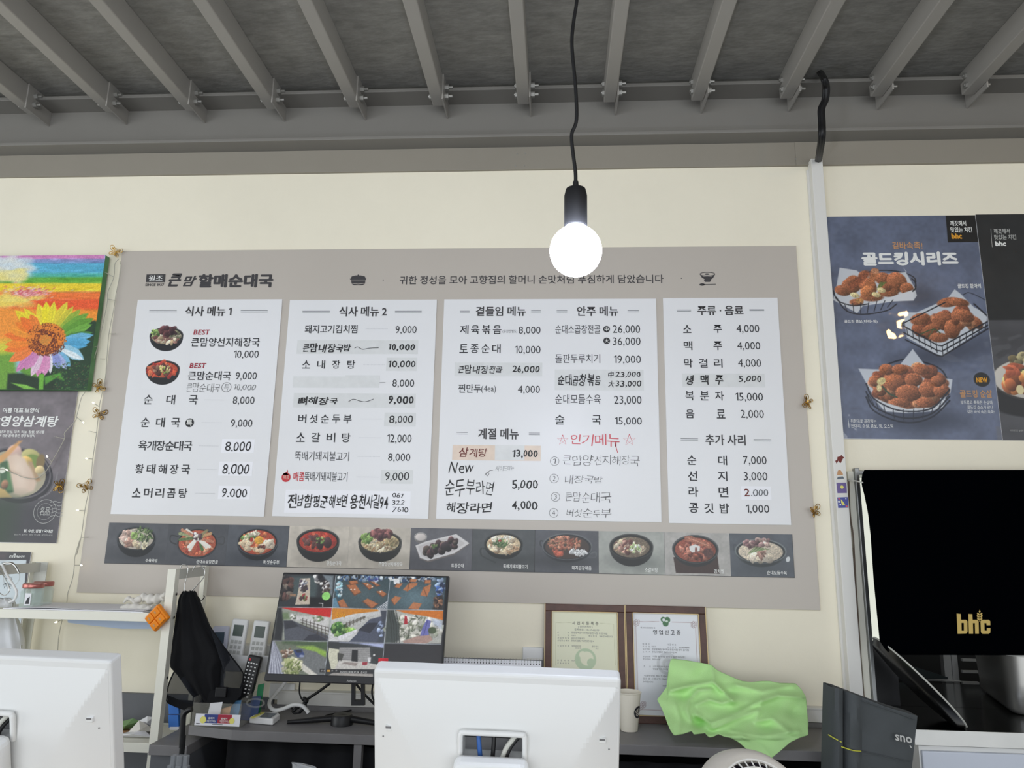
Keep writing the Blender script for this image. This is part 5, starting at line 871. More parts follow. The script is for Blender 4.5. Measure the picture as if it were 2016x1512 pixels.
for x, y, w_, h_, m_, Y, lab in ((455, 1378, .05, .03, mat('sky_card', (96, 150, 196), .5), 2.38, 'light blue card'), (436, 1386, .05, .026, 'tan', 2.36, 'tan card'), (507, 1376, .02, .075, 'teal', 2.42, 'dark green card'), (490, 1386, .06, .04, mat('navy_card', (44, 66, 110), .5), 2.40, 'navy blue card'), (420, 1390, .04, .03, 'paper', 2.35, 'white card')):
    p = PY(x, y, Y); tag(obj('card', MB().prism([(p[0]-w_/2, Y, ZD+.004), (p[0]+w_/2, Y, ZD+.004), (p[0]+w_/2, Y+.02, ZD+.004+h_+.03), (p[0]-w_/2, Y+.02, ZD+.004+h_+.025)], (0, .003, 0)), m_), lab+' standing in the acrylic box', 'card')
rr_ = MB().tube([PY(503+17*math.cos(t), 1384+8*math.sin(t), 2.36) for t in [k*math.pi/12 for k in range(25)]], .003, 8)
tag(obj('clear_tape_roll', rr_, 'acryl', smooth=1), 'clear round tape ring lying in the acrylic box', 'tape')
sg = Pl((0, 2.31, ZD), (1, 0, 0), (0, .12, 1)); e = thing('desk_sign', PY(428, 1430, 2.31), 'small white sign with a blue and red half and two lemons', 'sign'); T = TX(sg, e, .0016, 4.582, 320, 1340)
T.quad(294, 302, 700, 408, 'paper', .0012, 'sign_card'); T.quad(378, 303, 500, 383, mat('deep_blue_print', (44, 60, 130), .5), .0015, 'blue_field'); T.quad(500, 306, 625, 386, mat('deep_red_print', (168, 32, 56), .5), .0015, 'red_field'); T.h = .002
T.disc(368, 352, 5.4, 'yellow', name='lemon_print'); T.disc(627, 364, 4.6, 'yellow', name='lemon_print'); T.t('유레카', 415, 328, 472, 348, 'white', .02); T.t('유레카', 530, 333, 588, 353, 'white', .02); T.t('여름한정메뉴', 400, 352, 482, 376, 'white'); T.t('여름한정메뉴', 518, 357, 602, 380, 'white'); T.ln([(305, 385), (340, 388)], 1.2, 'ink'); T.ln([(450, 394), (545, 397)], .7, 'ink')
q = PZ(520, 1422, ZD); cr = thing('card_reader', (q[0], q[1]+.05, ZD), 'small white card reader with yellow keys lying on the desk', 'card reader')
A = [PZ(x, y, ZD+.018) for x, y in ((491, 1413), (538, 1417), (551, 1407), (548, 1403), (510, 1402))]; A = [np.array([p[0], p[1], ZD+.001]) for p in A]
obj('reader_body', MB().prism(A, (0, 0, .019)), 'whitepl', cr, bevel=.004)
S_ = [PZ(x, y, ZD+.0205) for x, y in ((511, 1412), (533, 1413), (545, 1405), (522, 1403.5))]; obj('reader_screen', MB().prism(S_, (0, 0, .001)), 'lcd2', cr)
for k in range(4):
    q = PZ(499+5.3*k, 1412.3-2.6*k, ZD+.0205); obj('yellow_key', MB().box(q[0]-.006, q[0]+.006, q[1]-.012, q[1]+.012, ZD+.0195, ZD+.0225), 'yellow', cr, bevel=.001)
# wall plates, cables behind the monitor
a, b_ = PY(531, 1345, 2.585), PY(578, 1379, 2.585)
e = thing('wall_junction_plate', (a[0], 2.59, b_[2]), 'white square junction plate low on the wall behind the security monitor', 'wall plate'); obj('plate', MB().box(a[0], b_[0], 2.585, 2.5995, b_[2], a[2]), 'whitepl', e, bevel=.003); obj('plate_screw', MB().lathe([(.0001, .002), (.003, .0015), (.003, 0)], ((a[0]+b_[0])/2, 2.585, b_[2]+.01), 8, (0, -1, 0)), 'chrome', e)
a, b_ = PY(1029, 1274, 2.588), PY(1069, 1312, 2.588)
e = thing('wall_socket', (a[0], 2.59, b_[2]), 'white wall socket plate left of the certificates', 'socket'); obj('plate', MB().box(a[0], b_[0], 2.588, 2.5995, b_[2], a[2]), 'whitepl', e, bevel=.003); obj('socket_insert', MB().box(a[0]+.014, b_[0]-.002, 2.5865, 2.59, b_[2]+.004, a[2]-.034), 'conduit', e, bevel=.002)
zz = lambda P: [(520+x/4.321, 1100+y/4.321) for x, y in P]
Q = [PY(x, y, Y) for (x, y), Y in zip(zz([(185, 1040), (150, 1090), (95, 1155), (50, 1205), (48, 1255), (90, 1288), (160, 1278), (250, 1243), (320, 1250), (360, 1285), (378, 1312)]), (2.55, 2.54, 2.52, 2.49, 2.46, 2.45, 2.44, 2.44, 2.44, 2.44, 2.44))]
tag(obj('white_cable', MB().tube(spline([np.array([p[0], p[1], max(p[2], ZD+.007)]) for p in Q], 6), .0062, 10), 'whitepl', smooth=1), 'thick white cable looping down onto the desk left of the monitor stand', 'cable')
for i, (P_, Y, r_, lab) in enumerate([([(305, 1040), (300, 1130), (318, 1190), (350, 1230), (330, 1290)], 2.50, .0028, 'thin black cable hanging straight down left of the monitor stand'), ([(560, 1060), (450, 1140), (370, 1195), (345, 1260), (300, 1310)], 2.46, .0045, 'black cable slanting from the monitor back to the desk'), ([(925, 1060), (918, 1150), (945, 1240)], 2.44, .003, 'short black cable right of the monitor stand'), ([(780, 1065), (870, 1170), (960, 1260)], 2.47, .004, 'black cable slanting behind the monitor neck'), ([(240, 1390), (300, 1380), (430, 1388), (480, 1365), (540, 1330), (650, 1310), (760, 1285)], 2.3, .0028, 'thin black cable snaking over the desk in front of the stand')]):
    S = [PY(x, y, Y) for x, y in zz(P_)]
    if i == 4: S = [PZ(x, y, ZD+.004) for x, y in zz(P_)]
    tag(obj('black_cable', MB().tube(spline([np.array([p[0], p[1], max(p[2], ZD+.003)]) for p in S], 6), r_, 8), 'cable', smooth=1), lab, 'cable')
lump('cable_tangle', [([(572, 1392, .0), (580, 1398, 0), (588, 1390, 0), (576, 1402, 0), (590, 1404, 0)], .006), ([(596, 1372, 0), (602, 1380, 0), (598, 1390, 0)], .009)], 'cable', 'tangle of black cable and plug on the desk under the monitor left half', 'cable', 2.45, .01, 4)
Q = [PY(x, y, 2.593) for x, y in zz([(60, 1170), (250, 1160), (420, 1135), (640, 1130), (960, 1135)])]; tag(obj('grey_wall_cable', MB().tube(spline(Q, 5), .003, 6), 'rackin', smooth=1), 'grey cable running level along the wall behind the monitor', 'cable')
# ================================================================== SECURITY MONITOR
mp0 = PY(524, 1342, 2.27); mp1 = PY(880, 1133, 2.36)
Lb, Rb, Lt, Rt = [np.array(PY(x, y, Y)) for x, y, Y in ((523, 1341, 2.27), (872, 1351, 2.27), (554, 1128.5, 2.36), (881, 1132, 2.36))]
vv = ((Lt+Rt)/2-(Lb+Rb)/2); hh = np.linalg.norm(vv); cxm = ((Lb+Rb)/2+(Lt+Rt)/2)[0]/2; wm = (np.linalg.norm(Rb-Lb)+np.linalg.norm(Rt-Lt))/2
uu = np.array([1, 0, 0.]); vv = np.array([0, vv[1], vv[2]]); scp = Pl((0, 2.27, (Lb[2]+Rb[2])/2), uu, vv)
mo = thing('security_monitor', (cxm, 2.4, ZD), 'black desktop monitor showing eight security camera views', 'monitor')
bx0, bx1 = cxm-wm/2, cxm+wm/2
def slab(pl, a0, a1, b0, b1, h0, h1): return MB().prism([pl.w(a0, b0, h0), pl.w(a1, b0, h0), pl.w(a1, b1, h0), pl.w(a0, b1, h0)], pl.n*(h1-h0))
hh = np.linalg.norm(vv); obj('bezel', slab(scp, bx0, bx1, 0, hh, -.022, 0), 'blackplastic', mo, bevel=.003)
obj('lower_bezel', slab(scp, bx0+.001, bx1-.001, .001, .019, 0, .0015), 'darkplastic', mo)
T = TX(scp, mo, .0022, 4.321, 520, 1100); T.t('Alphascan', 704, 1032, 785, 1052, 'button', .02)
c = Cv(scp, bx0+.004, bx1-.004, .020, hh-.005, 640, (20, 20, 22)); c.z(4.321, 520, 1100)
TL = {}
def tile(P, col): c.poly(P, col, 1)
def A_(P, col, s=1.2, al=1): c.poly(P, col, s, al)
# row 1
A_([(150, 135), (612, 140), (580, 412), (118, 408)], (46, 50, 54)); A_([(240, 150), (470, 150), (440, 330), (230, 330)], (70, 84, 86), 8); A_([(380, 330), (580, 330), (575, 410), (380, 410)], (18, 18, 20), 5)
c.food(185, 250, 50, 90, [(40, 36, 36), (92, 66, 60), (30, 28, 30), (120, 110, 100)], 60, 26, 2); A_([(305, 170), (392, 165), (388, 388), (264, 392), (290, 280)], (196, 184, 168)); c.food(335, 230, 28, 50, [(60, 50, 70), (120, 130, 150), (70, 60, 60), (220, 220, 220)], 40, 14, 3); c.food(335, 330, 26, 20, [(150, 60, 60), (60, 50, 50), (120, 140, 90)], 20, 12, 4)
c.food(480, 170, 40, 30, [(220, 220, 216), (30, 30, 34), (120, 120, 124)], 22, 22, 5); A_([(500, 140), (590, 145), (580, 320), (560, 300), (540, 200)], (120, 132, 140), 4); c.food(530, 250, 28, 60, [(40, 36, 40), (140, 130, 120), (220, 220, 220), (70, 60, 56)], 50, 14, 6); c.ell(528, 318, 32, 30, (150, 220, 120), 20); A_([(220, 300), (275, 300), (270, 322), (222, 318)], (150, 120, 96)); c.line([(467, 378), (500, 380), (498, 410)], 4, (226, 226, 226))
A_([(612, 140), (1072, 150), (1046, 430), (584, 414)], (60, 78, 84)); c.food(840, 165, 210, 20, [(200, 214, 226), (60, 90, 130), (30, 34, 40), (130, 150, 170)], 160, 13, 7); c.ell(830, 300, 130, 60, (78, 96, 102), 0, 30); c.food(640, 270, 22, 70, [(150, 190, 204), (206, 214, 220), (70, 110, 130)], 40, 13, 8); c.food(930, 180, 40, 30, [(70, 80, 150), (180, 190, 210)], 14, 12, 9)
for P_ in ([(700, 225), (775, 215), (825, 285), (770, 312)], [(835, 205), (880, 205), (935, 240), (895, 262)], [(905, 195), (945, 198), (985, 228), (960, 236)], [(955, 280), (1000, 270), (1045, 300), (1010, 325)], [(838, 362), (880, 338), (970, 385), (915, 424)], [(625, 365), (672, 342), (718, 415), (650, 414)], [(722, 190), (790, 185), (800, 210), (735, 222)]): A_(P_, (176, 112, 74)); c.line([P_[0], P_[3], P_[2]], 7, (110, 70, 48))
for x, y in ((740, 262), (770, 262), (880, 220), (920, 240), (950, 205), (990, 280)): c.ell(x, y, 6, 4, (236, 236, 230))
A_([(945, 425), (1060, 350), (1070, 300), (1058, 430)], (216, 222, 226)); [c.line([(955+18*k, 424), (1058, 350+16*k)], 5, (50, 66, 84)) for k in range(5)]
A_([(584, 340), (610, 330), (640, 412), (584, 412)], (96, 136, 160))
A_([(1072, 150), (1548, 160), (1524, 438), (1046, 430)], (64, 84, 92)); c.ell(1290, 330, 120, 70, (96, 120, 130), 0, 30); c.food(1270, 170, 210, 20, [(210, 220, 230), (50, 70, 100), (30, 34, 40), (130, 150, 170)], 150, 13, 10); A_([(1100, 170), (1150, 168), (1155, 215), (1105, 215)], (226, 230, 234)); c.food(1500, 250, 34, 70, [(60, 90, 150), (150, 170, 200), (40, 50, 80)], 50, 18, 11)
for P_ in ([(1230, 210), (1305, 205), (1300, 225), (1220, 278), (1180, 265)], [(1355, 245), (1420, 215), (1410, 270), (1385, 322), (1328, 312)], [(1080, 350), (1115, 318), (1168, 330), (1110, 395)], [(1225, 425), (1270, 370), (1342, 382), (1310, 436)], [(1245, 172), (1300, 175), (1290, 200), (1240, 196)], [(1370, 180), (1420, 182), (1415, 212), (1365, 210)], [(1130, 212), (1180, 210), (1150, 250), (1110, 240)]): A_(P_, (182, 118, 78)); c.line([P_[0], P_[3]], 6, (116, 74, 50))
A_([(1470, 330), (1522, 300), (1522, 436), (1430, 436)], (44, 40, 38), 4); c.food(1480, 370, 34, 50, [(96, 70, 56), (150, 110, 84), (40, 34, 34)], 40, 14, 12)
# row 2
A_([(118, 416), (580, 420), (548, 700), (78, 692)], (150, 156, 146)); A_([(150, 470), (560, 490), (545, 640), (330, 540), (180, 520)], (206, 206, 206), 8); A_([(140, 416), (575, 420), (566, 500), (430, 480), (240, 440)], (200, 40, 36)); A_([(145, 460), (210, 455), (225, 520), (150, 520)], (110, 130, 96), 6); A_([(118, 416), (150, 416), (165, 560), (150, 700), (80, 692)], (36, 38, 42), 4)
A_([(165, 525), (240, 525), (555, 660), (540, 700), (175, 694)], (82, 86, 96)); A_([(168, 528), (240, 526), (300, 575), (180, 600)], (52, 54, 62)); A_([(380, 650), (450, 640), (540, 695), (330, 696)], (52, 54, 64)); 
for k in range(4): c.line([(310, 520+20*k), (560, 590+30*k)], 4, (70, 62, 56))
for k in range(8): c.line([(330+32*k, 505+13*k), (328+32*k, 560+20*k)], 5, (64, 58, 52))
c.food(250, 495, 24, 18, [(220, 220, 216), (110, 120, 100)], 16, 10, 13); c.food(460, 510, 40, 22, [(110, 130, 90), (180, 180, 170)], 20, 12, 14)
A_([(580, 420), (1048, 434), (1022, 716), (548, 700)], (206, 208, 210)); A_([(580, 420), (960, 430), (980, 445), (760, 470), (576, 520)], (206, 134, 40)); T2 = None; A_([(580, 530), (700, 520), (990, 468), (1040, 470), (1035, 560), (960, 620), (720, 640), (560, 620)], (186, 188, 186), 8)
A_([(810, 600), (900, 515), (1000, 490), (1030, 500), (1010, 716), (720, 708), (790, 640)], (74, 80, 98)); A_([(800, 605), (890, 545), (975, 545), (900, 635)], (40, 42, 54)); A_([(990, 440), (1046, 440), (1022, 716), (960, 714), (1010, 560)], (60, 66, 78), 3); c.food(990, 600, 20, 60, [(160, 176, 210), (60, 70, 90)], 24, 14, 15)
c.food(640, 600, 62, 52, [(50, 96, 44), (80, 130, 60), (40, 76, 36), (130, 166, 96)], 110, 16, 16); c.food(735, 610, 36, 18, [(120, 170, 80), (150, 190, 100)], 30, 12, 17)
for k in range(6): A_([(630+26*k, 660-10*k), (660+26*k, 650-10*k), (655+26*k, 690-12*k), (636+26*k, 694-12*k)], (222, 222, 230))
for k in range(3): c.line([(690, 580-12*k), (860, 500-6*k)], 4, (80, 74, 62))
for k in range(6): c.line([(700+30*k, 590-14*k), (700+30*k, 540-10*k)], 5, (76, 66, 54))
A_([(1048, 434), (1524, 440), (1506, 722), (1024, 716)], (176, 178, 172)); c.food(1280, 590, 240, 110, [(214, 212, 204), (196, 196, 186), (150, 156, 140)], 150, 24, 18, sh=.2); c.food(1250, 580, 220, 100, [(84, 90, 76), (110, 116, 96)], 90, 14, 19, el=.3, sh=.1)
A_([(1120, 438), (1524, 442), (1520, 524), (1380, 490), (1200, 462)], (206, 116, 30)); A_([(1420, 505), (1518, 530), (1510, 600), (1440, 560)], (186, 196, 214), 6); A_([(1048, 434), (1100, 434), (1145, 560), (1150, 690), (1110, 716), (1026, 716)], (62, 70, 66), 4); [c.line([(1060+20*k, 440), (1080+22*k, 560), (1090+20*k, 712)], 6, (40, 44, 42)) for k in range(4)]
A_([(1196, 485), (1215, 490), (1222, 556), (1190, 558)], (170, 30, 44)); A_([(1385, 515), (1420, 530), (1405, 600), (1395, 690), (1318, 690), (1345, 590)], (108, 110, 176)); c.line([(1390, 530), (1350, 680)], 8, (80, 82, 146)); A_([(1180, 700), (1300, 660), (1410, 650), (1435, 690), (1380, 722), (1190, 720)], (170, 140, 130)); c.ell(1430, 610, 30, 24, (70, 84, 56))
# row 3
A_([(74, 700), (536, 706), (512, 1000), (30, 990)], (110, 118, 104)); A_([(160, 702), (536, 708), (534, 780), (400, 745), (160, 720)], (70, 92, 62), 6); A_([(280, 745), (420, 740), (530, 790), (528, 840), (430, 800)], (140, 176, 76), 4); A_([(330, 770), (440, 790), (528, 850), (512, 1000), (450, 998), (240, 820)], (112, 116, 118), 3); A_([(235, 830), (300, 870), (470, 1000), (400, 998), (250, 900)], (206, 204, 196), 2)
A_([(70, 702), (90, 702), (150, 830), (165, 985), (32, 985)], (150, 154, 170), 2); [c.line([(85, 710), (40+14*k, 985)], 4, [(196, 200, 214), (110, 114, 130)][k % 2]) for k in range(10)]
c.food(240, 920, 70, 60, [(190, 190, 160), (206, 204, 180), (160, 166, 120)], 60, 24, 21, sh=.1); c.food(240, 930, 80, 60, [(96, 110, 60), (110, 124, 70)], 40, 14, 22, el=.3); A_([(180, 770), (220, 775), (225, 830), (185, 835)], (64, 52, 44)); c.food(200, 800, 50, 40, [(200, 190, 180), (120, 96, 80)], 24, 12, 23); A_([(250, 775), (320, 770), (345, 815), (330, 838), (285, 840), (262, 810)], (54, 70, 120)); A_([(265, 778), (315, 776), (325, 798), (280, 800)], (40, 44, 60)); c.ell(320, 828, 18, 8, (150, 160, 190))
A_([(540, 708), (1022, 720), (1010, 1010), (512, 1000)], (50, 54, 56)); A_([(640, 712), (1020, 722), (1016, 760), (800, 722)], (176, 186, 224), 3); A_([(552, 760), (640, 772), (620, 945), (570, 940), (545, 830)], (206, 206, 186)); A_([(640, 756), (900, 756), (905, 860), (880, 905), (640, 860)], (150, 150, 150)); [c.line([(645, 775+16*k), (900, 772+18*k)], 2, (120, 120, 122)) for k in range(7)]
A_([(640, 860), (860, 880), (960, 900), (1010, 940), (600, 940)], (196, 194, 190)); A_([(690, 880), (800, 885), (780, 915), (660, 890)], (150, 140, 136)); A_([(748, 775), (798, 778), (796, 878), (742, 870)], (22, 22, 24)); A_([(625, 800), (680, 810), (660, 870), (625, 860)], (70, 70, 66)); A_([(835, 880), (880, 878), (875, 905), (835, 905)], (150, 40, 56)); A_([(880, 840), (910, 840), (905, 880), (885, 880)], (220, 220, 224)); A_([(920, 770), (1020, 770), (1012, 930), (960, 890), (930, 850)], (40, 44, 44)); c.ell(936, 820, 8, 8, (210, 210, 210))
A_([(600, 965), (925, 975), (925, 1015), (520, 1002)], (160, 156, 152)); A_([(474, 936), (926, 948), (924, 980), (472, 966)], (28, 28, 30)); A_([(536, 946), (562, 946), (562, 962), (536, 962)], (226, 170, 60)); [c.ell(x, 953, 6, 5, (150, 150, 150)) for x in (490, 512, 580, 614)]
A_([(1022, 722), (1506, 730), (1500, 1030), (1006, 1015)], (30, 27, 28))
for P_ in ([(118, 412), (584, 417), (1046, 431), (1524, 439)], [(76, 697), (544, 704), (1022, 718), (1506, 727)], [(612, 138), (580, 417), (544, 704), (514, 1000)], [(1074, 150), (1046, 431), (1022, 718), (1008, 900)]): c.line(P_, 3.2, (196, 204, 214))
c.grain(.08, 2, 8)
sc_ = c.build('screen_image', 'screen', mo, .0006); T.h = .0012; T.t('bhid', 618, 455, 690, 500, 'orange', .02, par=sc_); T.t('2024/07/28 18:37:28   실시간', 645, 955, 876, 974, 'white', par=sc_)
st_ = [PY(520+x/4.321, 1100+y/4.321, 2.40) for x, y in ((742, 1050), (770, 1050), (822, 1050), (850, 1050), (740, 1250), (768, 1205), (824, 1205), (852, 1250))]
m = MB(); m.prism([st_[0], st_[1], st_[5], st_[4]], (0, .014, 0)); m.prism([st_[2], st_[3], st_[7], st_[6]], (0, .014, 0)); m.prism([st_[4], st_[5], st_[6], st_[7]], (0, .014, 0)); m.prism([st_[0]+np.array([-.005, 0, .0]), st_[3]+np.array([.005, 0, 0]), st_[3]+np.array([.005, 0, .09]), st_[0]+np.array([-.005, 0, .09])], (0, .012, 0)); obj('stand_neck', m, 'darkplastic', mo)
hb = PZ(704, 1398, ZD); hbx = hb[0]; obj('stand_hub', MB().lathe([(.0001, .03), (.03, .03), (.034, .024), (.036, .0), (.0001, 0)], (hbx, 2.41, ZD), 20), 'blackplastic', mo, smooth=.7)
tip = PZ(566, 1423, ZD+.004)
for tx, ty in ((tip[0], tip[1]), (2*hbx-tip[0], tip[1])): obj('stand_leg', MB().tube([(hbx, 2.41, ZD+.02), ((hbx+tx)/2, (2.41+ty)/2, ZD+.013), (tx, ty, ZD+.006)], [.012, .009, .006], 8), 'blackplastic', mo, smooth=1)
# ================================================================== CALENDAR, CERTIFICATES, CUP
y0c = 2.44; A, B = PY(868, 1296, y0c), PY(1066, 1301, y0c); zt_ = (A[2]+B[2])/2
e = thing('desk_calendar', ((A[0]+B[0])/2, 2.46, ZD), 'white spiral desk calendar standing behind the central white monitor', 'calendar')
obj('front_page', MB().prism([(A[0], 2.40, ZD), (B[0], 2.40, ZD), (B[0], y0c, zt_), (A[0], y0c, zt_)], (0, .0015, 0)), 'paper', e); obj('back_cover', MB().prism([(A[0], 2.50, ZD), (B[0]+.004, 2.50, ZD), (B[0]+.004, y0c+.004, zt_+.002), (A[0], y0c+.004, zt_+.002)], (0, .002, 0)), 'wallgrey', e)
n = 34; m = MB()
for k in range(n): obj('punch_hole', MB().box(A[0]+.006+(B[0]-A[0]-.012)*k/(n-1)-.0014, A[0]+.006+(B[0]-A[0]-.012)*k/(n-1)+.0014, y0c-.0042, y0c-.0018, zt_-.012, zt_-.0085), 'ink', e)
for k in range(n):
    xx = A[0]+.006+(B[0]-A[0]-.012)*k/(n-1); m.tube([(xx, y0c+.002-.0065*math.sin(t), zt_-.002+.0065*math.cos(t)) for t in [j*math.pi/5 for j in range(11)]], .0006, 4)
w_ = obj('wire_binding', m, 'chrome', e); w_['kind'] = 'stuff'
# certificates
def frame(label, pxs, paint, base, texts):
    (lx, ly), (rx, ry), (bx_, by_) = pxs; yb, yt = 2.545, 2.583
    tl_, tr_ = PY(lx, ly, yt), PY(rx, ry, yt); ztp = (tl_[2]+tr_[2])/2; pl = Pl((0, yb, ZD), (1, 0, 0), (0, yt-yb, ztp-ZD)); Hh = math.hypot(yt-yb, ztp-ZD); x0, x1 = tl_[0], tr_[0]
    e = thing('certificate_frame', ((x0+x1)/2, yb, ZD), label, 'frame'); w_ = .0235
    for q in ((x0, x1, 0, w_), (x0, x1, Hh-w_, Hh), (x0, x0+w_, w_, Hh-w_), (x1-w_, x1, w_, Hh-w_)): obj('frame_rail', slab(pl, *q, -.012, .004), 'wood', e, bevel=.002)
    for q in ((x0-.001, x0+.0015, 0, Hh), (x1-.0015, x1+.001, 0, Hh), (x0+w_, x0+w_+.0022, w_, Hh-w_), (x1-w_-.0022, x1-w_, w_, Hh-w_), (x0+w_, x1-w_, w_, w_+.0022), (x0+w_, x1-w_, Hh-w_-.0022, Hh-w_)): obj('gold_bead', slab(pl, *q, -.003, .0055), 'goldtrim', e)
    c = Cv(pl, x0+w_, x1-w_, w_, Hh-w_, 700, base); paint(c); c.build('certificate_paper', 'print', e, -.003); T = TX(pl, e, -.0026); texts(T)
rt_r = random.Random(3)
def rowsof(T, rws, m='ink2'):
    for txt, x0, y0, x1, y1 in rws: T.t(txt, x0, y0, x1, y1, m)
def c1(c): c.z(5.449, 1050, 1170); c.I *= 1; c.ell(560, 700, 106, 104, (186, 204, 170), 0, 1.2); c.ell(575, 690, 66, 66, base1, 0, 1.2); c.ell(620, 735, 40, 40, (186, 204, 170), 0, 1); c.ell(530, 650, 36, 34, base1, 0, 1); c.line([(240, 760), (240, 305), (410, 302)], 2, (180, 180, 140)); c.line([(715, 310), (862, 322), (880, 760)], 2, (180, 180, 140))
base1 = (228, 228, 200)
def t1(T):
    T.z(5.449, 1050, 1170); T.sp('사업자등록증', 418, 293, 698, 328, 'ink', .01); T.t('( 일반과세자 )', 480, 338, 635, 362, 'ink2'); T.t('등록번호 : 311-37-00379', 442, 370, 706, 394, 'ink2'); T.sp('상호', 258, 402, 382, 418, 'ink2', 0); T.t('큰맘할매순대국해보용천사점 외 한개점', 408, 404, 792, 430, 'ink2', tilt=-.01)
    T.sp('성명', 258, 432, 382, 448, 'ink2', 0); T.t('대표자', 408, 434, 456, 450, 'ink2'); T.sp('생년월일', 592, 440, 680, 458, 'ink2', 0); T.t('1968 년 04 월 27 일', 708, 442, 852, 462, 'ink2'); T.sp('개업연월일', 258, 460, 382, 478, 'ink2', 0); T.t('2023 년 11 월 13 일', 408, 462, 552, 482, 'ink2')
    T.sp('사업장소재지', 258, 488, 382, 506, 'ink2', 0); T.t('전라남도 함평군 해보면 용천사길 94', 408, 490, 650, 512, 'ink2'); T.sp('사업의종류', 258, 545, 382, 562, 'ink2', 0); T.t('업태 음식점업', 412, 546, 512, 564, 'ink2'); T.t('일반음식점', 452, 570, 512, 586, 'ink2'); T.t('종목 한식', 628, 552, 696, 570, 'ink2'); T.t('치킨', 668, 576, 698, 590, 'ink2'); T.sp('발급사유', 258, 702, 382, 718, 'ink2', 0); T.t('신규', 410, 706, 442, 720, 'ink2'); T.sp('공동사업자', 258, 732, 382, 748, 'ink2', 0)
frame('left framed certificate on cream paper in a dark walnut frame', ((1073, 1188), (1229, 1192), (1229, 1424)), c1, base1, t1)
base2 = (226, 228, 232)
def c2(c):
    c.z(5.449, 1050, 1170)
    for P_ in ([(1095, 295), (1350, 292)], [(1490, 298), (1740, 305)], [(1098, 300), (1130, 1240)], [(1738, 320), (1790, 1240)], [(1140, 1235), (1500, 1255)]): c.line(P_, 6, (206, 190, 190), 2, .7); c.line(P_, 2, (150, 120, 124))
    for x, y in ((1110, 310), (1725, 330), (1150, 1210), (1180, 1190)):
        for k in range(7): c.ell(x+18*math.cos(k*.9)*(1+k*.1), y+18*math.sin(k*.9)*(1+k*.12), 12, 12, (150, 124, 126), 0, 1, .8); c.ell(x+18*math.cos(k*.9)*(1+k*.1), y+18*math.sin(k*.9)*(1+k*.12), 8, 8, base2, 0, 1, .9)
    for x, y, r_ in ((1395, 272, 26), (1440, 275, 28), (1420, 312, 30)): c.ell(x, y, r_, r_, (56, 110, 66), 0, 1)
    c.ell(1400, 275, 15, 15, base2); c.ell(1432, 290, 14, 10, (206, 220, 206)); c.ell(1440, 745, 104, 104, (206, 208, 212), 0, 1); c.ell(1440, 745, 76, 76, base2); c.ell(1440, 745, 50, 50, (214, 216, 218)); c.ell(1450, 760, 34, 34, base2)
def t2(T):
    T.z(5.449, 1050, 1170); T.t('제 2023-0240890 호', 1150, 350, 1308, 368, 'ink'); T.sp('영업신고증', 1285, 386, 1580, 434, 'ink', .01); T.sp('대표자', 1172, 524, 1248, 542, 'ink2', 0); T.sp('대표번호', 1436, 532, 1532, 550, 'ink2', 0); T.sp('생년월', 1172, 552, 1250, 568, 'ink2', 0); T.t('대표자', 1270, 554, 1318, 570, 'ink'); T.sp('허가번호', 1440, 562, 1532, 578, 'ink2', 0); T.t('20230240890', 1560, 565, 1675, 582, 'ink')
    T.t('업소명칭', 1174, 580, 1248, 598, 'ink2'); T.t('큰맘할매순대국해보용천사점 한식 음식점', 1272, 584, 1668, 606, 'ink'); T.sp('소재지', 1174, 610, 1254, 626, 'ink2', 0); T.t('전라남도 함평군 해보면 용천사길 94', 1274, 612, 1536, 632, 'ink'); T.t('영업의종류', 1176, 660, 1258, 678, 'ink2'); T.t('식품 접객업 일반 ( 일반음식점 )', 1280, 662, 1640, 684, 'ink'); T.t('영업의형태', 1176, 688, 1258, 704, 'ink2'); T.t('일반음식점', 1278, 690, 1356, 706, 'ink')
    T.sp('조건', 1184, 766, 1260, 784, 'ink2', 0); T.t('신고한 영업장 면적 외의 장소에서', 1284, 768, 1470, 786, 'ink'); T.t('영업을 하지 아니할 것', 1284, 794, 1470, 814, 'ink'); T.t('식품위생법 제37조제4항', 1188, 866, 1450, 888, 'ink2'); T.t('같은 법 시행규칙 제42조', 1176, 898, 1452, 918, 'ink2'); T.t('수리합니다', 1176, 930, 1288, 950, 'ink2'); T.t('2023년', 1388, 974, 1440, 990, 'ink')
frame('right framed certificate on white paper with a green emblem, behind the green towel', ((1231, 1190), (1388, 1196), (1400, 1424)), c2, base2, t2)
cc = PY(1238, 1400, 2.455); zr = PY(1245, 1362, 2.455)[2]; hC = zr-ZD
e = thing('paper_cup', (cc[0], 2.455, ZD), 'tall cream paper cup with a round black emblem beside the certificates', 'cup')
pr = [(.0265, .001), (.0275, .004), (.0385, hC-.003), (.0405, hC-.002), (.041, hC), (.0395, hC+.001), (.038, hC-.004), (.027, .01), (.0001, .008)]
obj('cup_body', MB().lathe(pr, (cc[0], 2.455, ZD), 36), 'cupm', e, smooth=.8)
V = []; Fq = []
def cupp(t, z): R = .0275+(.0385-.0275)*(z/hC)+.0004; return (cc[0]+R*math.sin(t), 2.455-R*math.cos(t), ZD+z)
k = 26; V = []
for rr in (0, .35, .7, 1): V += [tuple(np.array(cupp(.95+.56*rr*math.cos(2*math.pi*i/k), hC*.52+.0185*rr*math.sin(2*math.pi*i/k)))+np.array([.0004, -.0006, 0])) for i in range(k)]
obj('round_emblem', MB().add(V, [(r_*k+i, r_*k+(i+1) % k, (r_+1)*k+(i+1) % k, (r_+1)*k+i) for r_ in range(3) for i in range(k)]), 'ink', e)
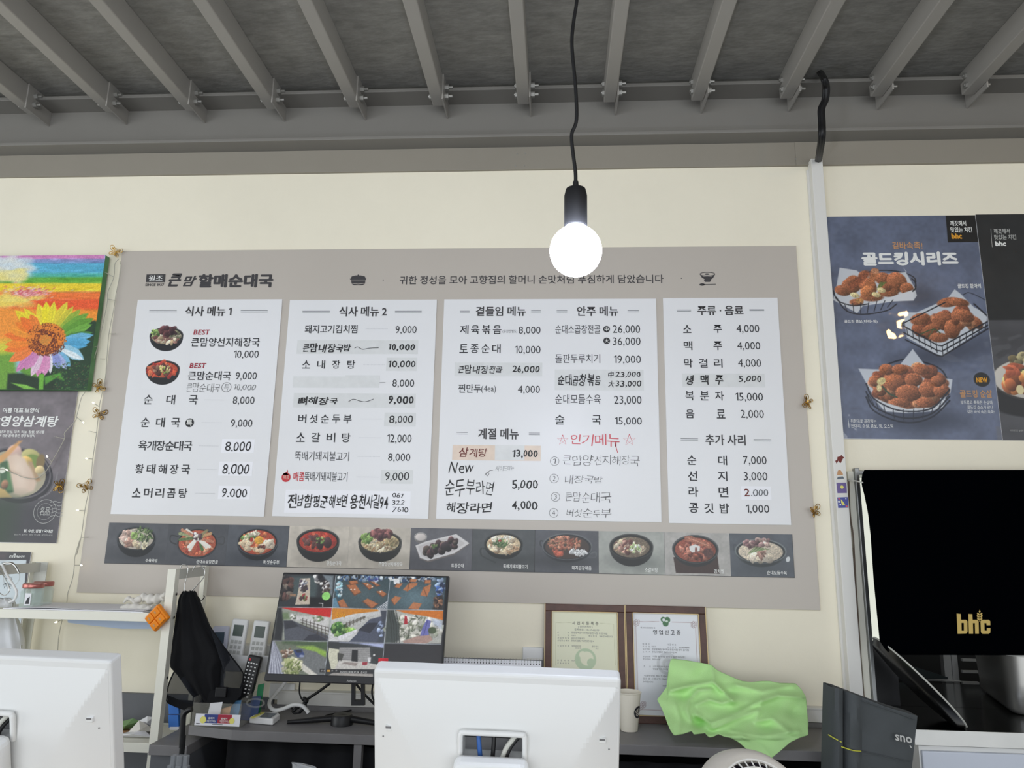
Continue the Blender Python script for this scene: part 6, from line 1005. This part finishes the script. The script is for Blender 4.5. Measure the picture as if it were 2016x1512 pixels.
for a0_, z_ in ((.7, .54), (.95, .58), (1.1, .48), (.8, .46)):
    P_ = [np.array(cupp(a0_+.13*math.cos(t), hC*z_+.004*math.sin(t)))+np.array([.0006, -.0012, 0]) for t in [j*math.pi/4 for j in range(9)]]; obj('emblem_line', MB().tube(P_, .0006, 4), 'cupm', e)
# ================================================================== GREEN TOWEL
tops = [(1294, 1377), (1303, 1366), (1313, 1352), (1316, 1320), (1319, 1299), (1324, 1297), (1350, 1300), (1380, 1305), (1400, 1309), (1412, 1320), (1430, 1328), (1446, 1335), (1460, 1341), (1478, 1343), (1500, 1341), (1515, 1341), (1535, 1345), (1566, 1346), (1578, 1358), (1586, 1372), (1589, 1400), (1591, 1425)]
bots = [(1294, 1378), (1303, 1395), (1309, 1410), (1314, 1424), (1320, 1438), (1327, 1448), (1345, 1445), (1362, 1439), (1366, 1446), (1388, 1443), (1395, 1451), (1404, 1450), (1414, 1445), (1424, 1449), (1440, 1453), (1455, 1462), (1470, 1475), (1484, 1486), (1500, 1491), (1518, 1493), (1532, 1482), (1555, 1462), (1575, 1452), (1591, 1447)]
CRE = [([(1320, 1360), (1360, 1350), (1404, 1343), (1425, 1362), (1442, 1380)], 7, .022), ([(1360, 1420), (1352, 1400), (1356, 1380), (1375, 1360), (1400, 1358)], 8, .018), ([(1442, 1380), (1420, 1385), (1395, 1378), (1372, 1388)], 6, .014), ([(1372, 1408), (1400, 1425), (1440, 1410), (1500, 1380), (1530, 1370), (1585, 1374)], 8, .020), ([(1404, 1434), (1440, 1418), (1490, 1400)], 7, .014), ([(1500, 1380), (1488, 1420), (1520, 1415), (1552, 1440)], 8, .012), ([(1400, 1310), (1408, 1345), (1420, 1360)], 7, .010), ([(1425, 1450), (1460, 1450), (1500, 1470), (1518, 1490)], 7, .014), ([(1440, 1440), (1500, 1450), (1570, 1440)], 9, .012), ([(1450, 1350), (1500, 1362), (1560, 1350)], 8, .012), ([(1330, 1390), (1340, 1420), (1335, 1445)], 8, .01)]
HOL = [((1376, 1422), 17, 12, .035), ((1345, 1370), 14, 10, .012), ((1470, 1392), 26, 9, .014), ((1440, 1364), 16, 7, .012), ((1505, 1430), 22, 10, .01), ((1398, 1440), 14, 7, .02), ((1560, 1400), 14, 14, .010), ((1380, 1325), 14, 10, .006)]
def towY(x, y):
    Y = np.interp(y, [1297, 1345, 1380, 1420, 1446, 1452, 1495], [2.505, 2.46, 2.40, 2.345, 2.303, 2.288, 2.27]); d = 0
    p = np.array([x, y])
    for P_, s_, h in CRE:
        b_ = 1e9
        for a, c_ in zip(P_[:-1], P_[1:]): a = np.array(a, float); q = np.array(c_, float)-a; t = min(1, max(0, (p-a)@q/(q@q))); b_ = min(b_, np.linalg.norm(p-a-t*q))
        d += h*math.exp(-(b_/s_/.72)**1.25)
    for (hx, hy), rx, ry, h in HOL: d -= h*math.exp(-((x-hx)/rx)**2-((y-hy)/ry)**2)
    d += .003*math.sin(x*.11+y*.05)+.002*math.sin(x*.05-y*.16)
    return Y-d*(.4 if y > 1456 else 1.25)
G = []; xs_ = np.concatenate([np.linspace(1294, 1316, 12), np.linspace(1317.5, 1586, 96), np.linspace(1587, 1591, 4)]); nr = 66
for j in range(nr):
    row = []
    for x in xs_:
        yt_ = np.interp(x, [q[0] for q in tops], [q[1] for q in tops]); yb_ = np.interp(x, [q[0] for q in bots], [q[1] for q in bots]); y = yt_+(yb_-yt_)*j/(nr-1); Y = towY(x, y); p = PY(x, y, Y)
        if Y > 2.3 and p[2] < ZD+.002: p = PZ(x, y, ZD+.002+.001*(j % 2)); p[1] = min(p[1], 2.5) 
        row.append(p)
    G.append(row)
tag(obj('green_towel', MB().grid(G), 'green', smooth=3, solid=.0025), 'crumpled lime green microfibre towel lying over the desk edge', 'towel')
# ================================================================== KITCHEN HATCH
e = thing('hatch_frame', (1.08, 2.6, .87), 'grey aluminium frame around the kitchen hatch', 'frame')
zt2 = PY(1690, 933, 2.58)[2]; fx0 = PY(1709, 1141, 2.575)[0]
obj('frame_post', MB().box(fx0-.014, fx0, 2.575, 2.72, .8, zt2+.02), 'stainbrush', e, bevel=.002); obj('frame_post', MB().box(fx0-.036, fx0-.014, 2.588, 2.6, .8, zt2+.01), 'rack', e, bevel=.002); obj('frame_head', MB().box(fx0, 2.5, 2.58, 2.72, zt2-.002, zt2+.012), 'stainbrush', e, bevel=.002)
zb_ = PY(1730, 1264, 2.75)[2]
e = tag(obj('window_1', MB().box(1.06, 1.20, 2.74, 2.75, zb_, 1.66), 'winlit'), kind='structure')
obj('window_lower_board', MB().box(1.06, 1.2, 2.735, 2.76, .8, zb_), 'darkplastic', None)['kind'] = 'structure'
bpy.data.objects['window_lower_board'].name = 'trim_2'
# black curtain
lefts = [(925, 1702), (935, 1697), (952, 1696), (975, 1702), (1010, 1709), (1053, 1714), (1141, 1720), (1213, 1727), (1262, 1732), (1280, 1744), (1286, 1753)]
G = []
for j in range(46):
    y = 925+(1286-925)*j/45; L = np.interp(y, [q[0] for q in lefts], [q[1] for q in lefts]); row = []
    for k in range(60):
        x = L+(2420-L)*(k/59); yy = y+(3 if j == 45 else 0)+(k/59)*(3 if j > 40 else 0); row.append(PY(x, yy, 2.485-.05*(j/45)+.005*math.sin(k*.55+j*.03)+.003*math.sin(k*.21-j*.12)))
    G.append(row)
cu = obj('black_curtain', MB().grid(G), 'curtain', smooth=3, solid=.002); tag(cu, 'large black cloth with gold lettering hung over the kitchen hatch', 'curtain'); WM[cu] = Matrix.Identity(4)
T = TX(Pl((0, 2.43, 0)), cu, .0005, 4.846, 1600, 1200); cu_l = lambda P_: T.poly(P_, 'gold', 'logo_letter')
cu_l([(1372, 38), (1412, 42), (1414, 98), (1462, 98), (1475, 112), (1476, 214), (1462, 230), (1382, 232), (1377, 130)])
T.h = .0009; T.poly([(1418, 128), (1440, 128), (1441, 202), (1420, 202)], 'curtain', 'logo_gap'); T.h = .0005
cu_l([(1484, 42), (1522, 44), (1525, 98), (1568, 98), (1582, 112), (1585, 231), (1549, 231), (1546, 130), (1528, 130), (1530, 231), (1490, 231)])
cu_l([(1612, 98), (1680, 98), (1693, 112), (1694, 150), (1658, 150), (1656, 130), (1637, 130), (1639, 202), (1660, 202), (1660, 176), (1695, 176), (1694, 218), (1680, 232), (1618, 232), (1604, 216), (1600, 112)])
T.ln([(1592, 118), (1592, 40)], 1, 'gold', 'wheat_stem')
for x, y, r_ in ((1592, 18, 0), (1578, 44, -1), (1606, 44, 1), (1577, 68, -1), (1607, 68, 1), (1579, 92, -1), (1606, 92, 1)):
    P_ = [(x-9*(r_ == 0)-13*(r_ != 0), y-13*(r_ != 0)*1), (x, y-15), (x+9+2*(r_ != 0), y+2), (x+1, y+12), (x-8, y+4)] if r_ < 0 else ([(x, y-17), (x+9, y), (x, y+14), (x-9, y)] if r_ == 0 else [(x+13, y-13), (x+8, y+4), (x-1, y+12), (x-10, y+2), (x, y-15)])
    T.poly(P_, 'gold', 'wheat_grain')
e = tag(obj('curtain_tie', MB().tube(spline([PY(x, y, Y) for x, y, Y in ((1668, 946, 2.58), (1672, 944, 2.56), (1680, 946, 2.52), (1690, 948, 2.48), (1699, 950, 2.475))], 4), .0022, 6), 'rackin', smooth=1), 'pale string tying the black cloth corner to the hatch frame', 'string')
# steel counter
ZS = .87; yF = 2.42; sx0 = PY(1799, 1438, yF)[0]
e = thing('steel_counter', (sx0, 2.42, 0), 'stainless steel counter running through the kitchen hatch', 'counter')
obj('counter_top', MB().box(sx0, 2.48, yF+.002, 2.735, ZS-.040, ZS), 'darksteel', e, bevel=.003); obj('front_edge', MB().box(sx0, 2.48, yF-.001, yF+.002, ZS-.044, ZS), 'sheensteel', e, bevel=.0008); obj('counter_back', MB().box(1.17, 2.48, 2.735, 3.15, ZS-.040, ZS), 'darksteel', e)
wx = PY(1813, 1490, yF+.01)[0]; obj('counter_body', MB().box(wx, 2.4, yF+.02, 2.598, 0, ZS-.05), 'whitepl', e); obj('door_panel', MB().box(wx+.004, 2.3, yF+.008, yF+.02, .05, ZS-.062), mat('pale_blue_panel', (206, 212, 224), .35), e, bevel=.004)
# black tray leaning
A, B = PY(1737, 1274, 2.46), PZ(1864, 1421, ZS+.012); B = PY(1864, 1416, 2.56)
ctr = (A+B)/2; R = np.linalg.norm(A-B)/2; ax = (B-A)/np.linalg.norm(B-A); vw = ctr-EYE; vw /= np.linalg.norm(vw); nn = np.cross(ax, vw); nn /= np.linalg.norm(nn); nn = nn*.985+vw*.17; nn -= ax*(nn@ax); nn /= np.linalg.norm(nn)
if nn[0] > 0: nn = -nn
e = thing('black_griddle', ctr, 'round black enamel pan standing on edge at the hatch, with a pale rim', 'pan')
obj('pan_dish', MB().lathe([(.0001, .014), (R*.6, .014), (R*.93, .006), (R, -.012), (R*.97, -.014), (R*.9, .0), (R*.6, .008), (.0001, .008)], ctr, 48, nn), 'tray', e, smooth=1); obj('pan_rim', MB().lathe([(R+.0028*math.cos(t), -.013+.0028*math.sin(t)) for t in [k*math.pi/4 for k in range(9)]], ctr, 48, nn), 'rackin', e, smooth=1)
# pot
FL = PZ(1992, 1409, ZS); BL = PZ(1930, 1362, ZS); zp = ZS+.2
u1 = (BL-FL)/np.linalg.norm(BL-FL); u1 = np.array([u1[0], u1[1], 0]); u2 = np.array([u1[1], -u1[0], 0])       # along the left side, along the front
L1, L2 = min(.42, np.linalg.norm(BL-FL)*1.15), .40
def rring(z, g, r=.05):
    cs = [(r, r, math.pi), (r, L1-r, math.pi/2), (L2-r, L1-r, 0), (L2-r, r, -math.pi/2)]; out = []
    for cx_, cy_, a0_ in cs:
        for k in range(7):
            t = a0_+(math.pi/2)*(1-k/6) if 0 else a0_-0+(math.pi/2)*(-k/6)+math.pi/2
            out.append(FL+u2*(cx_+(r+g)*math.cos(t))+u1*(cy_+(r+g)*math.sin(t))+np.array([0, 0, z]))
    c_ = np.mean(out, axis=0); return sorted(out, key=lambda p: math.atan2(p[1]-c_[1], p[0]-c_[0]))
e = thing('steel_tub', FL+u1*L1/2+u2*L2/2, 'large stainless steel tub with rounded corners on the counter behind the black cloth', 'tub')
obj('tub_body', MB().grid([rring(z, g) for z, g in ((.001, -.03), (.004, -.012), (.02, .0), (.1, .004), (.195, .01), (.197, .006), (.1, .0), (.02, -.006))], True), 'steelpot', e, smooth=.9)
obj('tub_rim', MB().grid([rring(z, g) for z, g in ((.194, .008), (.192, .03), (.200, .032), (.203, .026), (.201, .006))], True), 'sheensteel', e, smooth=.9)
obj('tub_cover', MB().add(rring(.199, .01), [tuple(range(28))]), 'sheensteel', e)
# kitchen rack behind
KY = 3.35; kq = lambda x, y, Y=KY: PY(1700+x/6.38, 1270+y/6.38, Y)
e = thing('kitchen_rack', kq(1100, 600), 'grey steel rack with rails and rungs in the dark kitchen behind the hatch', 'rack')
for x0, x1 in ((1018, 1110), (1118, 1192)): a, b_ = kq(x0, 300), kq(x1, 300); obj('rack_post', MB().box(a[0], b_[0], KY, KY+.03, 0, 1.5), 'railm', e)
for y0, y1, xa, xb, m_ in ((430, 440, 540, 1180, 'stainbrush'), (552, 640, -100, 1700, 'wallgrey'), (548, 578, -100, 1700, 'stainbrush'), (655, 672, -100, 1700, 'stainbrush'), (750, 790, -100, 1700, 'stainbrush')):
    a, b_ = kq(xa, y1), kq(xb, y0); zc = kq(1000, y1)[2], kq(1000, y0)[2]; obj('rail', MB().box(a[0], b_[0], KY-.03, KY, zc[0], zc[1]), 'railm' if m_ == 'stainbrush' else m_, e)
for y in (165, 310, 450):
    a, b_ = kq(1215, y+30), kq(1420, y); zc = kq(1300, y+30)[2], kq(1300, y)[2]; obj('rung', MB().box(a[0], b_[0], KY-.02, KY-.005, zc[0], zc[1]), 'railm', e)
tag(obj('range_hood', MB().prism([kq(390, 235, 3.3), kq(520, 235, 3.3), kq(1060, 405, 3.3), kq(1060, 430, 3.3), kq(420, 430, 3.3)], (0, .02, 0)), mat('dark_teal_metal', (44, 52, 54), .4)), 'dark slanted metal hood inside the kitchen behind the hatch', 'hood')
# ================================================================== GREY BAG
P_ = [(175, 740), (240, 750), (290, 770), (450, 830), (700, 930), (1000, 1015)]; Lx = lambda x, y: (1600+x/4.846, 1200+y/4.846)
G = []; cols = [150, 175, 210, 250, 280, 292, 310, 360, 420, 452, 470, 560, 680, 800, 900, 1000]
dz_ = {150: .03, 175: .02, 210: .008, 250: .0, 280: .004, 292: .022, 310: .012, 360: -.004, 420: -.006, 452: .004, 470: .014, 560: .012, 680: .01, 800: .014, 900: .02, 1000: .03}
GY = 2.08
for j in range(26):
    t = j/25; row = []
    for x in cols:
        yt_ = np.interp(x, [175, 240, 450, 700, 1000], [740, 750, 830, 930, 1015]); xx = x+(25*(1-t)*(x < 200) if x < 200 else 0)-(t*95*(x-470)/530 if x > 470 else 0)
        yb_ = 1900; y = yt_+(yb_-yt_)*t; p = PY(*Lx(xx, y), GY+dz_[x]+.004*math.sin(j*.5+x*.02)); row.append(p)
    G.append(row)
b0_ = [np.array([p[0], p[1], .0]) for p in G[-1]]; G.append(b0_); G2 = [[p+np.array([0, .06, 0]) for p in row[::-1]] for row in G]; GG = [r1+r2 for r1, r2 in zip(G, G2)]
m = MB().grid(GG, True); n = len(GG[0]); m.add(GG[0], [tuple(range(n))])
gb = obj('grey_canvas_bag', m, 'greybag', smooth=.9); tag(gb, 'upright charcoal canvas bag with yellow piping and pale lettering, lower right', 'bag'); fixn(gb)
def onbag(x, y, off=.0025):
    return PY(*Lx(x, y), GY+float(np.interp(x, cols, [dz_[k] for k in cols]))-off-.004)
for q in ([(150, 1195), (200, 1225), (275, 1265)], [(272, 1308), (350, 1335), (400, 1347), (460, 1352)]): obj('piping', MB().tube(spline([onbag(*p_) for p_ in q], 4), .0015, 6), 'piping', gb, smooth=1)
obj('seam', MB().tube(spline([onbag(*p_) for p_ in ((460, 1355), (600, 1380), (760, 1420), (925, 1450))], 4), .0012, 5), 'greybag', gb); obj('seam', MB().tube(spline([onbag(*p_) for p_ in ((465, 870), (700, 950), (975, 1050))], 4), .0012, 5), 'greybag', gb)
T = TX(Pl((0, GY, 0)), gb, .001, 4.846, 1600, 1200); T.t('sno', 785, 1192, 945, 1272, 'button', .02, tilt=-.16)
T.ln([(925, 1295), (940, 1318)], 1.5, 'button')
# ================================================================== FRONT COUNTER, WHITE MONITORS, FAN
fc_ = thing('front_counter', (-.3, 1.1, 0), 'light wood serving counter carrying the white monitors, below the frame', 'counter')
obj('counter_top', MB().box(-1.6, .35, .82, 1.5, .87, .9), 'counterw', fc_, bevel=.003); obj('counter_base', MB().box(-1.56, .31, .9, 1.46, 0, .87), 'wallgrey', fc_)
AL, AR = PY(735, 1324, 1.10), PY(1223, 1330, 1.10); PW = AR[0]-AL[0]; px_ = (AL[0]+AR[0])/2; pz_ = (AL[2]+AR[2])/2
def posmon(e):      # local: x right, y away, z up along the tilted case; origin at top centre of the back face
    W2, H = PW/2, .27; ins, top_in, d = .066, .095, .030
    # rim box
    m = MB(); r_ = .007
    m.box(-W2, W2, 0.0, .03, -H, 0); obj('case_rim', m, 'pos', e, world=False, bevel=.005)
    hx0, hx1, hz1, hz0 = -.045, .041, -.079, -.116
    gx = sorted(set([-W2+.004, hx0, hx1, W2-.004]+list(np.linspace(-W2+.004, hx0, 34))+list(np.linspace(hx0, hx1, 10))+list(np.linspace(hx1, W2-.004, 34)))); gz = sorted(set(list(np.linspace(-.013, hz1, 34))+list(np.linspace(hz1, hz0, 6))+list(np.linspace(hz0, -H+.004, 26))), reverse=True)
    def hgt(x, z): mm = min(.58*(W2-.004-abs(x)), .36*(-.013-z), .9*(z+H-.004)); return d*math.tanh(max(0, mm)/d)
    V = [(x, -hgt(x, z), z) for z in gz for x in gx]; nx = len(gx); Fs = []
    for j in range(len(gz)-1):
        for i in range(nx-1):
            if gx[i] >= hx0-1e-6 and gx[i+1] <= hx1+1e-6 and gz[j] <= hz1+1e-6 and gz[j+1] >= hz0-1e-6: continue
            Fs.append((j*nx+i, (j+1)*nx+i, (j+1)*nx+i+1, j*nx+i+1))
    nb = len(V)
    V += [(x, y, z) for x, z in ((hx0, hz1), (hx1, hz1), (hx1, hz0), (hx0, hz0)) for y in (-hgt(x, z)+.001, .004)]; Fs += [(nb+2*k, nb+2*((k+1) % 4), nb+2*((k+1) % 4)+1, nb+2*k+1) for k in range(4)]
    bk = obj('back_shell', MB().add(V, Fs), 'pos', e, world=False, smooth=.12)
    m = MB(); w_ = .0035
    fr = spline([(hx0-w_, -.0275, hz0), (hx0-w_, -.0265, hz1-.004), (hx0-w_*.3, -.026, hz1+w_*.6), (hx0+.006, -.026, hz1+w_), (hx1-.006, -.026, hz1+w_), (hx1+w_*.3, -.026, hz1+w_*.6), (hx1+w_, -.0265, hz1-.004), (hx1+w_, -.0275, hz0)], 4)
    obj('port_surround', MB().tube(fr, .0042, 8), 'pos', bk, world=False, smooth=1)
    pb_ = obj('port_bay', MB().box(hx0+.0005, hx1-.0005, -.001, .006, hz0+.0005, hz1-.0005), 'poshole', e, world=False); obj('port_shade', MB().box(hx0+.001, hx1-.001, -.012, -.002, hz1-.011, hz1-.001), 'blackplastic', pb_, world=False)
    for P__, r2, m_ in (([(-.024, -.012, hz1-.002), (-.022, -.02, hz1-.016), (-.018, -.026, hz0-.01)], .0034, 'bluec'), ([(-.001, -.012, hz1-.004), (-.001, -.018, hz1-.018), (-.003, -.026, hz0-.01)], .0032, 'cable'), ([(.034, -.012, hz1-.001), (.026, -.02, hz1-.008), (.016, -.024, hz1-.022), (.008, -.03, hz0-.01)], .0036, 'rackin'), ([(.039, -.012, hz1-.004), (.03, -.016, hz1-.012), (.021, -.022, hz1-.024), (.014, -.03, hz0-.01)], .003, 'cable')):
        obj('port_cable', MB().tube(spline([(a, b_, c_) for a, b_, c_ in P__], 5), r2, 8), m_, e, world=False, smooth=1)
    for sx, zz_ in ((-1, -.082), (1, -.086)):
        x = sx*(W2-.026); s_ = obj('latch_slot', MB().box(x-.005, x+.005, -.0148, -.004, zz_-.004, zz_+.004), 'pos', e, world=False, bevel=.001); obj('slot_shadow', MB().box(x-.0045, x+.0035, -.0152, -.0142, zz_+.0005, zz_+.0035), 'poshole', s_, world=False)
        obj('case_screw', MB().lathe([(.0001, .001), (.0012, .0006), (.0012, 0)], (sx*(W2-.016), -.0075, zz_-.016), 8, (0, -1, 0)), 'poshole', e, world=False)
    # stand cover with note, and foot
    sb = obj('stand_cover', MB().box(-.055, .051, -.068, -.034, -.24, -.1), 'pos', e, world=False, bevel=.011); obj('sticky_note', MB().box(-.040, .037, -.0692, -.0678, -.2, -.114), 'yellow', sb, world=False)
mt = Matrix.Translation(Vector((px_, 1.10, pz_))) @ Matrix.Rotation(math.radians(16), 4, 'X') @ Matrix.Rotation(math.radians(.6), 4, 'Y')
pm_ = thing('point_of_sale_monitor', (px_, 1.1, pz_), 'central white point-of-sale monitor seen from behind, with cables in its port bay', 'monitor', 'white point-of-sale monitors', mt); posmon(pm_)
st2 = Matrix(mt)
for xx in (px_, ):
    pass
obj('stand_foot', MB().box(-.07, .066, -.12, .06, -.338, -.324), 'pos', pm_, world=False, bevel=.006); obj('stand_arm', MB().box(-.03, .03, -.055, -.02, -.33, -.2), 'pos', pm_, world=False, bevel=.006)
LR = PY(212, 1298, 1.10); mt2 = Matrix.Translation(Vector((LR[0]-PW/2+.004, 1.10, LR[2]))) @ Matrix.Rotation(math.radians(16), 4, 'X') @ Matrix.Rotation(math.radians(.9), 4, 'Y')
copy_thing(pm_, mt2, 'left white point-of-sale monitor seen from behind, cut off by the left edge')
q = PY(755, 1296, 1.142)
tag(obj('red_tab', MB().box(q[0]-.0075, q[0]+.0075, 1.1405, 1.142, q[2]-.035, q[2]), 'red'), 'small red paper tab sticking up behind the central monitor top edge', 'tab')
# crumpled clear plastic
q = PY(600, 1506, 1.42)
m = MB().grid(rows([(1501, 574, 578, .002), (1504, 575, 598, .006), (1510, 575, 622, .008), (1530, 574, 628, .012), (1560, 578, 622, .014)], 1.42, .02, 2, .0012, 20, 4), True); zm = min(v[2] for v in m.v)
tag(obj('clear_plastic_wrap', m, 'clearpl', smooth=.2), 'crumpled clear plastic wrap poking up at the bottom left of the central monitor', 'plastic wrap')
tag(obj('receipt_printer', MB().box(q[0]-.05, q[0]+.05, 1.36, 1.48, .90, zm+.004), 'blackplastic', bevel=.004), 'low black box under the clear plastic wrap, below the frame', 'printer')
# fan
fcn = PY(1478, 1600, 1.8); fax = np.array([.22, -.66, .5]); fax /= np.linalg.norm(fax); FR = .146
tp_ = PY(1470, 1480, 1.8); fcn = np.array([PY(1487, 1490, 1.8)[0], 1.8, tp_[2]-FR*.90])
e = thing('desk_fan', (fcn[0], 1.8, 0), 'round beige fan with a white grille, its top just in view at the bottom', 'fan')
pr = [(FR*.70, .034), (FR*.76, .040), (FR*.84, .036), (FR*.95, .012), (FR, -.01), (FR*.97, -.04), (FR*.9, -.06), (FR*.86, -.06), (FR*.92, -.03), (FR*.93, -.005), (FR*.80, .018), (FR*.70, .026)]
obj('fan_housing', MB().lathe(pr, fcn, 64, fax), 'fan', e, smooth=1)
aa = np.array([1., 0, 0]); aa -= fax*(aa@fax); aa /= np.linalg.norm(aa); ab_ = np.cross(fax, aa)
for rr in (.12, .24, .36, .48, .6, .72): obj('grille_ring', MB().tube([fcn+fax*(.034+.01*(1-rr))+FR*rr*(math.cos(t)*aa+math.sin(t)*ab_) for t in [k*math.pi/28 for k in range(57)]], .0022, 6, False), 'fanw', e, smooth=1)
for k in range(36):
    t = k*2*math.pi/36; d1 = math.cos(t)*aa+math.sin(t)*ab_; d2 = math.cos(t+.12)*aa+math.sin(t+.12)*ab_; obj('grille_rib', MB().tube([fcn+fax*.044+FR*.12*d1, fcn+fax*.038+FR*.5*d1, fcn+fax*.032+FR*.78*d2], .0018, 5), 'fanw', e)
obj('fan_hub', MB().lathe([(.0001, .05), (.016, .048), (.02, .04), (.02, -.05), (.0001, -.05)], fcn, 20, fax), 'fanw', e, smooth=.8)
for k in range(5):
    t = k*2*math.pi/5; d1 = math.cos(t)*aa+math.sin(t)*ab_; d2 = np.cross(fax, d1); P0 = fcn+fax*0; obj('fan_blade', MB().prism([P0+d1*.02-d2*.012, P0+d1*.02+d2*.012+fax*.01, P0+d1*.12+d2*.045+fax*.016, P0+d1*.125-d2*.03-fax*.012], fax*.002), 'darkfan', e)
obj('fan_back', MB().lathe([(.0001, -.075), (FR*.7, -.07), (FR*.9, -.055)], fcn, 40, fax), 'darkfan', e, smooth=1)
obj('fan_pole', MB().tube([fcn-fax*.07, (fcn[0], 1.86, fcn[2]-.12), (fcn[0], 1.86, .02)], .014, 12), 'fan', e, smooth=1); obj('fan_base', MB().lathe([(.0001, .03), (.06, .028), (.15, .012), (.155, 0)], (fcn[0], 1.86, 0), 40), 'fan', e, smooth=1)
